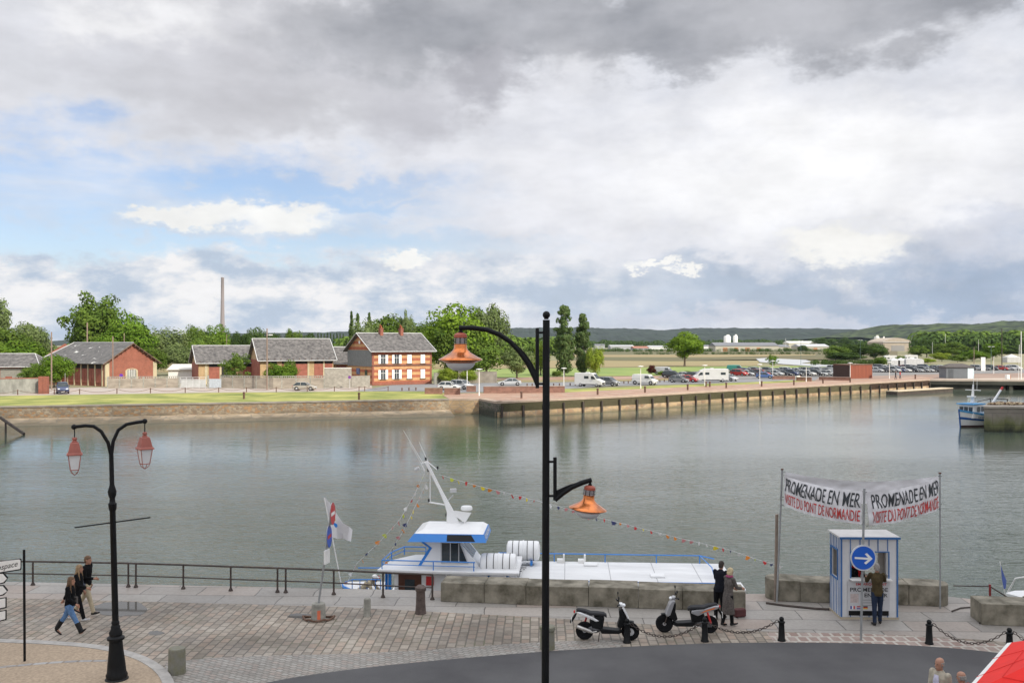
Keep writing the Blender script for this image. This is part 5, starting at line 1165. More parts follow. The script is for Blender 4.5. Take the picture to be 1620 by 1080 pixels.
# small parking sign left, purple disc
def disc_sign(label, px, base, top, r_, col, Y=None):
    g = G(px, base); hgt = H-(top-HY)/F*g.y; r = thing('road_sign', label, 'road sign', g, 0)
    MB().tube([(0, 0, 0), (0, 0, hgt)], 0.035, 6).build('post', M_zinc, r); MB().lathe([(r_, -0.06), (r_, -0.03)], 16, (0, 0, hgt-r_), 'Y').build('disc', col, r)
M_blu = mat('sign_blue', (0.03, 0.09, 0.45), 0.5, 0.03, 2); M_sred = mat('sign_red', (0.5, 0.03, 0.03), 0.5, 0.03, 2)
disc_sign('small blue and purple round sign by the wooden pole', 192, 613.5, 591, 0.33, mat('sign_purple', (0.16, 0.04, 0.42), 0.5))
disc_sign('small round blue-red sign in front of the house porch wall', 553, 614, 594, 0.28, mat('sign_bluered', (0.18, 0.05, 0.25), 0.5))
# chain fence along the lawn
cf = thing('chain_fence', 'chain fence on thin rusty posts between lawn and gravel road', 'fence', tuple(G(28, 624.5)), 0); o = Vector(cf.location)
pts = [G(a, b)-o for a, b in ((-28, 625), (28, 624.5), (86, 623.8), (126, 623.4), (185, 622.6), (238, 621.8), (293, 621.2), (346, 620.6), (390, 620.3), (437, 619.9), (486, 619.4), (529, 619), (568, 618.8), (577, 618.7), (614, 618.5))]
M_rust = mat('rusty_iron', (0.13, 0.075, 0.055), 0.9, 0.2, 3)
for p in pts: MB().box((p.x, p.y, 0.42), (0.12, 0.12, 0.84)).build('post', M_rust, cf)
for a, b in zip(pts, pts[1:]):
    L = (b-a).length; MB().tube([a.lerp(b, k/8)+Vector((0, 0, 0.74-min(0.45, L*0.09)*4*(k/8)*(1-k/8))) for k in range(9)], 0.03, 4).build('chain', M_rust, cf)
# short bollards on lawn and along the quay
bm_ = MB(); bm_.lathe([(0.16, 0), (0.15, 0.75), (0.19, 0.78), (0.19, 0.95), (0.1, 1.02)], 10)
bol0 = None
spots = [(386, 631, 'short brown bollard on the lawn below the wooden pole'), (568, 632, 'short brown bollard on the lawn below the striped house'), (825, 630, 'brown quay bollard just left of the tall dark lamp post'), (945.5, 624.5, 'brown quay bollard below the campervan'), (1020.5, 621, 'brown quay bollard below the white panel van'), (1088, 617, 'brown quay bollard below the red car'), (1117, 612, 'brown bollard beside the disc lamp, left one of two'), (1123, 612, 'brown bollard beside the disc lamp, right one of two'), (1149, 614, 'brown quay bollard below the small silver car'),
         (1205, 611.3, 'brown quay bollard beside the lamp at the first car row'), (1256, 609.2, 'brown quay bollard below the low dark wall'), (1302, 606.5, 'brown quay bollard left of the rust cabin'), (1345, 604.8, 'brown quay bollard in front of the rust cabin corner'), (1448, 599.5, 'brown quay bollard where the quay meets the pier')]
for px, py, lb in spots:
    g = G(px, py)
    if bol0 is None: bol0 = bm_.build('bollard', M_rust, None, label=lb, category='bollard', group='brown bollards on the far bank'); o_ = bol0
    else: o_ = bol0.copy(); C.objects.link(o_); o_['label'] = lb
    o_.location = (g.x, g.y, 0.03)
for k, (px, py) in enumerate(((636, 618), (647, 617.8), (658, 617.5), (834, 611), (842, 611), (876, 610.5), (885, 610.2), (902, 610), (910, 609.7), (979, 607), (987, 606.6), (994, 606.3), (1044, 604.5), (1051, 604), (1058, 603.7))):
    g = G(px, py); o_ = bol0.copy(); C.objects.link(o_); o_.location = (g.x, g.y, 0.02); o_.scale = (0.7, 0.7, 0.5); o_['group'] = 'tiny posts beside the far road'
    grp_ = ('by the house front', 'behind the long low brick wall', 'behind the dark lamp post', 'between family car and panel van', 'between panel van and grey hatchback')[0 if k < 3 else 1 if k < 5 else 2 if k < 9 else 3 if k < 12 else 4]
    o_['label'] = 'tiny dark roadside post '+grp_+', '+(('leftmost', 'middle one', 'rightmost', 'left one', 'right one', 'first', 'second', 'third', 'fourth', 'left one', 'middle one', 'right one', 'left one', 'middle one', 'right one')[k])
# leaning timber stakes by the ledge, bottom left
sk = thing('mooring_timber', 'old leaning timber beam with stake at the foot of the slipway', 'timber', tuple(G(8, 683, -2.2)), 0); o = Vector(sk.location)
q = [P(0, 660, 106)-o, P(38, 686, 103.5)-o]; MB().tube(q, 0.17, 6).build('beam', M_timber, sk); MB().tube([P(9, 664, 106)-o, P(9, 700, 106)-o], 0.11, 6).build('stake', M_timber, sk)
# ================================================================ NEAR QUAY
M_blk = mat('black_paint', (0.006, 0.0065, 0.007), 0.5, 0.25, 3, spec=0.22); M_iron = mat('dark_brown_iron', (0.06, 0.045, 0.038), 0.7, 0.3, 4)
M_cop = mat('copper_enamel', (0.62, 0.19, 0.05), 0.24, 0.35, 7, metal=0.85, coat=0.4); M_copd = mat('dull_copper', (0.36, 0.085, 0.05), 0.5, 0.2, 4)
M_frost = mat('frosted_glass', (0.70, 0.71, 0.71), 0.3, 0.05, 3); M_terra = mat('terracotta_paint', (0.36, 0.115, 0.085), 0.55, 0.12, 4)
M_galv = mat('galvanised_steel', (0.30, 0.31, 0.31), 0.5, 0.15, 4, metal=0.3)
# ---- railing on the left
def railing():
    pts = [G(x, y) for x, y in ((-120, 922.5), (52, 925), (203, 928), (215, 928.5), (290, 931), (365, 934), (439, 936.5), (452, 937), (528, 940), (606, 944.5), (684, 948))]
    r = thing('quay_railing', 'rusty brown two-rail iron railing along the quay edge', 'railing', pts[0]); o = Vector(pts[0])
    pl = [p-o for p in pts]; hh = 0.80
    for p in pl:
        b = MB(); b.tube([p, p+Vector((0, 0, hh))], 0.032, 8); b.lathe([(0.075, 0), (0.075, 0.02), (0.04, 0.09)], 10, p); b.build('post', M_iron, r, smooth=True)
    for z, rr in ((hh, 0.032), (hh*0.48, 0.022)):
        MB().tube([p+Vector((0, 0, z)) for p in pl], rr, 6).build('rail', M_iron, r, smooth=True)
railing()
# ---- granite parapets
def parapet(name, label, xs, yfront, top, dep, rounded=(True, True), grp='granite parapet walls'):
    r = thing('parapet_wall', label, 'parapet', (G(xs[0], yfront[0])), 0, grp); o = Vector(r.location)
    n = len(xs)-1
    for i in range(n):
        a = G(xs[i], lerp(yfront[0], yfront[1], i/n))-o; c = G(xs[i+1], lerp(yfront[0], yfront[1], (i+1)/n))-o
        d = (c-a).normalized(); nn = Vector((-d.y, d.x, 0)); g = 0.004
        poly = [a+d*g, c-d*g, c-d*g+nn*dep, a+d*g+nn*dep]
        if rounded[1] and i == n-1:
            poly = [a+d*g] + [c-d*dep*0.5+nn*dep*0.5+(d*cos(t)+nn*sin(t))*dep*0.5 for t in [-pi/2+pi*k/8 for k in range(9)]] + [a+d*g+nn*dep]
        if rounded[0] and i == 0:
            poly = [a+d*dep*0.5+nn*dep*0.5+(d*cos(t)+nn*sin(t))*dep*0.5 for t in [pi/2+pi*k/8 for k in range(9)]] + [c-d*g, c-d*g+nn*dep]
        MB().prism([(p.x, p.y) for p in poly], 0.0, top+random.uniform(-0.02, 0.02)).build('block', M_stone, r, bevel=0.022)
    return r
M_stone2 = m_mossblock = None
parapet('p', 'long granite block parapet behind the scooters beside the tour boat', (697, 766, 832, 931, 1010, 1080, 1180), (951, 967), 0.60, 0.92, (False, False))
parapet('p', 'rounded granite parapet behind the ticket booth', (1212, 1266, 1345, 1438, 1506), (949, 960), 0.66, 0.85, (True, True))
parapet('p', 'granite parapet block at the right edge beyond the chain', (1553, 1640, 1760), (988, 994), 0.64, 0.9, (False, False))
# ---- concrete bollards
def lathe_thing(name, label, cat, px, py, prof, m, n=16, group=None, smooth=True):
    o = MB().lathe(prof, n).build(name, m, None, smooth=smooth, label=label, category=cat, group=group); o.location = G(px, py); return o
M_mossc = mat('mossy_bollard_concrete', (0.27, 0.26, 0.22), 0.95, 0.25, 5, col2=(0.17, 0.165, 0.09), lo=0.4, hi=0.75, bump=0.5, bscale=20)
lathe_thing('stone_bollard', 'wide mossy concrete bollard nearest to the asphalt bend', 'bollard', 280, 1064, [(0.215, 0), (0.205, 0.35), (0.20, 0.60), (0.19, 0.62), (0.19, 0.625)], M_mossc, group='concrete bollards', smooth=False)
lathe_thing('stone_bollard', 'slim pale concrete bollard between signpost and iron capstan', 'bollard', 581, 974, [(0.115, 0), (0.105, 0.5), (0.10, 0.52), (0.07, 0.545)], M_conc, group='concrete bollards')
lathe_thing('stone_bollard', 'concrete bollard half hidden by the tall dark lamp post', 'bollard', 866, 1026, [(0.20, 0), (0.19, 0.5), (0.21, 0.52), (0.21, 0.60), (0.19, 0.62)], M_mossc, group='concrete bollards')
lathe_thing('iron_bollard', 'dark iron mooring bollard with domed cap at the railing end', 'bollard', 665.5, 970, [(0.17, 0), (0.165, 0.04), (0.145, 0.3), (0.135, 0.66), (0.155, 0.70), (0.17, 0.74), (0.165, 0.80), (0.10, 0.86), (0.02, 0.88)], mat('rusty_capstan', (0.10, 0.075, 0.065), 0.8, 0.3, 6, bump=0.5))
# leaning sign post in a stone base, with a rope coiled round it
sp = thing('road_sign', 'leaning steel post with round road signs set in a stone base', 'road sign', G(504, 980)); o = Vector(sp.location)
MB().lathe([(0.22, 0), (0.205, 0.45), (0.19, 0.50), (0.05, 0.51)], 14).build('base', M_conc, sp)
MB().box((0.05, -0.2, 0.2), (0.09, 0.03, 0.26)).build('paint_mark', mat('orange_mark', (0.65, 0.16, 0.08), 0.8), sp)
tip = P(526, 797, o.y)-o; MB().tube([(0, 0, 0.5), tip], 0.032, 8).build('post', M_galv, sp)
def edge_disc(px, py, rad, sq, m1, name, m2=None):
    c = P(px, py, o.y-0.06)-o; ax = Vector((0.998, -0.03, 0.03)).normalized()         # facing right, seen almost from the edge
    u = Vector((0.17, 0, 1)).normalized(); v = ax.cross(u).normalized(); u = v.cross(ax)
    b = MB(); b.loft([[c+ax*s*0.012+(u*cos(2*pi*k/20)+v*sin(2*pi*k/20))*rad for k in range(20)] for s in (-1, 1)]); d = b.build(name, M_galv, sp)
    for q, nm in (((-1), 'face'), (1, 'face')):
        b = MB(); b.loft([[c+ax*q*s+(u*cos(2*pi*k/20)+v*sin(2*pi*k/20))*rad*0.98 for k in range(20)] for s in (0.013, 0.016)]); b.build('sign_face', m1, d)
        if m2:
            b = MB(); b.loft([[c+ax*q*s+u*a+v*b_ for a, b_ in ((rad*0.15, -rad*0.7), (rad*0.15, rad*0.7), (-rad*0.15, rad*0.7), (-rad*0.15, -rad*0.7))] for s in (0.0165, 0.019)]); b.build('bar', m2, d)
edge_disc(526, 812, 0.33, 0, M_sred, 'no_entry_disc', M_white); edge_disc(520.5, 848, 0.33, 0, M_blu, 'no_parking_disc', M_sred)
c = P(517, 880, o.y-0.05)-o; MB().box(c, (0.05, 0.30, 0.40), -0.25).build('plate', M_white, sp)
rp = MB(); rr = random.Random(4)
rp.tube([(cos(a)*(0.42+0.09*sin(3*a))-0.02, sin(a)*(0.30+0.06*cos(2*a)), 0.05+0.03*sin(5*a)) for a in [k*0.35 for k in range(36)]], 0.034, 6)
rp = rp.build('mooring_rope', mat('old_rope', (0.14, 0.085, 0.06), 0.95, 0.3, 9), None, smooth=True, label='dark rope coiled on the cobbles around the sign post base', category='rope'); rp.location = o
# ---- chain bollards by the road and their chains
cb_b = MB(); cb_b.lathe([(0.115, 0), (0.115, 0.03), (0.095, 0.06), (0.075, 0.48), (0.095, 0.50), (0.095, 0.53), (0.055, 0.56)], 12); cb_b.ball((0, 0, 0.60), 0.068)
cpos = [(992, 1016, 'black chain bollard in front of the left scooter'), (1115, 1014, 'black chain bollard in front of the right scooter'), (1236.5, 1013, 'black chain bollard between right scooter and booth'), (1470, 1018, 'black chain bollard right of the booth'), (1597, 1032, 'black chain bollard partly behind the red parasol'), (1740, 1052, 'black chain bollard at the far right')]
cbs = []; c0 = None
for px, py, lb in cpos[:5]:
    if c0 is None: c0 = cb_b.build('chain_bollard', M_blk, None, smooth=True, label=lb, category='bollard', group='black bollards with chains'); q = c0
    else: q = c0.copy(); C.objects.link(q); q['label'] = lb
    q.location = G(px, py); cbs.append(q)
def chain(label, a, b, sag):
    a = Vector(a); b = Vector(b); L = (b-a).length; m = MB(); n = int(L/0.075)
    pts = [a.lerp(b, k/n)+Vector((0, 0, -sag*4*(k/n)*(1-k/n))) for k in range(n+1)]
    for k in range(n):
        p = (pts[k]+pts[k+1])/2; t = (pts[k+1]-pts[k]).normalized(); u = t.cross(Vector((0, 0, 1))).normalized() if k % 2 else t.cross(t.cross(Vector((0, 0, 1)))).normalized()
        ring = [p+t*cos(2*pi*j/10)*0.052+u*sin(2*pi*j/10)*0.030 for j in range(10)]; ring.append(ring[0]); ring.append(ring[1])
        m.tube(ring, 0.0105, 5, caps=False)
    m.build('chain', M_iron, None, label=label, category='chain', group='chains between the black bollards')
tp = lambda i: Vector(cbs[i].location)+Vector((0, 0, 0.56)) if i < 5 else G(1740, 1052)+Vector((0, 0, 0.56))
chain('drooping black chain in front of the two scooters', tp(0)+Vector((.1, 0, -.05)), tp(1)+Vector((-.1, 0, -.05)), 0.36)
chain('drooping black chain right of the right scooter', tp(1)+Vector((.1, 0, -.05)), tp(2)+Vector((-.1, 0, 0)), 0.30)
chain('drooping black chain right of the ticket booth', tp(3)+Vector((.1, 0, 0)), tp(4)+Vector((-.1, 0, 0)), 0.42)
chain('short black chain end at the red parasol', tp(4)+Vector((.1, 0, 0)), tp(5), 0.42)
# ---- left lamp post with two red lanterns
def red_lamp():
    D = GY(1079); base = P(185, 1079, D); r = thing('street_lamp', 'black cast-iron lamp post with two hanging terracotta lanterns', 'street lamp', base); o = Vector(base)
    L = lambda x, y, dy=0.0: P(x, y, D+dy)-o
    lean = (L(176, 720)-L(185, 1079)); ax = lean.normalized(); b = MB()
    def at(z): return ax*z
    prof = [(0.27, 0.0), (0.27, 0.10), (0.24, 0.13), (0.25, 0.2), (0.22, 0.26), (0.205, 0.45), (0.165, 0.80), (0.15, 1.02), (0.20, 1.05), (0.20, 1.10), (0.145, 1.14), (0.155, 1.22), (0.105, 1.30), (0.11, 1.36), (0.085, 1.40), (0.095, 1.46), (0.075, 1.50)]
    rings = []
    for rd, z in prof:
        c = at(z); rings.append([c+Vector((rd*cos(2*pi*k/18), rd*sin(2*pi*k/18), 0)) for k in range(18)])
    b.loft(rings); b.build('base', M_blk, r, smooth=True)
    zt = lean.length; pr = [(0.075, 1.49), (0.068, 4.15), (0.085, 4.17), (0.10, 4.32), (0.07, 4.35), (0.062, 4.45), (0.09, 4.52), (0.10, 4.62), (0.07, 4.72), (0.055, 4.78), (0.052, zt)]
    b = MB(); b.loft([[at(z)+Vector((rd*cos(2*pi*k/14), rd*sin(2*pi*k/14), 0)) for k in range(14)] for rd, z in pr]); b.build('pole', M_blk, r, smooth=True)
    MB().tube([L(118, 834, -0.3), L(238, 818, 0.3)], 0.018, 6).build('crossbar', M_blk, r)
    for pts, dy in (([(176, 722), (171, 700), (160, 682), (148, 674), (135, 673), (117, 675)], -0.25), ([(176, 722), (179, 698), (187, 680), (200, 671), (215, 668), (229, 666)], 0.25)):
        n = len(pts); v = [L(x, y, dy*i/(n-1)) for i, (x, y) in enumerate(pts)]
        b = MB(); b.tube(v, 0.042, 10); b.ball(v[-1], 0.065); b.build('arm', M_blk, r, smooth=True)
    def lantern(px, py, dy, rz):
        c = L(px, py, dy); s = 0.0153; ln_ = MB(); R = Matrix.Translation(c) @ Matrix.Rotation(rz, 4, 'Z') @ Matrix.Diagonal((0.74, 0.74, 0.92, 1))
        q = MB(); q.M = R; q.tube([(0, 0, 0), (0, 0, -0.30)], 0.018, 6); rod = q.build('hanger', M_blk, r)
        q = MB(); q.M = R
        q.lathe([(0.05, -0.27), (0.075, -0.29), (0.075, -0.33), (0.05, -0.35), (0.085, -0.37), (0.085, -0.40)], 12)
        def sq(h, z): return [(-h, -h, z), (h, -h, z), (h, h, z), (-h, h, z)]
        q.loft([sq(0.10, -0.40), sq(0.125, -0.42), sq(0.19, -0.66), sq(0.235, -0.70), sq(0.235, -0.725), sq(0.19, -0.73)]); cap = q.build('lantern_cap', M_terra, r)
        q = MB(); q.M = R; q.loft([sq(0.178, -0.731), sq(0.115, -1.10)]); q.build('glass', M_frost, r)
        q = MB(); q.M = R
        for i, j in ((-1, -1), (1, -1), (1, 1), (-1, 1)):
            q.tube([(i*0.185, j*0.185, -0.73), (i*0.12, j*0.12, -1.11)], 0.013, 5); q.tube([(i*0.12, j*0.12, -1.11), (i*0.09, j*0.09, -1.18), (0, 0, -1.25)], 0.010, 5)
        q.loft([sq(0.125, -1.10), sq(0.125, -1.12)]); q.build('lantern_frame', M_terra, r)
    lantern(118, 675, -0.25, 0.44); lantern(229, 667, 0.25, 0.72)
red_lamp()
# ---- tall dark lamp post with two copper lamps
def copper_lamp():
    D = 12.0; ft = P(862.5, HY+H*F/D, D); r = thing('street_lamp', 'tall black lamp post with large copper lamp heads on two curved arms', 'street lamp', (ft.x, ft.y, 0)); o = Vector(r.location)
    L = lambda x, y, dy=0.0: P(x, y, D+dy)-o
    b = MB(); b.lathe([(0.14, 0), (0.14, 0.5), (0.06, 0.56)], 16); b.build('base', M_blk, r)
    MB().tube([(0, 0, 0.5), L(862.7, 1080), L(864.3, 506)], [0.056, 0.050, 0.046], 16).build('pole', M_blk, r, smooth=True)
    b = MB(); b.ball(L(864.4, 498), 0.05, 16, 10); b.lathe([(0.03, 0), (0.03, 0.03)], 10, L(864.3, 505)); b.build('ball_finial', M_blk, r, smooth=True)
    def bracket(x, y0, y1, s):
        q = MB(); q.tube([L(x, y0), L(x, y1)], 0.024, 8)
        for yy in (y0+7, y1-7): q.tube([L(x, yy), L(864, yy)], 0.017, 6)
        q.build('bracket', M_blk, r, smooth=True)
    bracket(850, 519, 614, -1); bracket(878, 723, 791, 1)
    A1 = [(851, 613), (846, 598), (835, 574), (822, 556), (808, 541), (790, 529), (770, 521.5), (748, 518.5), (726, 518.5)]
    A2 = [(850, 590), (842, 574), (830, 557), (815, 543), (800, 533.5)]
    b = MB(); b.tube([L(x, y) for x, y in A1], [0.022, 0.03, 0.034, 0.034, 0.034, 0.034, 0.034, 0.034, 0.032], 10); b.build('arm', M_blk, r, smooth=True)
    w = MB(); n = 5; up = [L(x, y) for x, y in A2]; dn = [L(x, y) for x, y in ((847, 600), (838, 580), (826, 561), (811, 543.5), (798, 534))]
    vs = [p+Vector((0, s, 0)) for s in (-0.02, 0.02) for p in up]+[p+Vector((0, s, 0)) for s in (-0.02, 0.02) for p in dn]
    fs = []
    for k in range(n-1): fs += [(k, k+1, 2*n+k+1, 2*n+k), (n+k, 3*n+k, 3*n+k+1, n+k+1), (k, n+k, n+k+1, k+1)]
    w.add(vs, fs); w.build('arm_web', M_blk, r)
    B1 = [(878, 791), (890, 780), (905, 770), (920, 763.5), (936, 758.5)]
    MB().tube([L(x, y) for x, y in B1], [0.028, 0.034, 0.034, 0.034, 0.030], 10).build('arm', M_blk, r, smooth=True)
    B2 = [(881, 775), (892, 770), (903, 765.5), (915, 763)]; b = MB(); n = 4
    up = [L(x, y) for x, y in B2]; dn = [L(x, y) for x, y in ((881, 784), (892, 776), (903, 769), (915, 764.5))]
    vs = [p+Vector((0, s, 0)) for s in (-0.02, 0.02) for p in up]+[p+Vector((0, s, 0)) for s in (-0.02, 0.02) for p in dn]; fs = []
    for k in range(n-1): fs += [(k, k+1, 2*n+k+1, 2*n+k), (n+k, 3*n+k, 3*n+k+1, n+k+1), (k, n+k, n+k+1, k+1)]
    b.add(vs, fs); b.build('arm_web', M_blk, r)
    def head(px, py, sc, tilt):
        c = L(px, py); k = 0.0083*sc; R = Matrix.Translation(c) @ Matrix.Rotation(tilt, 4, 'Y') @ Matrix.Scale(k, 4)
        q = MB(); q.M = R; q.lathe([(2.2, 4), (2.2, -3), (3.5, -4), (3.5, -6)], 12); q.build('hanger', M_blk, r, smooth=True)
        q = MB(); q.M = R; q.lathe([(3.5, -6), (7.5, -7), (10.2, -9.5), (10.4, -14)], 24); h = q.build('lamp_cap', M_copd, r, smooth=True)
        q = MB(); q.M = R
        for z in (-16.2, -19.2, -22.2): q.lathe([(9.4, z-0.5), (10.2, z-0.5), (10.2, z+0.5), (9.4, z+0.5)], 20)
        q.lathe([(7.5, -14), (7.5, -24)], 12)
        q.build('vent_ring', mat('vent_grey', (0.42, 0.38, 0.38), 0.4, 0.1, 4), h, smooth=True)
        q = MB(); q.M = R
        for a in range(8): q.tube([(10*cos(a*pi/4), 10*sin(a*pi/4), -14), (10*cos(a*pi/4), 10*sin(a*pi/4), -24)], 0.7, 5)
        q.build('cage', M_blk, h)
        q = MB(); q.M = R
        q.lathe([(9.0, -24), (10.2, -24.2), (10.2, -30), (11.5, -33), (15.5, -37), (16.6, -37.8), (22.0, -41), (23.5, -41.8), (28.5, -44.8), (34.2, -47.6), (34.8, -48.8), (34.0, -49.6), (28.5, -51.6), (25.5, -53.3), (24.0, -53.8), (22, -52)], 40)
        q.build('lamp_shade', M_cop, r, smooth=True)
        q = MB(); q.M = R; q.lathe([(23.2, -53), (22.8, -56), (19, -61), (12, -65), (3, -66.5)], 28); q.build('glass_bowl', M_frost, r, smooth=True)
    head(728.5, 520, 1.0, 0.0); head(934, 762, 0.87, 0.10)
copper_lamp()
# ---- finger post on the left
def finger_post():
    r = thing('direction_sign', 'slim black post with white direction boards at the left edge', 'direction sign', G(39, 1045, 0.09)); o = Vector(r.location)
    D = o.y; L = lambda x, y, dy=0.0: P(x, y, D+dy)-o
    MB().tube([(0, 0, 0), L(38, 869)], 0.031, 10).build('post', M_blk, r)
    def board(pts, text=None, tb=None):
        dy = -0.05
        bk = MB(); bk.plate([L(x, y, dy) for x, y in pts][::-1], 0.02); bo = bk.build('board', M_blk, r)
        cx = sum(p[0] for p in pts)/len(pts); cy = sum(p[1] for p in pts)/len(pts)
        ins = []
        for x, y in pts:
            dx, dy_ = cx-x, cy-y; l = hypot(dx, dy_); ins.append((x+(1.6 if dx > 0 else -1.6), y+(1.6 if dy_ > 0 else -1.6)))
        f = MB(); f.plate([L(x, y, dy-0.024) for x, y in ins][::-1], 0.003); f.build('panel', M_white, bo)
        if text:
            (x0, y0), (x1, y1), hh = tb
            lettering(text, lambda u, v: L(lerp(x0, x1, u), lerp(y0, y1, u)-(v-0.5)*hh, dy-0.029), M_blk, bo, shear=0.25, bold=0.006)
    board([(-62, 897), (-64, 916), (33, 901), (34, 899), (34, 884), (32, 882.5), (-58, 897)][1:6] + [(-62, 897)], 'Naturospace', ((-33, 906), (28, 892), 11.5))
    board([(-60, 907.5), (6, 905.5), (12.5, 913), (7, 922), (-60, 936)][::1])
    board([(-60, 927), (6, 925), (12.5, 933), (6, 941), (-60, 954)])
    board([(-60, 956), (10, 944), (10, 961), (-60, 976)], None); board([(-60, 978), (10, 964), (10, 980), (-60, 998)], None)
finger_post()
# ---- ticket booth
M_bst = mat('blue_strip', (0.05, 0.15, 0.36), 0.55, 0.1, 3); M_bw = mat('booth_white', (0.62, 0.62, 0.62), 0.6, 0.06, 3)
def booth():
    a = G(1330, 978.5); Wd, Dp, Ht = 1.68, 1.0, 2.4; r = thing('ticket_booth', 'white ticket booth with thin vertical blue strips and serving hatch', 'booth', a, radians(-1.5))
    fr = lambda x: (x-1330)/89*Wd; hz = lambda y: Ht*(978.5-y)/(978.5-851)
    wx0, wx1, wz0, wz1 = fr(1346), fr(1404), hz(914), hz(873)
    b = MB(); t = 0.04; b.bx(0, wx0, 0, t, 0.06, Ht); b.bx(wx1, Wd, 0, t, 0.06, Ht); b.bx(wx0, wx1, 0, t, 0.06, wz0); b.bx(wx0, wx1, 0, t, wz1, Ht); b.build('front_wall', M_bw, r)
    # left wall with window, right wall with a window seen through the hatch, back wall
    b = MB(); y0, y1 = 0.25, 0.8
    for x in (0.0, Wd-t):
        b.bx(x, x+t, t, y0, 0.06, Ht); b.bx(x, x+t, y1, Dp, 0.06, Ht); b.bx(x, x+t, y0, y1, 0.06, 1.15); b.bx(x, x+t, y0, y1, 1.98, Ht)
    b.build('side_wall', M_bw, r)
    b = MB(); b.bx(t, Wd-t, Dp-t, Dp, 0.06, 1.1); b.bx(t, Wd-t, Dp-t, Dp, 2.0, Ht); b.bx(t, 1.05, Dp-t, Dp, 1.1, 2.0); b.bx(1.45, Wd-t, Dp-t, Dp, 1.1, 2.0); b.build('back_wall', mat('booth_inside', (0.40, 0.37, 0.33), 0.8), r)
    MB().bx(-0.02, Wd+0.02, -0.02, Dp+0.02, 0.0, 0.06).build('plinth', mat('plinth_wood', (0.42, 0.36, 0.27), 0.9), r)
    MB().bx(-0.05, Wd+0.05, -0.06, Dp+0.05, Ht, Ht+0.05).build('roof', mat('pale_roof_sheet', (0.62, 0.60, 0.58), 0.6, 0.08, 2), r)
    MB().bx(-0.055, Wd+0.055, -0.075, -0.06, Ht-0.02, Ht+0.045).build('fascia', M_bst, r)
    for i, px in enumerate((1331, 1345, 1360, 1374, 1388, 1403, 1418)):
        x = fr(px); w = 0.022 if 0 < i < 6 else 0.045
        if 0 < i < 6:
            MB().bx(x-w/2, x+w/2, -0.02, -0.001, wz1+0.04, Ht).build('strip', M_bst, r); MB().bx(x-w/2, x+w/2, -0.02, -0.001, 0.07, 0.17).build('strip', M_bst, r)
        else: MB().bx(x-w/2, x+w/2, -0.022, -0.001, 0.07, Ht).build('corner_post', M_bst, r)
    for k in range(7):
        y = 0.05+k*0.148
        if y0-0.03 < y < y1+0.03:
            MB().bx(-0.018, -0.001, y-0.007, y+0.007, 0.07, 1.1).build('strip', M_bst, r); MB().bx(-0.018, -0.001, y-0.007, y+0.007, 2.03, Ht).build('strip', M_bst, r)
        else: MB().bx(-0.018, -0.001, y-0.007, y+0.007, 0.07, Ht).build('strip', M_bst, r)
    b = MB(); b.bx(-0.03, -0.001, y0-0.04, y0, 1.1, 2.03); b.bx(-0.03, -0.001, y1, y1+0.04, 1.1, 2.03); b.bx(-0.03, -0.001, y0, y1, 1.1, 1.15); b.bx(-0.03, -0.001, y0, y1, 1.98, 2.03); b.build('window_frame', M_bst, r)
    b = MB(); e = 0.03; b.bx(wx0-e, wx0, -0.03, 0, wz0, wz1+e); b.bx(wx1, wx1+e, -0.03, 0, wz0, wz1+e); b.bx(wx0, wx1, -0.03, 0, wz1, wz1+e); b.build('hatch_frame', M_bst, r)
    MB().bx(wx0-0.05, wx1+0.05, -0.22, 0.10, wz0-0.03, wz0).build('counter', M_white, r)
    # poster board
    px0, px1, pz0, pz1 = fr(1340), fr(1405.5), hz(972), hz(918.5); bo = MB().bx(px0, px1, -0.045, -0.024, pz0, pz1).build('poster_board', mat('poster_grey', (0.52, 0.52, 0.53), 0.6, 0.04, 2), r)
    def tx(s, u0, u1, v0, v1, m, **kw): lettering(s, lambda u, v: Vector((lerp(px0, px1, lerp(u0, u1, u)), -0.047, lerp(pz0, pz1, lerp(v0, v1, v)))), m, bo, **kw)
    tx('EMBARQUEMENT', 0.2, 0.93, 0.87, 0.96, M_sred, bold=0.02); tx('PROMENADE', 0.06, 0.96, 0.70, 0.82, M_blk, bold=0.014); tx('EN  MER', 0.40, 0.95, 0.54, 0.65, M_blk, bold=0.014)
    MB().bx(px0+0.03, px1-0.03, -0.048, -0.0455, pz0, pz0+0.14).build('black_band', M_blk, bo); tx('VISITE DU PONT DE NORMANDIE', 0.06, 0.95, 0.035, 0.115, mat('band_text', (0.6, 0.6, 0.6), 0.6), bold=0.01)
    MB().bx(px0+0.08, px0+0.32, -0.048, -0.0455, pz0+0.38, pz0+0.64).build('picture', mat('poster_picture', (0.50, 0.42, 0.40), 0.7, 0.15, 12), bo)
    for k, (c1, c2, c3) in enumerate((((0.03, 0.05, 0.3), (0.7, 0.7, 0.7), (0.5, 0.03, 0.03)), ((0.4, 0.03, 0.03), (0.5, 0.4, 0.45), (0.05, 0.05, 0.3)), ((0.02, 0.02, 0.02), (0.5, 0.03, 0.03), (0.7, 0.5, 0.05)))):
        for j, cc in enumerate((c1, c2, c3)):
            x0 = px0+0.08+k*0.19
            if k == 0: MB().bx(x0+j*0.045, x0+j*0.045+0.043, -0.048, -0.0455, pz0+0.19, pz0+0.28).build('flag_emblem', mat('flag_%d_%d' % (k, j), cc, 0.6, 0), bo)
            else: MB().bx(x0, x0+0.13, -0.048, -0.0455, pz0+0.19+(2-j)*0.03, pz0+0.218+(2-j)*0.03).build('flag_emblem', mat('flag_%d_%d' % (k, j), cc, 0.6, 0), bo)
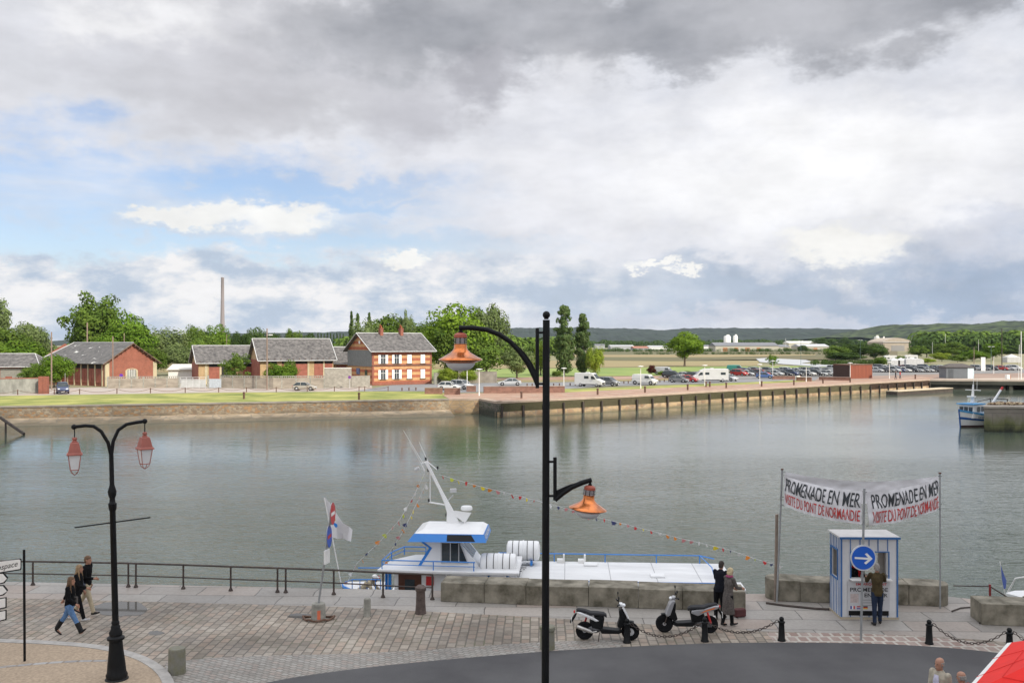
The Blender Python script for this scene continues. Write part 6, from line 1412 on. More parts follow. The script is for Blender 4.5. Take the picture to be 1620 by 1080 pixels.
    for k in range(3): MB().bx(px0+0.42, px1-0.15-0.1*k, -0.048, -0.0455, pz0+0.45-k*0.08, pz0+0.47-k*0.08).build('text_line', mat('small_print', (0.3, 0.3, 0.3), 0.7), bo)
booth()
# ---- banner poles, banners, blue arrow sign
PL = (G(1229, 952), P(1237.5, 743, 28.9)); PR = (G(1487.5, 962), P(1487, 749, G(1487.5, 962).y)); PC = (G(1362, 1012), P(1367.5, 772, G(1362, 1012).y))
for (a, b_), lb, nm in ((PL, 'leaning grey pole carrying the left end of the banner', 'banner_pole'), (PR, 'thin grey pole carrying the right end of the banner', 'banner_pole')):
    r = thing(nm, lb, 'pole', a, 0, 'banner poles'); MB().tube([(0, 0, 0), b_-a], 0.032 if b_ is PL[1] else 0.026, 8).build('post', M_galv, r); c = MB(); c.lathe([(0.045, 0), (0.045, 0.04)], 8, b_-a); c.build('cap', M_rust, r)
wp = thing('wooden_post', 'shorter weathered wooden post beside the left banner pole', 'post', G(1226.5, 951)); MB().tube([(0, 0, 0), P(1229, 813, GY(951))-Vector(wp.location)], 0.05, 7).build('post', mat('weathered_post', (0.24, 0.19, 0.15), 0.9, 0.2, 3), wp)
def arrow_sign():
    r = thing('arrow_sign', 'round blue sign with white arrow pointing right on tall pole', 'road sign', PC[0]); o = Vector(PC[0]); t = PC[1]-o
    MB().tube([(0, 0, 0), t], 0.034, 8).build('pole', M_galv, r)
    c = P(1366, 882, o.y-0.07)-o; R_ = 0.355; b = MB()
    def disc(rad, y0, y1, nm, m, par): q = MB(); q.lathe([(rad, y0), (rad, y1)], 40, c, 'Y'); return q.build(nm, m, par)
    d = disc(R_, 0.0, 0.03, 'disc', mat('sign_rim', (0.55, 0.56, 0.57), 0.4), r); disc(R_*0.90, -0.004, -0.001, 'sign_face', mat('arrow_blue', (0.015, 0.11, 0.52), 0.4, 0.05, 3), d)
    ar = [(-0.72, 0.09), (0.38, 0.02), (0.10, 0.32), (0.28, 0.40), (0.74, -0.06), (0.20, -0.52), (0.04, -0.40), (0.36, -0.14), (-0.72, -0.07)]
    q = MB(); n = len(ar); q.add([c+Vector((x*R_*0.95, y, z*R_*0.95)) for y in (-0.008, -0.005) for x, z in ar], [tuple(range(n)), tuple(range(2*n-1, n-1, -1))]); q.build('arrow', M_white, d)
arrow_sign()
M_ban = mat('banner_cloth', (0.66, 0.65, 0.66), 0.8, 0.04, 2, bump=0.3, bscale=3); M_btx = mat('banner_black', (0.035, 0.04, 0.045), 0.8, 0.1, 3); M_brd = mat('banner_red', (0.50, 0.045, 0.04), 0.8, 0.1, 3)
def banner(label, tl, tr, bl, br_, sag_t, sag_b, bow, lines, seed, group='banners between the three poles'):
    tl, tr, bl, br_ = map(Vector, (tl, tr, bl, br_)); o = tl.copy()
    d = (tr-tl).normalized(); nn = Vector((d.y, -d.x, 0)).normalized()
    def f(u, v, off=0.0):
        a = tl.lerp(tr, u); b_ = bl.lerp(br_, u); a = a+Vector((0, 0, -sag_t*4*u*(1-u))); b_ = b_+Vector((0, 0, -sag_b*4*u*(1-u)))
        p = b_.lerp(a, v); w = bow*4*u*(1-u)*(1-abs(2*v-1)**2*0.3)+0.075*mnoise.noise(Vector((u*5, v*2.2, seed)))+0.035*mnoise.noise(Vector((u*17, v*5, seed)))
        return p+nn*(w+off)-o
    N, Mv = 60, 14; b = MB()
    for s, off in ((1, 0.0), (-1, -0.006)):
        vs = [f(i/N, j/Mv, off) for j in range(Mv+1) for i in range(N+1)]; fs = []
        for j in range(Mv):
            for i in range(N):
                a = j*(N+1)+i; q = (a, a+1, a+N+2, a+N+1); fs.append(q if s > 0 else q[::-1])
        b.add(vs, fs)
    r = b.build('banner', M_ban, None, smooth=True, label=label, category='banner', group=group); r.location = o
    for body, u0, u1, v0, v1, m in lines:
        vs, fs, _ = text_mesh(body, bold=0.003, shear=0.12, fine=True)
        # subdivide lettering along the cloth: dense enough as it is; lift it 5 mm
        q = MB(); q.add([f(lerp(u0, u1, a), lerp(v0, v1, c_), 0.014) for a, c_ in vs], fs); q.build('lettering', m, r)
    t = MB()
    for a_, c_ in ((0, 1), (0, 0), (1, 1), (1, 0)):
        p = f(a_, c_); e = p + d*(-0.12 if a_ == 0 else 0.12); t.tube([p, e], 0.008, 4)
    t.build('tie', M_blk, r)
    return r
yL, yC, yR = 29.0, PC[0].y, PR[0].y
banner('white banner facing left, black PROMENADE EN MER over red line', P(1241, 752, yL-0.1), P(1364, 777, yC+0.1), P(1240, 799, yL-0.1), P(1363, 829, yC+0.1), 0.07, 0.08, 0.12,
       (('PROMENADE EN MER', 0.02, 0.985, 0.50, 0.94, M_btx), ('VISITE DU PONT DE NORMANDIE', 0.02, 0.985, 0.08, 0.42, M_brd)), 1.0)
banner('white wrinkled banner facing right, same lettering, tied to right pole', P(1371, 778, yC+0.1), P(1485, 753, yR-0.1), P(1374, 831, yC+0.1), P(1485, 805, yR-0.1), 0.09, 0.06, 0.14,
       (('PROMENADE EN MER', 0.04, 0.98, 0.50, 0.92, M_btx), ('VISITE DU PONT DE NORMANDIE', 0.04, 0.98, 0.06, 0.42, M_brd)), 4.0)
banner('blank white back banner stretched straight between the outer poles', P(1242, 746, yL+0.1), P(1484, 753, yR+0.15), P(1243, 786, yL+0.1), P(1484, 797, yR+0.15), 0.24, 0.1, -0.1, (), 7.0)
# ---- red parasol at the lower right
def parasol():
    A = Vector((9.05, 16.75)); e1 = Vector((-0.64, -0.77)); e2 = Vector((0.77, -0.64)); S_ = 3.4; z0, z1 = 2.72, 3.72; ctr = A+(e1+e2)*S_/2
    r = thing('parasol', 'bright red square parasol with white hem, seen from above', 'parasol', (ctr.x, ctr.y, 0)); o = Vector(r.location)
    cs = [A, A+e1*S_, A+(e1+e2)*S_, A+e2*S_]; ap = Vector((ctr.x, ctr.y, z1))-o
    c3 = [Vector((c.x, c.y, z0))-o for c in cs]; b = MB(); w = MB()
    N = 10
    for i in range(4):
        a, d = c3[i], c3[(i+1) % 4]; k = 0.055
        b.plate([a.lerp(ap, k), d.lerp(ap, k), ap], 0.01); w.plate([a, d, d.lerp(ap, k-0.002), a.lerp(ap, k-0.002)], 0.01)
        w.plate([a+Vector((0, 0, -0.2)), d+Vector((0, 0, -0.2)), d, a], 0.006)
    b.build('canopy', mat('red_canvas', (0.72, 0.018, 0.012), 0.75, 0.06, 3), r); w.build('hem', M_white, r)
    MB().tube([(0, 0, 0), (0, 0, z1+0.05)], 0.035, 10).build('pole', M_galv, r); MB().lathe([(0.4, 0.01), (0.4, 0.12), (0.06, 0.16)], 16).build('base', M_conc, r)
    q = MB()
    for i in range(4):
        for t_ in (0.33, 0.66): q.tube([c3[i].lerp(c3[(i+1) % 4], t_)+Vector((0, 0, 0.012)), ap+Vector((0, 0, 0.008))], 0.004, 4)
        for t_ in (0.3, 0.6): q.tube([c3[i].lerp(ap, t_)+Vector((0, 0, 0.012)), c3[(i+1) % 4].lerp(ap, t_)+Vector((0, 0, 0.008))], 0.004, 4)
    q.build('seam', mat('red_seam', (0.60, 0.015, 0.011), 0.8), r)
    q = MB()
    for c in c3: q.tube([ap+Vector((0, 0, -0.06)), c+Vector((0, 0, -0.03))], 0.015, 5)
    q.build('rib', M_galv, r)
parasol()
# ---- red ladder rail at right
lr = thing('ladder_rail', 'red iron handrail at the quay steps right of the parapet', 'handrail', G(1567, 962)); o = Vector(lr.location)
MB().tube([(0, 0, -0.4), P(1566, 924, o.y)-o], 0.035, 8).build('post', mat('red_iron', (0.22, 0.03, 0.03), 0.6, 0.1, 3), lr)
b = MB(); b.tube([P(1566, 927, o.y)-o, P(1508, 926, o.y+0.4)-o], 0.018, 6); b.tube([P(1566, 927, o.y)-o, P(1602, 949, o.y-0.3)-o], 0.022, 6); b.build('rail', M_iron, lr)
cbl = MB(); cbl.tube([G(x, y, 0.03) for x, y in ((1506, 966), (1520, 961), (1540, 959.5), (1543, 963), (1547, 974), (1550, 985))], 0.022, 6); cbl.build('hose', M_iron, None, label='thin dark hose lying between the two right parapets', category='hose')
cbl = MB(); cbl.tube([G(x, y, 0.03) for x, y in ((1212, 953), (1240, 957), (1290, 962), (1312, 963))], 0.035, 6); cbl.build('hose', M_iron, None, label='dark hose at the foot of the rounded parapet left of booth', category='hose')
# ================================================================ BOATS
M_bhull = mat('boat_white', (0.80, 0.80, 0.79), 0.35, 0.04, 1.5, coat=0.3); M_bblue = mat('boat_blue', (0.02, 0.20, 0.60), 0.4, 0.06, 2, coat=0.3); M_deckw = mat('deck_white', (0.70, 0.70, 0.69), 0.65, 0.1, 1.2, detail=8, stretch=(0.4, 1.5, 1))
def tour_boat():
    Yn, Yf = 31.15, 34.45; r = thing('tour_boat', 'white and blue passenger boat with wheelhouse, raked mast and long flat roof', 'boat', ((880-CX)/F*33, 33, WZ), radians(-3.5)); o = Vector(r.location)
    X = lambda px, y=33.0: (px-CX)/F*y
    x0, x1 = -4.3, 7.75
    # hull
    b = MB(); rings = []
    for t in range(13):
        u = t/12; x = lerp(x0-0.2, x1+0.5, u); k = 1-0.75*max(0, (u-0.72)/0.28)**2.0; hw = 2.05*k*(0.93 if u < 0.04 else 1); zt = -0.95+0.5*max(0, (u-0.7)/0.3)**2
        cy = 33.05
        rings.append([(x, cy-hw, zt), (x, cy-hw*0.95, -1.7), (x, cy-hw*0.6, -2.9), (x, cy+hw*0.6, -2.9), (x, cy+hw*0.95, -1.7), (x, cy+hw, zt)])
    b.loft([[Vector(p)-o for p in q] for q in rings]); b.build('hull', M_bhull, r, smooth=True)
    b = MB(); b.bx(x0-o.x, x1-1.6-o.x, 31.0-33-0.03, 31.02-33, -1.35-WZ, -1.15-WZ); b.build('hull_stripe', M_bblue, r)
    # saloon under the long roof
    b = MB(); b.bx(-2.2-o.x, 6.9-o.x, 31.35-33, 34.75-33, -1.0-WZ, -0.10-WZ); sal = b.build('saloon', M_bhull, r)
    for k in range(8): MB().bx(-1.9+k*1.08-o.x, -1.05+k*1.08-o.x, 31.33-33, 31.349-33, -0.75-WZ, -0.25-WZ).build('window', M_cglass, sal)
    MB().bx(0.3-o.x, x1-o.x, Yn-33, Yf-33, -0.10-WZ, 0.0-WZ).build('roof', M_deckw, r, bevel=0.03)
    q = MB()
    for x in (1.9, 3.5, 5.1, 6.6): q.bx(x-0.012-o.x, x+0.012-o.x, Yn+0.05-33, Yf-0.05-33, 0.001-WZ, 0.006-WZ)
    q.build('deck_seam', mat('seam_grey', (0.40, 0.40, 0.40), 0.8), r)
    for x, y in ((2.6, 33.7), (4.9, 32.2)): MB().bx(x-o.x, x+0.5-o.x, y-33, y+0.45-33, 0.001-WZ, 0.07-WZ).build('roof_vent', M_bhull, r, bevel=0.02)
    # aft cabin with door and raised deck
    b = MB(); b.bx(-4.0-o.x, -2.2-o.x, 31.45-33, 33.3-33, -1.0-WZ, 0.28-WZ); cab = b.build('aft_cabin', M_bhull, r)
    MB().bx(-3.85-o.x, -3.05-o.x, 31.42-33, 31.449-33, -0.95-WZ, 0.2-WZ).build('door', mat('varnished_door', (0.09, 0.035, 0.02), 0.4, 0.2, 2), cab)
    MB().bx(-3.62-o.x, -3.28-o.x, 31.40-33, 31.419-33, -0.35-WZ, 0.02-WZ).build('door_glass', M_cglass, cab)
    MB().box((-2.75-o.x, 31.42-33, -0.02-WZ), (0.26, 0.06, 0.3)).build('fire_box', M_sred, cab)
    MB().bx(-4.2-o.x, -4.1-o.x, 31.4-33, 31.5-33, -1.0-WZ, 0.28-WZ).build('corner_post', M_bblue, cab)
    dk = MB(); dk.prism([(-4.55-o.x, 31.2-33), (0.35-o.x, 31.0-33), (0.35-o.x, 33.5-33), (-3.6-o.x, 33.5-33), (-4.35-o.x, 32.6-33)], 0.283-WZ, 0.40-WZ); dk.build('upper_deck', M_deckw, r, bevel=0.03)
    # wheelhouse
    def wx(px): return (px-CX)/F*31.9-o.x
    za, zb = 0.40-WZ, 1.32-WZ; yn, yf = 31.75-33, 33.05-33
    b = MB(); pr = [(wx(667), za), (wx(748), za), (wx(737), za+0.15), (wx(722), zb), (wx(676), zb), (wx(683), zb-0.35)]
    pr = [(wx(665), za), (wx(762), za), (wx(727), zb), (wx(669), zb), (wx(683), zb-0.27)]
    n = len(pr); b.add([(x, yn, z) for x, z in pr]+[(x, yf, z) for x, z in pr], [tuple(range(n)), tuple(range(2*n-1, n-1, -1))]+[((i+1) % n, i, n+i, n+(i+1) % n) for i in range(n)]); wh = b.build('wheelhouse', M_bhull, r)
    # blue zigzag band at the aft edge
    z = MB(); pz = [(wx(666), zb), (wx(683.5), zb-0.28), (wx(666), za+0.02)]
    for p, q in zip(pz, pz[1:]):
        z.add([(p[0]-0.05, yn-0.015, p[1]), (p[0]+0.06, yn-0.015, p[1]), (q[0]+0.06, yn-0.015, q[1]), (q[0]-0.05, yn-0.015, q[1])]+[(p[0]-0.05, yn+0.1, p[1]), (p[0]+0.06, yn+0.1, p[1]), (q[0]+0.06, yn+0.1, q[1]), (q[0]-0.05, yn+0.1, q[1])], [(0, 1, 2, 3), (1, 5, 6, 2), (4, 0, 3, 7)])
    z.build('blue_trim', M_bblue, wh)
    # side window, slanted front edge
    b = MB(); b.add([(x, yn-0.02, zz) for x, zz in ((wx(701), za+0.13), (wx(743), za+0.13), (wx(730), zb-0.07), (wx(701), zb-0.07))], [(0, 1, 2, 3)]); sw = b.build('side_window', M_cglass, wh)
    f = MB(); ps = [(wx(701), za+0.13), (wx(744), za+0.13), (wx(731), zb-0.07), (wx(701), zb-0.07)]
    for p, q in zip(ps, ps[1:]+ps[:1]): f.tube([(p[0], yn-0.03, p[1]), (q[0], yn-0.03, q[1])], 0.022, 4)
    for px in (715.5, 729): f.tube([(wx(px), yn-0.03, za+0.13), (wx(px), yn-0.03, zb-0.07)], 0.016, 4)
    f.build('frame', M_zinc, sw)
    # windscreen panes on the raked front
    for k in range(3):
        y0, y1 = lerp(yn+0.08, yf-0.08, k/3)+0.04, lerp(yn+0.08, yf-0.08, (k+1)/3)-0.04
        e = 0.012; xb, xt = wx(762)-0.06, wx(727)+0.06
        xa = lambda zz: lerp(wx(762), wx(727), (zz-za)/(zb-za))+e
        z0_, z1_ = za+0.3, zb-0.06
        MB().add([(xa(z0_), y0, z0_), (xa(z0_), y1, z0_), (xa(z1_), y1, z1_), (xa(z1_), y0, z1_)], [(0, 1, 2, 3)]).build('windscreen', M_cglass, wh)
    # roof with blue visor
    def ring(xa_, xb_, ya, yb, zz): return [(xa_, ya, zz), (xb_, ya, zz), (xb_, yb, zz), (xa_, yb, zz)]
    v = MB(); v.loft([ring(wx(653), wx(749), yn-0.35, yf+0.3, zb), ring(wx(650), wx(774), yn-0.45, yf+0.35, zb+0.02), ring(wx(660), wx(770), yn-0.28, yf+0.25, zb+0.27)]); vis = v.build('visor', M_bblue, wh)
    MB().loft([ring(wx(660), wx(769), yn-0.27, yf+0.24, zb+0.272), ring(wx(672), wx(762), yn-0.1, yf+0.1, zb+0.38)]).build('roof', M_bhull, wh)
    xv = lambda zz: lerp(wx(774), wx(770), (zz-zb-0.02)/0.25); 
    lettering('LE JASON II', lambda u, w_: Vector((lerp(wx(774), wx(770), lerp(0.15, 0.85, w_))+0.006, lerp(yn-0.2, yf+0.1, u), zb+0.02+0.25*lerp(0.15, 0.85, w_))), M_white, vis, bold=0.02)
    MB().add([(wx(a), lerp(yn-0.45, yn-0.28, t)-0.006, zb+0.02+0.25*t) for a, t in ((712, 0.12), (757, 0.12), (750, 0.92), (712, 0.92))], [(0, 1, 2, 3)]).build('dark_panel', M_trim, vis)
    # mast: tapered raked fin
    m_ = MB(); Ym = 33.0; L = lambda x, y, dy=0.0: P(x, y, Ym+dy)-o
    path = [((705, 850), (736, 850), 0.16), (((706, 812)), (724, 824), 0.13), ((702, 798), (715, 806), 0.11), ((692, 775), (699, 778), 0.07), ((678, 748), (683, 747), 0.05), ((670, 733), (674, 730), 0.04)]
    m_.loft([[L(*a, -w), L(*c, -w), L(*c, w), L(*a, w)] for a, c, w in path]); mast = m_.build('mast', M_bhull, r, bevel=0.02)
    b = MB(); b.loft([[L(712, 812, -0.12), L(735, 829, -0.12), L(735, 829, 0.12), L(712, 812, 0.12)], [L(719, 809, -0.15), L(745, 812, -0.15), L(745, 812, 0.15), L(719, 809, 0.15)]]); b.build('radar_bracket', M_bhull, mast)
    rd = MB(); c = L(737.5, 806); rd.lathe([(0.17, -0.05), (0.21, -0.02), (0.21, 0.06), (0.18, 0.10), (0.02, 0.11)], 16, c); rd.build('radar_dome', M_bhull, mast, smooth=True)
    b = MB(); b.tube([L(716, 784), L(706, 795)], 0.02, 5); b.box(L(716, 777), (0.22, 0.14, 0.13), 0.3); b.build('spotlight', M_zinc, mast)
    b = MB(); b.tube([L(704, 800), L(677, 796)], 0.03, 6); b.tube([L(679, 796), L(679, 744)], 0.02, 5); b.tube([L(664, 735), L(674, 731), L(690, 744)], 0.022, 5); b.tube([L(665, 735), L(670, 748)], 0.018, 5); b.build('mast_bracket', M_bhull, mast)
    b = MB()
    for x, y in ((672, 727), (676, 745), (677, 793), (691, 741), (705, 816)): b.lathe([(0.035, -0.05), (0.035, 0.05)], 8, L(x, y))
    b.build('navigation_light', M_trim, mast)
    b = MB(); b.tube([L(661, 741), L(655, 745)], 0.07, 6); b.build('horn', M_zinc, mast)
    b = MB(); b.tube([L(668, 735), L(636, 682)], [0.012, 0.006], 4); b.tube([L(671, 746), L(645, 700)], [0.012, 0.006], 4); b.tube([L(676, 732), L(661, 700)], [0.012, 0.006], 4); b.build('antenna', M_white, mast)
    # life raft canisters in cradles
    def raft(px0, px1, py, Yr, zbase):
        c = P((px0+px1)/2, py, Yr)-o; hl = (px1-px0)/2/F*Yr; rad = 0.36
        q = MB(); q.lathe([(rad*0.55, -hl), (rad*0.93, -hl+0.05), (rad, -hl+0.12), (rad, -0.03), (rad*1.05, -0.02), (rad*1.05, 0.02), (rad, 0.03), (rad, hl-0.12), (rad*0.93, hl-0.05), (rad*0.55, hl)], 24, c, 'X'); rf_ = q.build('life_raft', M_bhull, r, smooth=True)
        q = MB()
        for k in (-0.62, -0.25, 0.25, 0.62):
            q.tube([c+Vector((k*hl, cos(a)*rad*1.03, sin(a)*rad*1.03)) for a in [2*pi*j/20 for j in range(21)]], 0.011, 4, caps=False)
        q.build('strap', M_trim, rf_)
        q = MB()
        for k in (-0.5, 0.5): q.box(c+Vector((k*hl, 0, -rad-0.03)), (0.08, 0.7, 0.16))
        q.build('cradle', M_bblue, rf_)
    raft(762.5, 821, 892.5, 31.9, 0); raft(799, 852, 871, 33.9, 0)
    # blue rails round the roof
    q = MB()
    zr = 0.30-WZ; zb_ = 0.0-WZ; xl = lambda x: x-o.x
    far = [Vector((xl(-0.6), 1.38, zr)), Vector((xl(6.9), 1.38, zr)), Vector((xl(7.35), 0.9, zr))]
    q.tube(far, 0.022, 6); q.tube([far[1], Vector((xl(7.1), -0.2, zr-0.05)), Vector((xl(7.0), -1.75, 0.09-WZ)), Vector((xl(0.3), -1.80, 0.09-WZ))], 0.02, 5)
    for x in (-0.6, 1.5, 3.4, 5.3, 6.9): q.tube([(xl(x), 1.38, zb_), (xl(x), 1.38, zr)], 0.02, 5)
    for x in (1.2, 2.9, 4.6, 6.3, 7.0): q.tube([(xl(x), -1.79, zb_), (xl(x), -1.79, 0.09-WZ)], 0.015, 5)
    q.build('roof_rail', M_bblue, r)
    q = MB(); zr = 0.70-WZ; pl = [(-3.2, 33.4), (-4.0, 33.4), (-4.3, 32.5), (-4.4, 31.3), (-1.2, 31.15), (-1.15, 31.15)]
    pl = [Vector((a-o.x, c_-33, zr)) for a, c_ in pl]; q.tube(pl, 0.022, 6)
    for p in (pl[0], pl[1], pl[2], pl[3], Vector((-2.6-o.x, 31.2-33, zr)), pl[4]): q.tube([Vector((p.x, p.y, 0.4-WZ)), p], 0.02, 5)
    q.tube([Vector((p.x, p.y, 0.55-WZ)) for p in pl], 0.014, 5); q.build('deck_rail', M_bblue, r)
    for px in (884, 917):
        c = P(px, 884, 34.3)-o; q = MB(); q.bx(c.x-0.14, c.x+0.14, c.y-0.14, c.y+0.14, 0.0-WZ, 0.12-WZ); q.bx(c.x+0.08, c.x+0.14, c.y-0.14, c.y+0.14, 0.12-WZ, 0.3-WZ); q.build('deck_chair', M_white, r)
    q = MB()                                               # worn dark mark painted on the roof
    for a0, a1, c0, c1 in ((822, 842, 893.5, 894.3), (830, 833, 891.2, 892.2), (838, 842, 891.6, 892.6), (821, 832, 898, 898.8), (821, 824, 900.3, 901.2), (827, 830, 900.8, 901.7), (818, 826, 903.8, 904.6)):
        a_, b_ = G(a0, c0), G(a1, c1); q.bx(a_.x-o.x, b_.x-o.x, b_.y-33, a_.y-33, 0.002-WZ, 0.006-WZ)
    q.build('roof_mark', M_trim, r)
    # boarding fittings by the aft cabin
    q = MB(); q.tube([(-4.3-o.x, 31.6-33, -1.0-WZ), (-4.3-o.x, 31.6-33, 0.28-WZ)], 0.05, 6); q.build('fender_post', M_bblue, r)
tour_boat()
def small_boat():
    r = thing('small_boat', 'small white and blue launch with flag staff moored astern of tour boat', 'boat', ((578-CX)/F*32.2, 32.2, WZ)); o = Vector(r.location); X = lambda px: (px-CX)/F*32.2-o.x
    b = MB(); rings = []
    for t in range(11):
        u = t/10; x = lerp(X(541), X(606), u); hw = 0.75*min(1, (u*1.5))**0.6+0.02; zt = 1.82+0.15*(1-u)**2
        rings.append([(x, -hw, zt), (x+0.05*(1-u), -hw*0.85, 0.9), (x+0.2*(1-u), -hw*0.4, -0.3), (x+0.2*(1-u), hw*0.4, -0.3), (x+0.05*(1-u), hw*0.85, 0.9), (x, hw, zt)])
    b.loft(rings); b.build('hull', M_bhull, r, smooth=True)
    b = MB(); b.tube([(q[0][0], q[0][1]-0.02, q[0][2]-0.06) for q in rings], 0.06, 6); b.build('rubbing_strake', M_bblue, r)
    b = MB(); zr = 2.25; b.tube([(X(546), 0, 2.0)] + [(X(px), -0.62, zr) for px in (562, 585, 606)], 0.02, 5)
    for px in (562, 574, 585, 598, 606): b.tube([(X(px), -0.62, 1.8), (X(px), -0.62, zr)], 0.016, 5)
    b.tube([(X(562), 0.62, zr+0.1), (X(606), 0.62, zr+0.1)], 0.02, 5); b.build('rail', M_bblue, r)
    for px, m in ((563, M_sred), (568, M_bblue)): MB().ball((X(px)+0.7, -0.8, 1.7), (0.1, 0.1, 0.14), 10, 6).build('fender', m, r, smooth=True)
    # flag staff
    st_ = MB(); a = P(541, 930, 32)-o; t = P(525, 846, 32)-o; t2 = P(513, 787, 32)-o; st_.tube([a, t, t2], 0.02, 6); st_.build('flag_staff', M_white, r)
    q = MB(); cor = [P(513.5, 786, 32)-o, P(526, 835, 32)-o, P(543, 855, 31.7)-o, P(556, 851, 31.5)-o, P(557, 838, 31.5)-o, P(549, 828, 31.6)-o, P(530, 805, 31.8)-o]
    N = 14; vs = []
    top = [P(513.5, 786, 32), P(522, 797, 31.9), P(533, 812, 31.7), P(543, 826, 31.6), P(551, 832, 31.6), P(557, 838, 31.4)]
    bot = [P(518, 822, 32.05), P(524, 848, 32.0), P(534, 851, 31.7), P(542, 852, 31.8), P(549, 855, 31.6), P(556, 855, 31.4)]
    for j in range(6):
        for i in range(6):
            p = top[i].lerp(bot[i], j/5)-o; vs.append(p+Vector((0, 0.10*sin(i*1.7+j*0.4), 0)))
    q.add(vs, [(j*6+i, j*6+i+1, (j+1)*6+i+1, (j+1)*6+i) for j in range(5) for i in range(5)]); fl = q.build('flag', mat('white_flag', (0.72, 0.71, 0.72), 0.8, 0.04, 3), r, smooth=True)
    c = P(531, 829, 31.45)-o; MB().plate([c+Vector((x*0.014, 0, z*0.014)) for x, z in ((-6, 6), (-4, -3), (1, -9), (5, -4), (3, 1))], 0.004).build('emblem', M_bblue, fl)
    c = P(528, 821, 31.44)-o; MB().plate([c+Vector((x*0.022, 0, z*0.022)) for x, z in ((-3, 2), (-2, -2), (3, -2), (2, 2))], 0.004).build('emblem', mat('emblem_yellow', (0.6, 0.4, 0.05), 0.7), fl)
small_boat()
# ---- bunting lines
PEN = [mat('pennant_'+n, c, 0.8, 0.05, 2) for n, c in (('red', (0.5, 0.03, 0.03)), ('yellow', (0.62, 0.5, 0.03)), ('white', (0.65, 0.64, 0.62)), ('navy', (0.05, 0.06, 0.15)), ('orange', (0.6, 0.2, 0.03)), ('lime', (0.45, 0.5, 0.05)), ('pink', (0.5, 0.2, 0.2)))]
def bunting(label, pts, n, seed, size=0.17):
    rnd = random.Random(seed); pts = [P(*p) for p in pts]; o = pts[0]; r = thing('bunting', label, 'bunting', o, 0, 'lines of signal-flag bunting')
    v = [p-o for p in pts]; tot = sum((b-a).length for a, b in zip(v, v[1:]))
    MB().tube(v, 0.006, 4).build('cord', M_zinc, r)
    for k in range(n):
        p, d = along(v, tot*(k+0.5)/n); s = size*rnd.uniform(0.7, 1.2); a = rnd.uniform(0, 6.28); u = Vector((cos(a)*0.5+d.x*0.6, sin(a)*0.8, rnd.uniform(-.2, .2))).normalized(); w = Vector((rnd.uniform(-.4, .4), rnd.uniform(-.4, .4), -1)).normalized()
        q = [p, p+u*s*0.5+w*s*0.1, p+u*s+w*s*0.35, p+u*s*0.55+w*s*0.8, p+w*s*0.75+u*0.1*s]
        MB().plate(q, 0.004).build('pennant', PEN[rnd.choice((0, 0, 1, 2, 2, 3, 4, 5, 6))], r)
bunting('string of small coloured flags from mast top down to the small boat', [(672, 748, 33), (655, 783, 33), (632, 822, 32.8), (600, 857, 32.6), (565, 890, 32.4), (547, 925, 32.2)], 16, 1)
bunting('second string of coloured flags falling towards the aft deck', [(676, 760, 33), (662, 790, 33), (645, 825, 32.8), (632, 850, 32.6), (615, 875, 32.5), (598, 915, 32.4)], 15, 2)
bunting('long string of coloured flags from the mast towards the banner poles', [(694, 750, 33.2), (740, 764, 33.3), (800, 779, 33.4), (860, 794, 33.3), (950, 819, 33), (1010, 834, 32.6), (1080, 852, 32), (1150, 868, 31.2), (1200, 885, 30.6), (1238, 896, 30)], 44, 3)
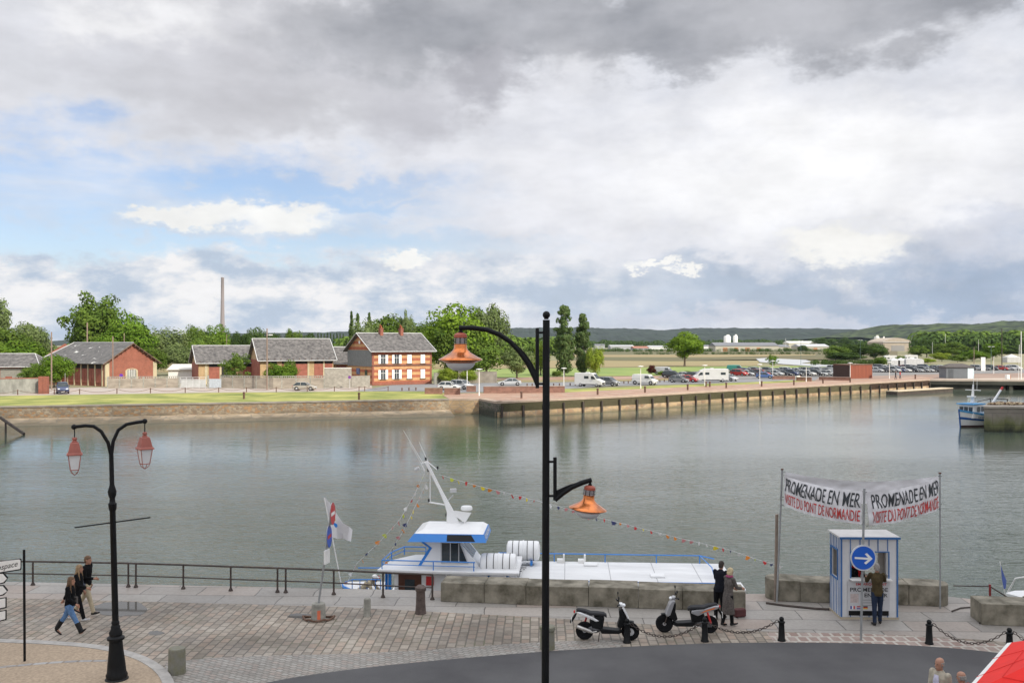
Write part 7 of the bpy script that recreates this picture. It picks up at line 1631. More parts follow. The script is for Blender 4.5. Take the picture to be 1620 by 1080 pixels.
# ---- fishing boat by the mole
def fishing_boat():
    Yb = 113.0; bow = P(1520, 655, Yb); hd = Vector((-0.84, -0.54, 0)).normalized()     # bow direction
    Lh, bm_w = 9.5, 1.9; ctr = Vector((bow.x, bow.y, WZ))-hd*Lh/2; ang = atan2(hd.y, hd.x)
    r = thing('fishing_boat', 'blue and white fishing boat with white wheelhouse moored beside the mole', 'boat', ctr, ang)
    def sect(u): # u 0 stern .. 1 bow
        x = lerp(-Lh/2, Lh/2, u); hw = bm_w*(1-max(0, (u-0.45)/0.55)**2.3); hw = max(hw, 0.05); zt = 1.15+1.0*max(0, (u-0.3)/0.7)**1.6; return x, hw, zt
    def strip(z0f, z1f, name, m, out):
        b = MB(); rings = []
        for k in range(15):
            x, hw, zt = sect(k/14); z0 = z0f(zt); z1 = z1f(zt)
            f0 = lambda z: (0.72+0.28*max(0, min(1, z/zt)))*hw+out; e = (k/14)**3*0.35
            rings.append([(x+e*z0/zt, -f0(z0), z0), (x+e*z1/zt, -f0(z1), z1), (x+e*z1/zt, f0(z1), z1), (x+e*z0/zt, f0(z0), z0)])
        b.loft(rings); return b.build(name, m, r, smooth=False)
    strip(lambda z: -0.6, lambda z: 0.22, 'keel', mat('antifouling', (0.06, 0.025, 0.025), 0.8), 0.0)
    strip(lambda z: 0.222, lambda z: z-0.02, 'hull', M_bhull, 0.004)
    strip(lambda z: z*0.46, lambda z: z*0.60, 'blue_band', mat('deep_blue', (0.02, 0.10, 0.33), 0.5), 0.03)
    strip(lambda z: z*0.90, lambda z: z+0.05, 'gunwale', mat('light_blue_paint', (0.08, 0.32, 0.60), 0.5), 0.06)
    MB().tube([(Lh/2+0.05, 0, -0.3), (Lh/2+0.42, 0, 2.25)], 0.09, 6).build('stem', mat('deep_blue', (0.02, 0.10, 0.33), 0.5), r)
    q = MB(); rnd_ = random.Random(5)
    for k in range(11):
        x = 0.9+k*0.2; hw = sect((x+Lh/2)/Lh)[1]; q.box((x, hw+0.03, 1.2+rnd_.uniform(-.02, .02)), (0.12, 0.03, 0.22+rnd_.uniform(0, 0.06)))
    q.build('faded_name', mat('hull_text', (0.25, 0.29, 0.34), 0.7), r)
    SH = Matrix.Translation((1.35, 0, 0))
    def SHM(): m = MB(); m.M = SH; return m
    b = MB(); b.M = SH; b.loft([[(0.1, -1.15, 1.1), (2.4, -1.0, 1.1), (2.4, 1.0, 1.1), (0.1, 1.15, 1.1)], [(0.1, -1.15, 2.75), (2.15, -0.95, 2.75), (2.15, 0.95, 2.75), (0.1, 1.15, 2.75)]]); wh = b.build('wheelhouse', M_bhull, r)
    for s in (-1, 1):
        for k in range(2): SHM().box((0.55+k*0.85, s*1.14, 2.2), (0.55, 0.05, 0.6)).build('window', M_cglass, wh)
    for k in range(3): SHM().box((2.28, -0.6+k*0.6, 2.2), (0.08, 0.46, 0.55)).build('window', M_cglass, wh)
    SHM().bx(-0.05, 2.45, -1.15, 1.15, 2.75, 2.87).build('roof', mat('light_blue_paint', (0.08, 0.32, 0.60), 0.5), wh)
    b = MB(); b.M = SH; b.tube([(0.9, 0, 2.9), (0.7, 0, 5.2)], [0.24, 0.08], 8); m_ = b.build('mast', M_bhull, r); b = MB(); b.M = SH; b.tube([(0.75, -1.0, 4.5), (0.75, 1.0, 4.5)], 0.05, 5); b.tube([(0.72, 0, 5.1), (0.5, 0, 6.6)], 0.03, 4); b.tube([(0.75, 0.5, 4.5), (0.7, 0.5, 6.0)], 0.025, 4); b.box((1.1, 0, 3.7), (0.5, 0.9, 0.16)); b.build('crosstree', M_white, m_)
    b = MB(); b.ball((-0.6, -0.9, 2.4), (0.25, 0.25, 0.35)); b.build('life_ring', mat('buoy_orange', (0.6, 0.12, 0.06), 0.6), r, smooth=True)
    b = MB()
    for s in (-1, 1): b.tube([(-3.9, s*1.2, 1.1), (-3.7, s*1.1, 3.2)], 0.06, 6)
    b.tube([(-3.7, -1.2, 3.2), (-3.7, 1.2, 3.2)], 0.06, 6); b.tube([(-3.7, -1.1, 3.15), (-0.5, -1.0, 2.9)], 0.05, 5); b.build('gantry', M_iron, r)
    b = MB(); b.tube([(-1.6, 0, 2.2), (-3.1, 0.6, 4.4)], [0.16, 0.13], 8); b.build('crane_boom', M_bhull, r); b = MB(); b.tube([(-3.1, 0.6, 4.4), (-3.35, 0.7, 4.75)], 0.14, 8); b.build('boom_tip', M_sred, r)
fishing_boat()
tr_ = thing('net_pile', 'brown and yellow fishing nets heaped on the mole top', 'nets', (57.8, 110, 0.76)); vs = MB()
for k in range(7): vs.ball((k*0.95, 0.3*sin(k*2.1), 0.12), (0.75, 0.6, 0.22+0.08*sin(k)), 9, 6)
vs.build('nets', mat('net_brown', (0.14, 0.07, 0.04), 0.95, 0.3, 3, col2=(0.50, 0.40, 0.25), lo=0.45, hi=0.6), tr_)
bm2 = thing('moored_trawler', 'blue-white trawler superstructure partly cut off by the right edge', 'boat', (68.5, 116.5, WZ)); 
b = MB(); b.loft([[(x, -w, z) for w, z in ((0.0, 0),)]+[(x, -w2, 0.1), (x, -w2, 2.4), (x, w2, 2.4), (x, w2, 0.1)] for x, w2 in ((-2.2, 0.3), (-1, 1.2), (0, 1.7), (6, 1.8))]); b.build('hull', M_bblue, bm2)
MB().bx(-0.6, 4, -1.4, 1.4, 2.4, 4.0).build('cabin', mat('blue_grey_board', (0.20, 0.23, 0.30), 0.7), bm2); MB().tube([(0.2, 0, 4), (0.2, 0, 9.3)], 0.28, 8).build('mast', M_white, bm2)
# white motor cruiser cut off at the lower right
mc = thing('motor_boat', 'white motor boat bow rail and flag staff at right edge', 'boat', (18.1, 32.8, WZ-0.3)); 
b = MB(); b.loft([[(x, -w, 0), (x, -w*1.2, 1.5+e), (x, w*1.2, 1.5+e), (x, w, 0)] for x, w, e in ((-0.4, 0.05, 0.25), (0.3, 0.6, 0.15), (1.5, 1.1, 0), (6, 1.3, 0))]); b.build('hull', M_bhull, mc, smooth=True)
b = MB(); b.tube([(-0.35, 0, 1.8), (-0.25, -0.3, 2.35), (0.2, -0.8, 2.6), (2.0, -1.3, 2.7), (4, -1.35, 2.7)], 0.03, 6); b.tube([(0.2, -0.8, 1.7), (0.2, -0.8, 2.6)], 0.02, 5); b.build('bow_rail', M_white, mc)
b = MB(); b.loft([[(0.9, -0.7, 1.5), (4, -1.0, 1.5), (4, 1.0, 1.5), (0.9, 0.7, 1.5)], [(1.4, -0.6, 3.0), (4, -0.9, 3.0), (4, 0.9, 3.0), (1.4, 0.6, 3.0)]]); b.build('cabin', M_bhull, mc)
o = Vector(mc.location); f0 = P(1591, 935, 31.6)-o; f1 = P(1582, 888, 31.6)-o; MB().tube([f0+Vector((0.1, 0, -0.9)), f1], 0.018, 5).build('flag_staff', M_white, mc)
q = MB(); ps = [(1583, 893), (1587, 905), (1592, 918), (1591, 930), (1588, 931), (1585, 915)]; q.plate([P(x, y, 31.5)-o for x, y in ps], 0.01); q.build('flag', mat('blue_flag', (0.10, 0.15, 0.42), 0.7), mc)
# ================================================================ PEOPLE
M_skin = mat('skin', (0.40, 0.21, 0.14), 0.55, 0.06, 12); M_eye = mat('eye_dark', (0.03, 0.02, 0.02), 0.4, 0.0, 1)
def cloth(n, c, v=0.15, s=9): return mat('cloth_'+n, c, 0.95, v, s, bump=0.4, bscale=30, spec=0.15)
def fuse(mb, voxel, name, m, parent, smooth_it=3):
    me = bpy.data.meshes.new('tmp'); me.from_pydata(mb.v, [], mb.f); ob = bpy.data.objects.new('tmp', me); C.objects.link(ob)
    md = ob.modifiers.new('r', 'REMESH'); md.mode = 'VOXEL'; md.voxel_size = voxel
    sm = ob.modifiers.new('s', 'SMOOTH'); sm.factor = 0.5; sm.iterations = smooth_it
    dg = bpy.context.evaluated_depsgraph_get(); out = bpy.data.meshes.new_from_object(ob.evaluated_get(dg))
    bpy.data.objects.remove(ob); bpy.data.meshes.remove(me); out.name = name
    out.materials.clear(); 
    for mm in (m if isinstance(m, (list, tuple)) else [m]): out.materials.append(mm)
    out.polygons.foreach_set('use_smooth', [True]*len(out.polygons)); out.polygons.foreach_set('material_index', [0]*len(out.polygons))
    o = bpy.data.objects.new(name, out); C.objects.link(o); o.parent = parent; return o
def rot(v, ax, a): return Matrix.Rotation(a, 3, ax) @ Vector(v)
def oval(c, rx, ry, R=None, n=14):
    R = R or Matrix.Identity(3); return [Vector(c)+R @ Vector((rx*cos(2*pi*k/n), ry*sin(2*pi*k/n), 0)) for k in range(n)]
def person(label, loc, rz, top, legs, shoes=M_trim, hair=None, hairc=None, pose=None, h=1.75, coat=0.0, extra=None, boots=False, group=None, fem=False, seated=False, z0=0.0, skirt_open=False):
    p = dict(lean=0, hl=0, hr=0, kl=0, kr=0, sl=0, sr=0, el=10, er=10, al=6, ar=6, hy=0, hp=0, fl=0, fr=0); p.update(pose or {})
    D = radians; s = h/1.75; root = thing('person', label, 'person', loc, rz, group); root.location.z += z0
    lean = Matrix.Rotation(D(p['lean']), 3, 'X')              # positive leans forward (towards -y)
    hip = Vector((0, 0, 0))
    sw = 0.175 if not fem else 0.155; sr_ = 0.052
    def leg(side, a, k, fp):
        hj = Vector((side*0.085, 0, -0.02)); kn = hj+Vector((side*0.01, -sin(D(a)), -cos(D(a))))*0.42
        b = D(a-k); an = kn+Vector((0, -sin(b), -cos(b)))*0.41; fa = b+D(fp)
        toe = an+Vector((side*0.03, -cos(fa)*0.17, sin(fa)*0.17*1.0-0.045*cos(fa))); heel = an+Vector((0, 0.05*cos(fa), -0.045))
        return hj, kn, an, toe, heel
    Ls = [leg(-1, p['hl'], p['kl'], p['fl']), leg(1, p['hr'], p['kr'], p['fr'])]
    low = min(min(q[2].z-0.085, q[3].z-0.035) for q in Ls)
    dz = Vector((0, 0, -low)) if not seated else Vector((0, 0, 0))
    Ls = [tuple(v+dz for v in q) for q in Ls]; hip = hip+dz
    T = lambda v: hip+lean @ Vector(v)
    sho = [T((-sw, 0, 0.50)), T((sw, 0, 0.50))]
    def arm(i, side, a, ab, e, tw=0):
        d = Vector((side*sin(D(ab)), -sin(D(a)), -cos(D(a)))).normalized(); el = sho[i]+d*0.29
        b = D(a+e); d2 = Vector((side*sin(D(ab))*0.4-side*0.25*sin(D(e)), -sin(b), -cos(b))).normalized(); wr = el+d2*0.25
        return sho[i], el, wr, d2
    As = [arm(0, -1, p['sl'], p['al'], p['el']), arm(1, 1, p['sr'], p['ar'], p['er'])]
    neck = T((0, 0.0, 0.55)); Rh = Matrix.Rotation(D(p['hy']), 3, 'Z') @ Matrix.Rotation(D(p['hp']), 3, 'X') @ Matrix.Rotation(D(p['lean']*0.4), 3, 'X'); hc = T((0, -0.02, 0.70))
    Hh = lambda v: hc+Rh @ Vector(v)
    # ---- body: one surface
    b = MB()
    def torso(mb, g, zt=0.52, zb=-0.1):
        prof = [(-0.10, 0.13, 0.10), (0.0, 0.155, 0.11), (0.12, 0.135, 0.10), (0.22, 0.13, 0.098), (0.34, 0.155, 0.115), (0.44, sw-0.01, 0.105), (0.51, sw-0.05, 0.075), (0.55, 0.06, 0.055)]
        mb.loft([oval(T((0, 0, z)), rx+g, ry+g, lean) for z, rx, ry in prof if zb <= z <= zt+0.04])
    torso(b, -0.015); b.tube([T((0, 0, 0.5)), T((0, -0.005, 0.60)), Hh((0, 0.02, -0.04))], [0.055, 0.05, 0.052], 12)
    hd = [(-0.125, 0.028, 0.03, -0.05), (-0.105, 0.045, 0.05, -0.03), (-0.07, 0.058, 0.075, -0.012), (-0.02, 0.068, 0.088, 0.0), (0.03, 0.073, 0.095, 0.004), (0.07, 0.068, 0.09, 0.008), (0.10, 0.05, 0.07, 0.01), (0.12, 0.02, 0.03, 0.01)]
    b.loft([[Hh((rx*cos(2*pi*k/16), y0+ry*sin(2*pi*k/16), z)) for k in range(16)] for z, rx, ry, y0 in hd])
    b.tube([Hh((0, -0.088, 0.012)), Hh((0, -0.112, -0.028)), Hh((0, -0.09, -0.036))], [0.008, 0.014, 0.010], 8)
    for q in (-1, 1): b.ball(Hh((q*0.074, 0.008, -0.008)), (0.011, 0.02, 0.032), 8, 6)
    b.tube([Hh((-0.022, -0.085, -0.062)), Hh((0, -0.094, -0.062)), Hh((0.022, -0.085, -0.062))], [0.007, 0.010, 0.007], 6)
    for (sh, el, wr, d2) in As:
        b.tube([sh, sh.lerp(el, 0.5), el, el.lerp(wr, 0.4), wr], [0.05, 0.045, 0.038, 0.037, 0.026], 12); b.ball(sh, 0.055, 10, 8)
        u = d2.orthogonal().normalized(); sd_ = Vector((0, -1, 0)) if abs(d2.y) < 0.8 else Vector((0, 0, 1)); u = (sd_-d2*sd_.dot(d2)).normalized(); nn = d2.cross(u)
        pal = wr+d2*0.085; b.tube([wr, wr+d2*0.04, pal], [0.026, 0.032, 0.028], 8); b.ball(wr+d2*0.05+u*0.0, (0.034, 0.034, 0.034), 8, 6)
        for i in range(4):
            o_ = (i-1.5)*0.020; L1 = (0.036, 0.042, 0.039, 0.030)[i]; q0 = pal-d2*0.01+u*o_; q1 = q0+d2*L1*1.1+nn*0.006; q2 = q1+d2*L1*0.7+nn*0.020
            b.tube([q0, q1, q2], [0.0105, 0.0095, 0.008], 6)
        t0 = wr+d2*0.03+u*0.028; b.tube([t0, t0+d2*0.03+u*0.022, t0+d2*0.062+u*0.024], [0.013, 0.011, 0.009], 6)
    for hj, kn, an, toe, heel in Ls:
        b.tube([hj, hj.lerp(kn, 0.5), kn, kn.lerp(an, 0.35), an], [0.085, 0.072, 0.054, 0.052, 0.036], 12); b.tube([heel, an+Vector((0, 0, -0.03)), toe], [0.036, 0.038, 0.03], 8)
    sc = Matrix.Scale(s, 4)
    def fin(mb): mb.v = [tuple(sc @ Vector(q)) for q in mb.v]; return mb
    body = fuse(fin(b), 0.0085, 'body', M_skin, root, 2)
    e = MB()
    for q in (-1, 1): e.ball(Hh((q*0.031, -0.084, 0.012)), (0.011, 0.008, 0.007), 8, 5)
    fin(e).build('eyes', M_eye, body)
    # ---- clothes
    j = MB(); g = 0.016; torso(j, g, 0.52, -0.1 if coat <= 0 else -0.1)
    if coat > 0:
        j.loft([oval(T((0, 0, 0.05)), 0.15+g, 0.115+g, lean), oval(T((0, 0, -0.1)), 0.165+g, 0.13+g), oval(hip+Vector((0, 0.0, -0.1-coat*0.5)), 0.18+g, 0.15+g), oval(hip+Vector((0, 0.0, -0.1-coat)), 0.20+g, 0.17+g)])
    j.tube([T((0, 0, 0.5)), T((0, 0, 0.575))], [0.075, 0.066], 12)
    for sh, el, wr, d2 in As:
        end = wr if not (extra or {}).get('short') else el
        j.ball(sh, 0.068, 10, 8); j.tube([sh, sh.lerp(el, 0.5), el] + ([el.lerp(wr, 0.5), wr-d2*0.01] if end is wr else []), [0.068, 0.060, 0.055] + ([0.052, 0.043] if end is wr else []), 12)
    fuse(fin(j), 0.013, 'jacket', top, root)
    t = MB(); t.loft([oval(T((0, 0, 0.06)), 0.142, 0.108, lean), oval(T((0, 0, 0.0)), 0.163, 0.122, lean), oval(hip+Vector((0, 0, -0.10)), 0.155, 0.12)])
    for hj, kn, an, toe, heel in Ls: t.tube([hj+Vector((0, 0, 0.03)), hj.lerp(kn, 0.5), kn, kn.lerp(an, 0.5), an+(an-kn).normalized()*0.01], [0.096, 0.086, 0.068, 0.062, 0.056], 12)
    fuse(fin(t), 0.013, 'trousers', legs, root)
    for hj, kn, an, toe, heel in Ls:
        q = MB(); up = Vector((0, 0, 1)); f_ = (toe-heel).normalized(); r_ = f_.cross(up).normalized(); un = r_.cross(f_)
        def oc(c, w, hh): return [c+r_*w*cos(2*pi*k/10)+un*(hh*sin(2*pi*k/10)) for k in range(10)]
        q.loft([oc(heel-f_*0.02+un*0.005, 0.03, 0.03), oc(heel+f_*0.03+un*0.01, 0.042, 0.045), oc(heel.lerp(toe, 0.6)+un*0.0, 0.048, 0.036), oc(toe, 0.045, 0.026), oc(toe+f_*0.045, 0.02, 0.014)])
        q.tube([an+Vector((0, 0, 0.02))+(kn-an).normalized()*(0.26 if boots else 0.02), an+(kn-an).normalized()*(0.05 if boots else 0.0), heel.lerp(an, 0.3)], [0.080 if boots else 0.046, 0.072 if boots else 0.048, 0.05], 10)
        fuse(fin(q), 0.009, 'boot' if boots else 'shoe', shoes, root, 2)
    if hair:
        q = MB(); zz = -0.02 if hair in ('short', 'fringe') else -0.05
        if hair == 'fringe':       # bald crown, hair round the back and sides
            q.loft([[Hh((0.079*cos(a), 0.012+0.098*sin(a), z)) for a in [pi*(-0.12)+pi*1.24*k/12 for k in range(13)]]+[Hh((0.060*cos(a), 0.012+0.075*sin(a), z)) for a in [pi*1.12-pi*1.24*k/12 for k in range(13)]] for z in (-0.05, 0.0, 0.04)])
        else:
            pr = [(-0.03, 0.070, 0.075, 0.035), (0.02, 0.080, 0.096, 0.018), (0.06, 0.080, 0.102, 0.010), (0.095, 0.066, 0.086, 0.010), (0.122, 0.040, 0.05, 0.012), (0.133, 0.012, 0.016, 0.012)]
            q.loft([[Hh((rx*cos(2*pi*k/14), y0+ry*sin(2*pi*k/14), z)) for k in range(14)] for z, rx, ry, y0 in pr])
            q.loft([[Hh((rx*cos(2*pi*k/12), y0+ry*sin(2*pi*k/12), z)) for k in range(12)] for z, rx, ry, y0 in ((-0.10, 0.055, 0.03, 0.065), (-0.04, 0.072, 0.05, 0.055), (0.03, 0.078, 0.06, 0.05))])
            if hair == 'long':
                for sx in (-1, 0, 1):
                    q.tube([Hh((sx*0.05, 0.05, 0.04)), Hh((sx*0.066, 0.05, -0.08)), T((sx*0.085, 0.055, 0.50)), T((sx*0.095, 0.06, 0.38))], [0.045, 0.043, 0.04, 0.02], 9)
                for sx in (-1, 1): q.tube([Hh((sx*0.06, -0.01, 0.05)), Hh((sx*0.078, -0.02, -0.05)), T((sx*0.10, -0.06, 0.47)), T((sx*0.10, -0.10, 0.36))], [0.025, 0.027, 0.026, 0.012], 8)
            if hair == 'bob':
                q.loft([[Hh((rx*cos(2*pi*k/12), y0+ry*sin(2*pi*k/12), z)) for k in range(12)] for z, rx, ry, y0 in ((-0.10, 0.075, 0.07, 0.03), (-0.04, 0.088, 0.085, 0.03), (0.04, 0.088, 0.095, 0.022))])
        fuse(fin(q), 0.009, 'hair', hairc, root, 3)
    ex = extra or {}
    if ex.get('cap'):
        q = MB(); pr = [(0.02, 0.083, 0.103, 0.004), (0.07, 0.086, 0.108, 0.004), (0.11, 0.072, 0.09, 0.005), (0.135, 0.03, 0.04, 0.005)]
        q.loft([[Hh((rx*cos(2*pi*k/14), y0+ry*sin(2*pi*k/14), z)) for k in range(14)] for z, rx, ry, y0 in pr]); q.box(Hh((0, -0.11, 0.045)), (0.12, 0.12, 0.018)); fuse(fin(q), 0.009, 'cap', ex['cap'], root)
    if ex.get('scarf'):
        q = MB(); q.tube([T((0.065*cos(a)*1.2, 0.07*sin(a)*1.2, 0.565)) for a in [2*pi*k/12 for k in range(13)]], 0.038, 8, caps=False); q.tube([T((0.05, -0.09, 0.56)), T((0.06, -0.15, 0.40)), T((0.05, -0.15, 0.26))], [0.035, 0.04, 0.03], 8); fin(q).build('scarf', ex['scarf'], root, smooth=True)
    if ex.get('shirt'):
        q = MB(); q.add([T(v) for v in ((-0.05, -0.118, 0.50), (0.05, -0.118, 0.50), (0.07, -0.142, 0.36), (0.05, -0.135, 0.2), (-0.05, -0.135, 0.2), (-0.07, -0.142, 0.36))], [(0, 1, 2, 3, 4, 5)]); fin(q).build('shirt', ex['shirt'], root)
    if ex.get('bag'):
        q = MB(); c = T((0.20, 0.02, 0.05)); q.box(c, (0.10, 0.28, 0.24)); q.tube([c+Vector((0, -0.1, 0.1)), T((0.10, -0.06, 0.5)), T((0.08, 0.08, 0.5)), c+Vector((0, 0.1, 0.1))], 0.012, 5); fin(q).build('shoulder_bag', ex['bag'], root, bevel=0.02)
    return root
B_black = cloth('black', (0.008, 0.008, 0.009)); B_jean = cloth('jeans', (0.11, 0.20, 0.36), 0.2); B_djean = cloth('dark_jeans', (0.02, 0.03, 0.055)); B_beige = cloth('beige', (0.46, 0.39, 0.27)); B_olive = cloth('olive', (0.06, 0.045, 0.022), 0.3, 6)
B_grey = cloth('grey_coat', (0.10, 0.088, 0.08), 0.3, 20); B_stone = cloth('stone_jacket', (0.42, 0.38, 0.30)); B_red = cloth('red', (0.45, 0.02, 0.02)); B_lav = cloth('white_lavender', (0.60, 0.58, 0.70)); B_pat = cloth('patterned', (0.10, 0.11, 0.14), 0.9, 25)
H_br = mat('hair_brown', (0.13, 0.075, 0.04), 0.7, 0.3, 20); H_bl = mat('hair_blond', (0.50, 0.40, 0.24), 0.7, 0.25, 20); H_dk = mat('hair_dark', (0.03, 0.022, 0.018), 0.7, 0.3, 20); H_gy = mat('hair_grey', (0.25, 0.23, 0.21), 0.7, 0.3, 20); H_lb = mat('hair_light_brown', (0.26, 0.17, 0.09), 0.7, 0.3, 20)
GRW = 'group walking along the quay'
RT = radians(90)
person('person striding in black jacket, blue jeans and black boots', G(110, 1006), RT*0.96, B_black, B_jean, M_trim, 'long', H_br, dict(lean=3, hl=30, kl=2, hr=-28, kr=8, fr=-20, fl=12, sl=14, el=35, sr=-42, er=8, ar=14), 1.68, boots=True, group=GRW, fem=True, extra=dict(bag=B_grey))
person('person with long fair-brown hair, patterned top and black trousers, behind the front walker', G(123, 981), RT*0.98, B_black, B_black, mat('pale_shoe', (0.5, 0.5, 0.5), 0.6), 'long', H_lb, dict(lean=3, hl=18, kl=3, hr=-22, kr=22, sl=20, el=50, sr=-5, er=30), 1.68, group=GRW, fem=True, extra=dict(bag=B_pat))
person('tall person in black sweater and beige trousers nearest the railing', G(137, 972.5), RT*0.95, B_black, B_beige, M_trim, 'short', H_br, dict(lean=2, hl=20, kl=3, hr=-20, kr=14, sl=10, el=75, sr=-12, er=25), 1.80, group=GRW)
person('person with dark hair in dark coat leaning on the parapet', G(1138, 980), RT*1.65, cloth('dark_navy', (0.010, 0.011, 0.016)), B_black, M_trim, 'short', H_dk, dict(lean=14, hl=4, hr=-4, sl=35, sr=30, el=45, er=50, hp=12), 1.72, group='couple beside the right scooter')
person('blond person in grey knee-length coat with pink scarf', G(1152, 990), RT*1.35, B_grey, B_black, M_trim, 'bob', H_bl, dict(lean=6, hl=5, hr=-6, kr=8, sl=25, sr=20, el=50, er=45, hp=8), 1.66, coat=0.46, group='couple beside the right scooter', fem=True, extra=dict(scarf=cloth('pink', (0.30, 0.07, 0.14))))
person('person seen from behind in olive jacket and jeans buying at the booth', G(1388, 988), radians(170), B_olive, B_djean, M_trim, 'short', H_gy, dict(lean=5, hl=7, hr=-6, sl=42, sr=35, el=60, er=62, al=16, ar=16, hp=14), 1.76)
bx_ = G(1372, 985); person('ticket seller in black with red scarf inside the booth', (bx_.x, 27.85, 0.06), radians(15), B_black, B_black, M_trim, 'short', H_dk, dict(lean=6, sl=50, sr=40, el=40, er=20), 1.58, fem=True, extra=dict(scarf=B_red))
person('bald person in stone-coloured jacket over pale shirt, bottom right', (8.75, 18.7, 0), radians(-62), B_stone, B_beige, M_trim, 'fringe', H_gy, dict(lean=2, hl=10, hr=-10, sl=5, sr=-5, el=25, er=25, hy=-8), 1.77, extra=dict(shirt=B_lav))
person('grey-haired person in red jacket beside the parasol', (8.98, 18.15, 0), radians(-150), B_red, B_djean, M_trim, 'fringe', H_gy, dict(lean=6, hl=8, hr=-6, sl=15, sr=10, el=40, er=30, hp=8), 1.66)
person('person in beige top and white cap crouching on the small launch', ((572-CX)/F*31.95, 31.75, -1.0), RT*0.9, B_beige, B_beige, M_trim, 'short', H_gy, dict(lean=48, hl=85, hr=75, kl=100, kr=95, sl=20, sr=30, el=25, er=20, hp=-15), 1.70, extra=dict(cap=M_white))
g = G(1424, 599); person('tiny distant person in red jacket on the promenade', (g.x, g.y, 0.04), 1.0, B_red, B_djean, M_trim, 'short', H_dk, dict(hl=10, hr=-10), 1.72)
g = G(1420.5, 600); person('tiny distant person in dark clothes beside the red one', (g.x-0.5, g.y, 0.04), 1.2, B_black, B_djean, M_trim, 'short', H_br, dict(hl=12, hr=-12), 1.75)
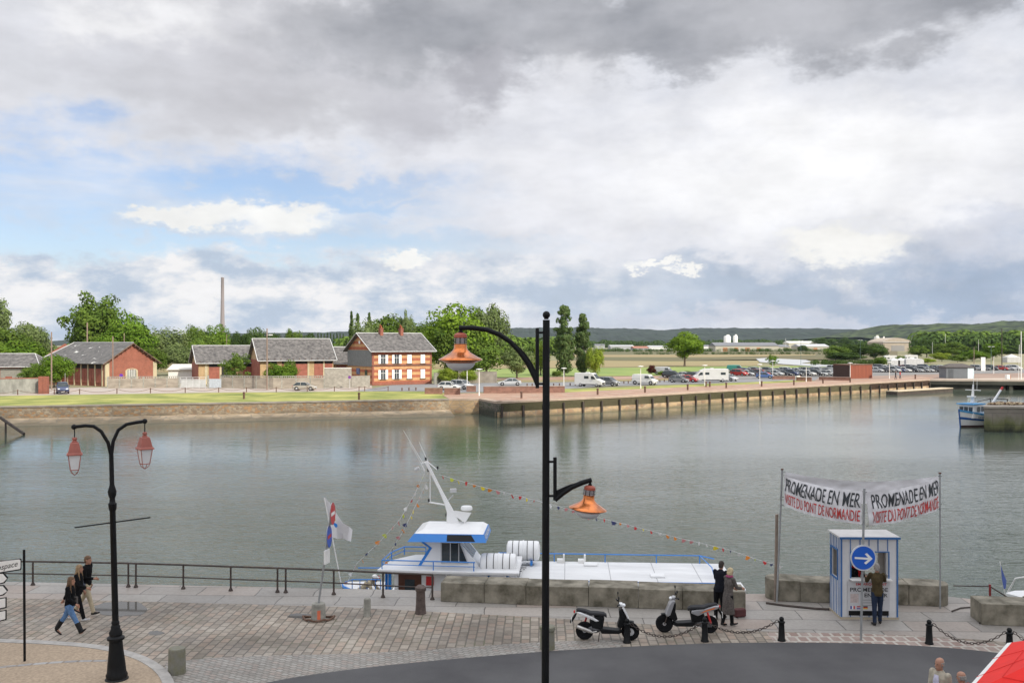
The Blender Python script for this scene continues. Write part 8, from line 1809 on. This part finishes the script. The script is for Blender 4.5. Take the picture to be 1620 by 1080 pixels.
# ================================================================ SCOOTERS
def scooter(name, label, x, y, rz, shell, accent, group):
    """local +x is forward"""
    r = thing(name, label, 'scooter', (x, y, 0), rz, group); wb = 0.63; R_ = 0.245
    for i, wx in enumerate((-wb, wb)):
        wy = 0.0; q = MB(); q.lathe([(R_*0.62, -0.05), (R_*0.88, -0.062), (R_, -0.035), (R_, 0.035), (R_*0.88, 0.062), (R_*0.62, 0.05)], 26, (wx, wy, R_), 'Y'); w = q.build('wheel', M_tyre, r, smooth=True)
        q = MB(); q.lathe([(0.05, -0.055), (0.05, 0.055)], 12, (wx, wy, R_), 'Y')
        for k in range(5): a = 2*pi*k/5+0.3; q.tube([(wx, 0, R_), (wx+cos(a)*R_*0.6, 0, R_+sin(a)*R_*0.6)], 0.016, 5)
        q.lathe([(R_*0.64, -0.03), (R_*0.58, -0.03), (R_*0.58, 0.03), (R_*0.64, 0.03)], 20, (wx, 0, R_), 'Y'); q.build('rim', M_rim, w)
        if i: q = MB(); q.lathe([(0.10, -0.075), (0.10, -0.068)], 18, (wx, 0, R_), 'Y'); q.build('brake_disc', M_zinc, w)
    def side(poly, hw, name, m, bev=0.02, tw=None):
        q = MB(); n = len(poly); q.add([(px, -hw, pz) for px, pz in poly]+[(px, hw, pz) for px, pz in poly], [tuple(range(n)), tuple(range(2*n-1, n-1, -1))]+[((i+1) % n, i, n+i, n+(i+1) % n) for i in range(n)]); return q.build(name, m, r, bevel=bev)
    # front: fork, mudguard, leg shield, nose, headset
    q = MB(); 
    for s in (-1, 1): q.tube([(wb, s*0.085, R_), (wb-0.10, s*0.075, 0.56)], 0.018, 6)
    q.tube([(wb-0.10, 0, 0.54), (wb-0.24, 0, 0.96)], 0.03, 8); q.build('fork', M_iron, r)
    q = MB(); arc = [(wb+cos(a)*(R_+0.03), R_+sin(a)*(R_+0.03)) for a in [radians(70+70*k/10) for k in range(11)]]
    q.loft([[(px, -0.07, pz), (px, 0.07, pz), (px+(px-wb)*0.06, 0.05, pz+(pz-R_)*0.06), (px+(px-wb)*0.06, -0.05, pz+(pz-R_)*0.06)] for px, pz in arc]); q.build('mudguard', M_blk, r)
    side([(0.56, 0.50), (0.50, 0.44), (0.36, 0.34), (0.26, 0.40), (0.33, 0.62), (0.31, 0.84), (0.36, 0.88), (0.42, 0.82)], 0.14, 'leg_shield', M_blk, 0.03)
    side([(0.62, 0.54), (0.57, 0.46), (0.46, 0.50), (0.36, 0.80), (0.33, 0.93), (0.42, 0.94), (0.51, 0.82)] if accent else [(0.60, 0.60), (0.575, 0.58), (0.46, 0.80), (0.39, 0.93), (0.43, 0.93), (0.51, 0.80)], 0.145, 'front_fairing', shell, 0.03)
    side([(0.30, 0.93), (0.44, 0.94), (0.42, 1.02), (0.32, 1.03)], 0.10, 'headset', shell, 0.03)
    q = MB(); q.tube([(0.27, -0.32, 1.03), (0.33, -0.14, 1.0), (0.34, 0, 1.0), (0.33, 0.14, 1.0), (0.27, 0.32, 1.03)], 0.015, 8)
    for s in (-1, 1): q.tube([(0.285, s*0.22, 1.025), (0.265, s*0.34, 1.032)], 0.022, 8)
    q.build('handlebar', M_blk, r, smooth=True)
    for s in (-1, 1):
        q = MB(); q.tube([(0.31, s*0.20, 1.03), (0.30, s*0.25, 1.18)], 0.008, 5); q.ball((0.30, s*0.27, 1.22), (0.022, 0.065, 0.045), 10, 6); q.build('mirror', M_blk, r, smooth=True)
    MB().ball((0.45, 0, 0.965), (0.05, 0.08, 0.045), 12, 8).build('headlight', M_hl, r, smooth=True)
    # floor, belly, rear body, seat
    side([(0.36, 0.34), (0.40, 0.24), (0.30, 0.20), (-0.16, 0.20), (-0.22, 0.30), (-0.18, 0.34), (0.28, 0.30)], 0.14, 'floorboard', M_blk, 0.02)
    side([(-0.14, 0.30), (-0.08, 0.62), (-0.16, 0.70), (-0.36, 0.66), (-0.50, 0.52), (-0.42, 0.34)], 0.12, 'under_seat', M_blk, 0.03)
    side([(-0.10, 0.58), (-0.30, 0.50), (-0.42, 0.56), (-0.86, 0.72), (-0.90, 0.80), (-0.78, 0.80), (-0.40, 0.70), (-0.12, 0.66)] if accent else [(-0.22, 0.545), (-0.32, 0.52), (-0.42, 0.57), (-0.80, 0.73), (-0.84, 0.78), (-0.74, 0.775), (-0.40, 0.66)], 0.135, 'rear_fairing', shell, 0.025)
    if accent:
        for s in (-1, 1): q = MB(); q.add([(px, s*0.139, pz) for px, pz in ((-0.34, 0.58), (-0.74, 0.71), (-0.80, 0.77), (-0.52, 0.68))], [(0, 1, 2, 3)]); q.build('stripe', accent, r)
    q = MB(); sec = [(-0.02, 0.70, 0.09), (-0.10, 0.75, 0.12), (-0.28, 0.765, 0.14), (-0.46, 0.77, 0.14), (-0.60, 0.82, 0.12), (-0.80, 0.85, 0.09), (-0.86, 0.83, 0.06)]
    q.loft([[(px, -hw, pz-0.07), (px, hw, pz-0.07), (px, hw*1.02, pz-0.03), (px, hw*0.8, pz), (px, -hw*0.8, pz), (px, -hw*1.02, pz-0.03)] for px, pz, hw in sec]); q.build('seat', mat('seat_vinyl', (0.018, 0.018, 0.02), 0.65, 0.15, 6, spec=0.25), r, smooth=True, bevel=0.01)
    MB().ball((-0.91, 0, 0.76), (0.03, 0.075, 0.04), 10, 7).build('tail_light', M_tl, r, smooth=True)
    side([(-0.84, 0.72), (-0.90, 0.70), (-1.04, 0.48), (-1.00, 0.44), (-0.88, 0.62)], 0.05, 'rear_mudguard', M_blk, 0.01)
    MB().box((-0.99, 0, 0.52), (0.012, 0.14, 0.14), 0).build('number_plate', M_white, r)
    # engine, exhaust, shock, stand
    q = MB(); q.ball((-0.36, 0, 0.30), (0.20, 0.11, 0.12), 12, 8); q.box((-0.52, 0.10, 0.27), (0.34, 0.06, 0.15)); q.build('engine', mat('engine_metal', (0.12, 0.12, 0.125), 0.5, 0.3, 9, metal=0.5), r, bevel=0.01)
    q = MB(); q.tube([(-0.30, -0.12, 0.26), (-0.42, -0.15, 0.24), (-0.50, -0.16, 0.28), (-0.84, -0.17, 0.40)], [0.02, 0.025, 0.055, 0.05], 12); q.build('exhaust', mat('exhaust_steel', (0.55, 0.53, 0.50), 0.3, 0.15, 6, metal=0.8), r, smooth=True)
    q = MB(); q.tube([(-0.66, 0.12, 0.30), (-0.56, 0.12, 0.62)], 0.028, 8); q.build('shock_absorber', M_sred, r)
    q = MB(); q.tube([(-0.22, -0.08, 0.22), (-0.26, -0.24, 0.02)], 0.013, 6); q.build('kickstand', M_iron, r)
    return r
def scoot_at(name, label, pxr, pyr, pxf, pyf, *a):
    A = G(pxr, pyr); B = G(pxf, pyf); c = (A+B)/2; return scooter(name, label, c.x, c.y, atan2(B.y-A.y, B.x-A.x), *a)
scoot_at('scooter', 'black scooter with white panels facing right, beside the dark lamp post', 925, 1010.5, 997, 1012, mat('white_shell', (0.72, 0.72, 0.72), 0.3, 0.03, 3, coat=0.5), None, 'parked scooters')
scoot_at('scooter', 'silver scooter with orange stripe facing left, beside the couple', 1122, 1000.5, 1051, 999, mat('silver_shell', (0.36, 0.36, 0.37), 0.3, 0.05, 3, metal=0.3, coat=0.5), mat('orange_stripe', (0.65, 0.17, 0.04), 0.4), 'parked scooters')
bg = MB().box((0, 0, 0.13), (0.36, 0.2, 0.24), 0.3).build('bag', mat('maroon_bag', (0.09, 0.03, 0.03), 0.8), None, bevel=0.04, label='dark maroon bag on the ground behind the right scooter', category='bag'); bg.location = G(1170, 975)
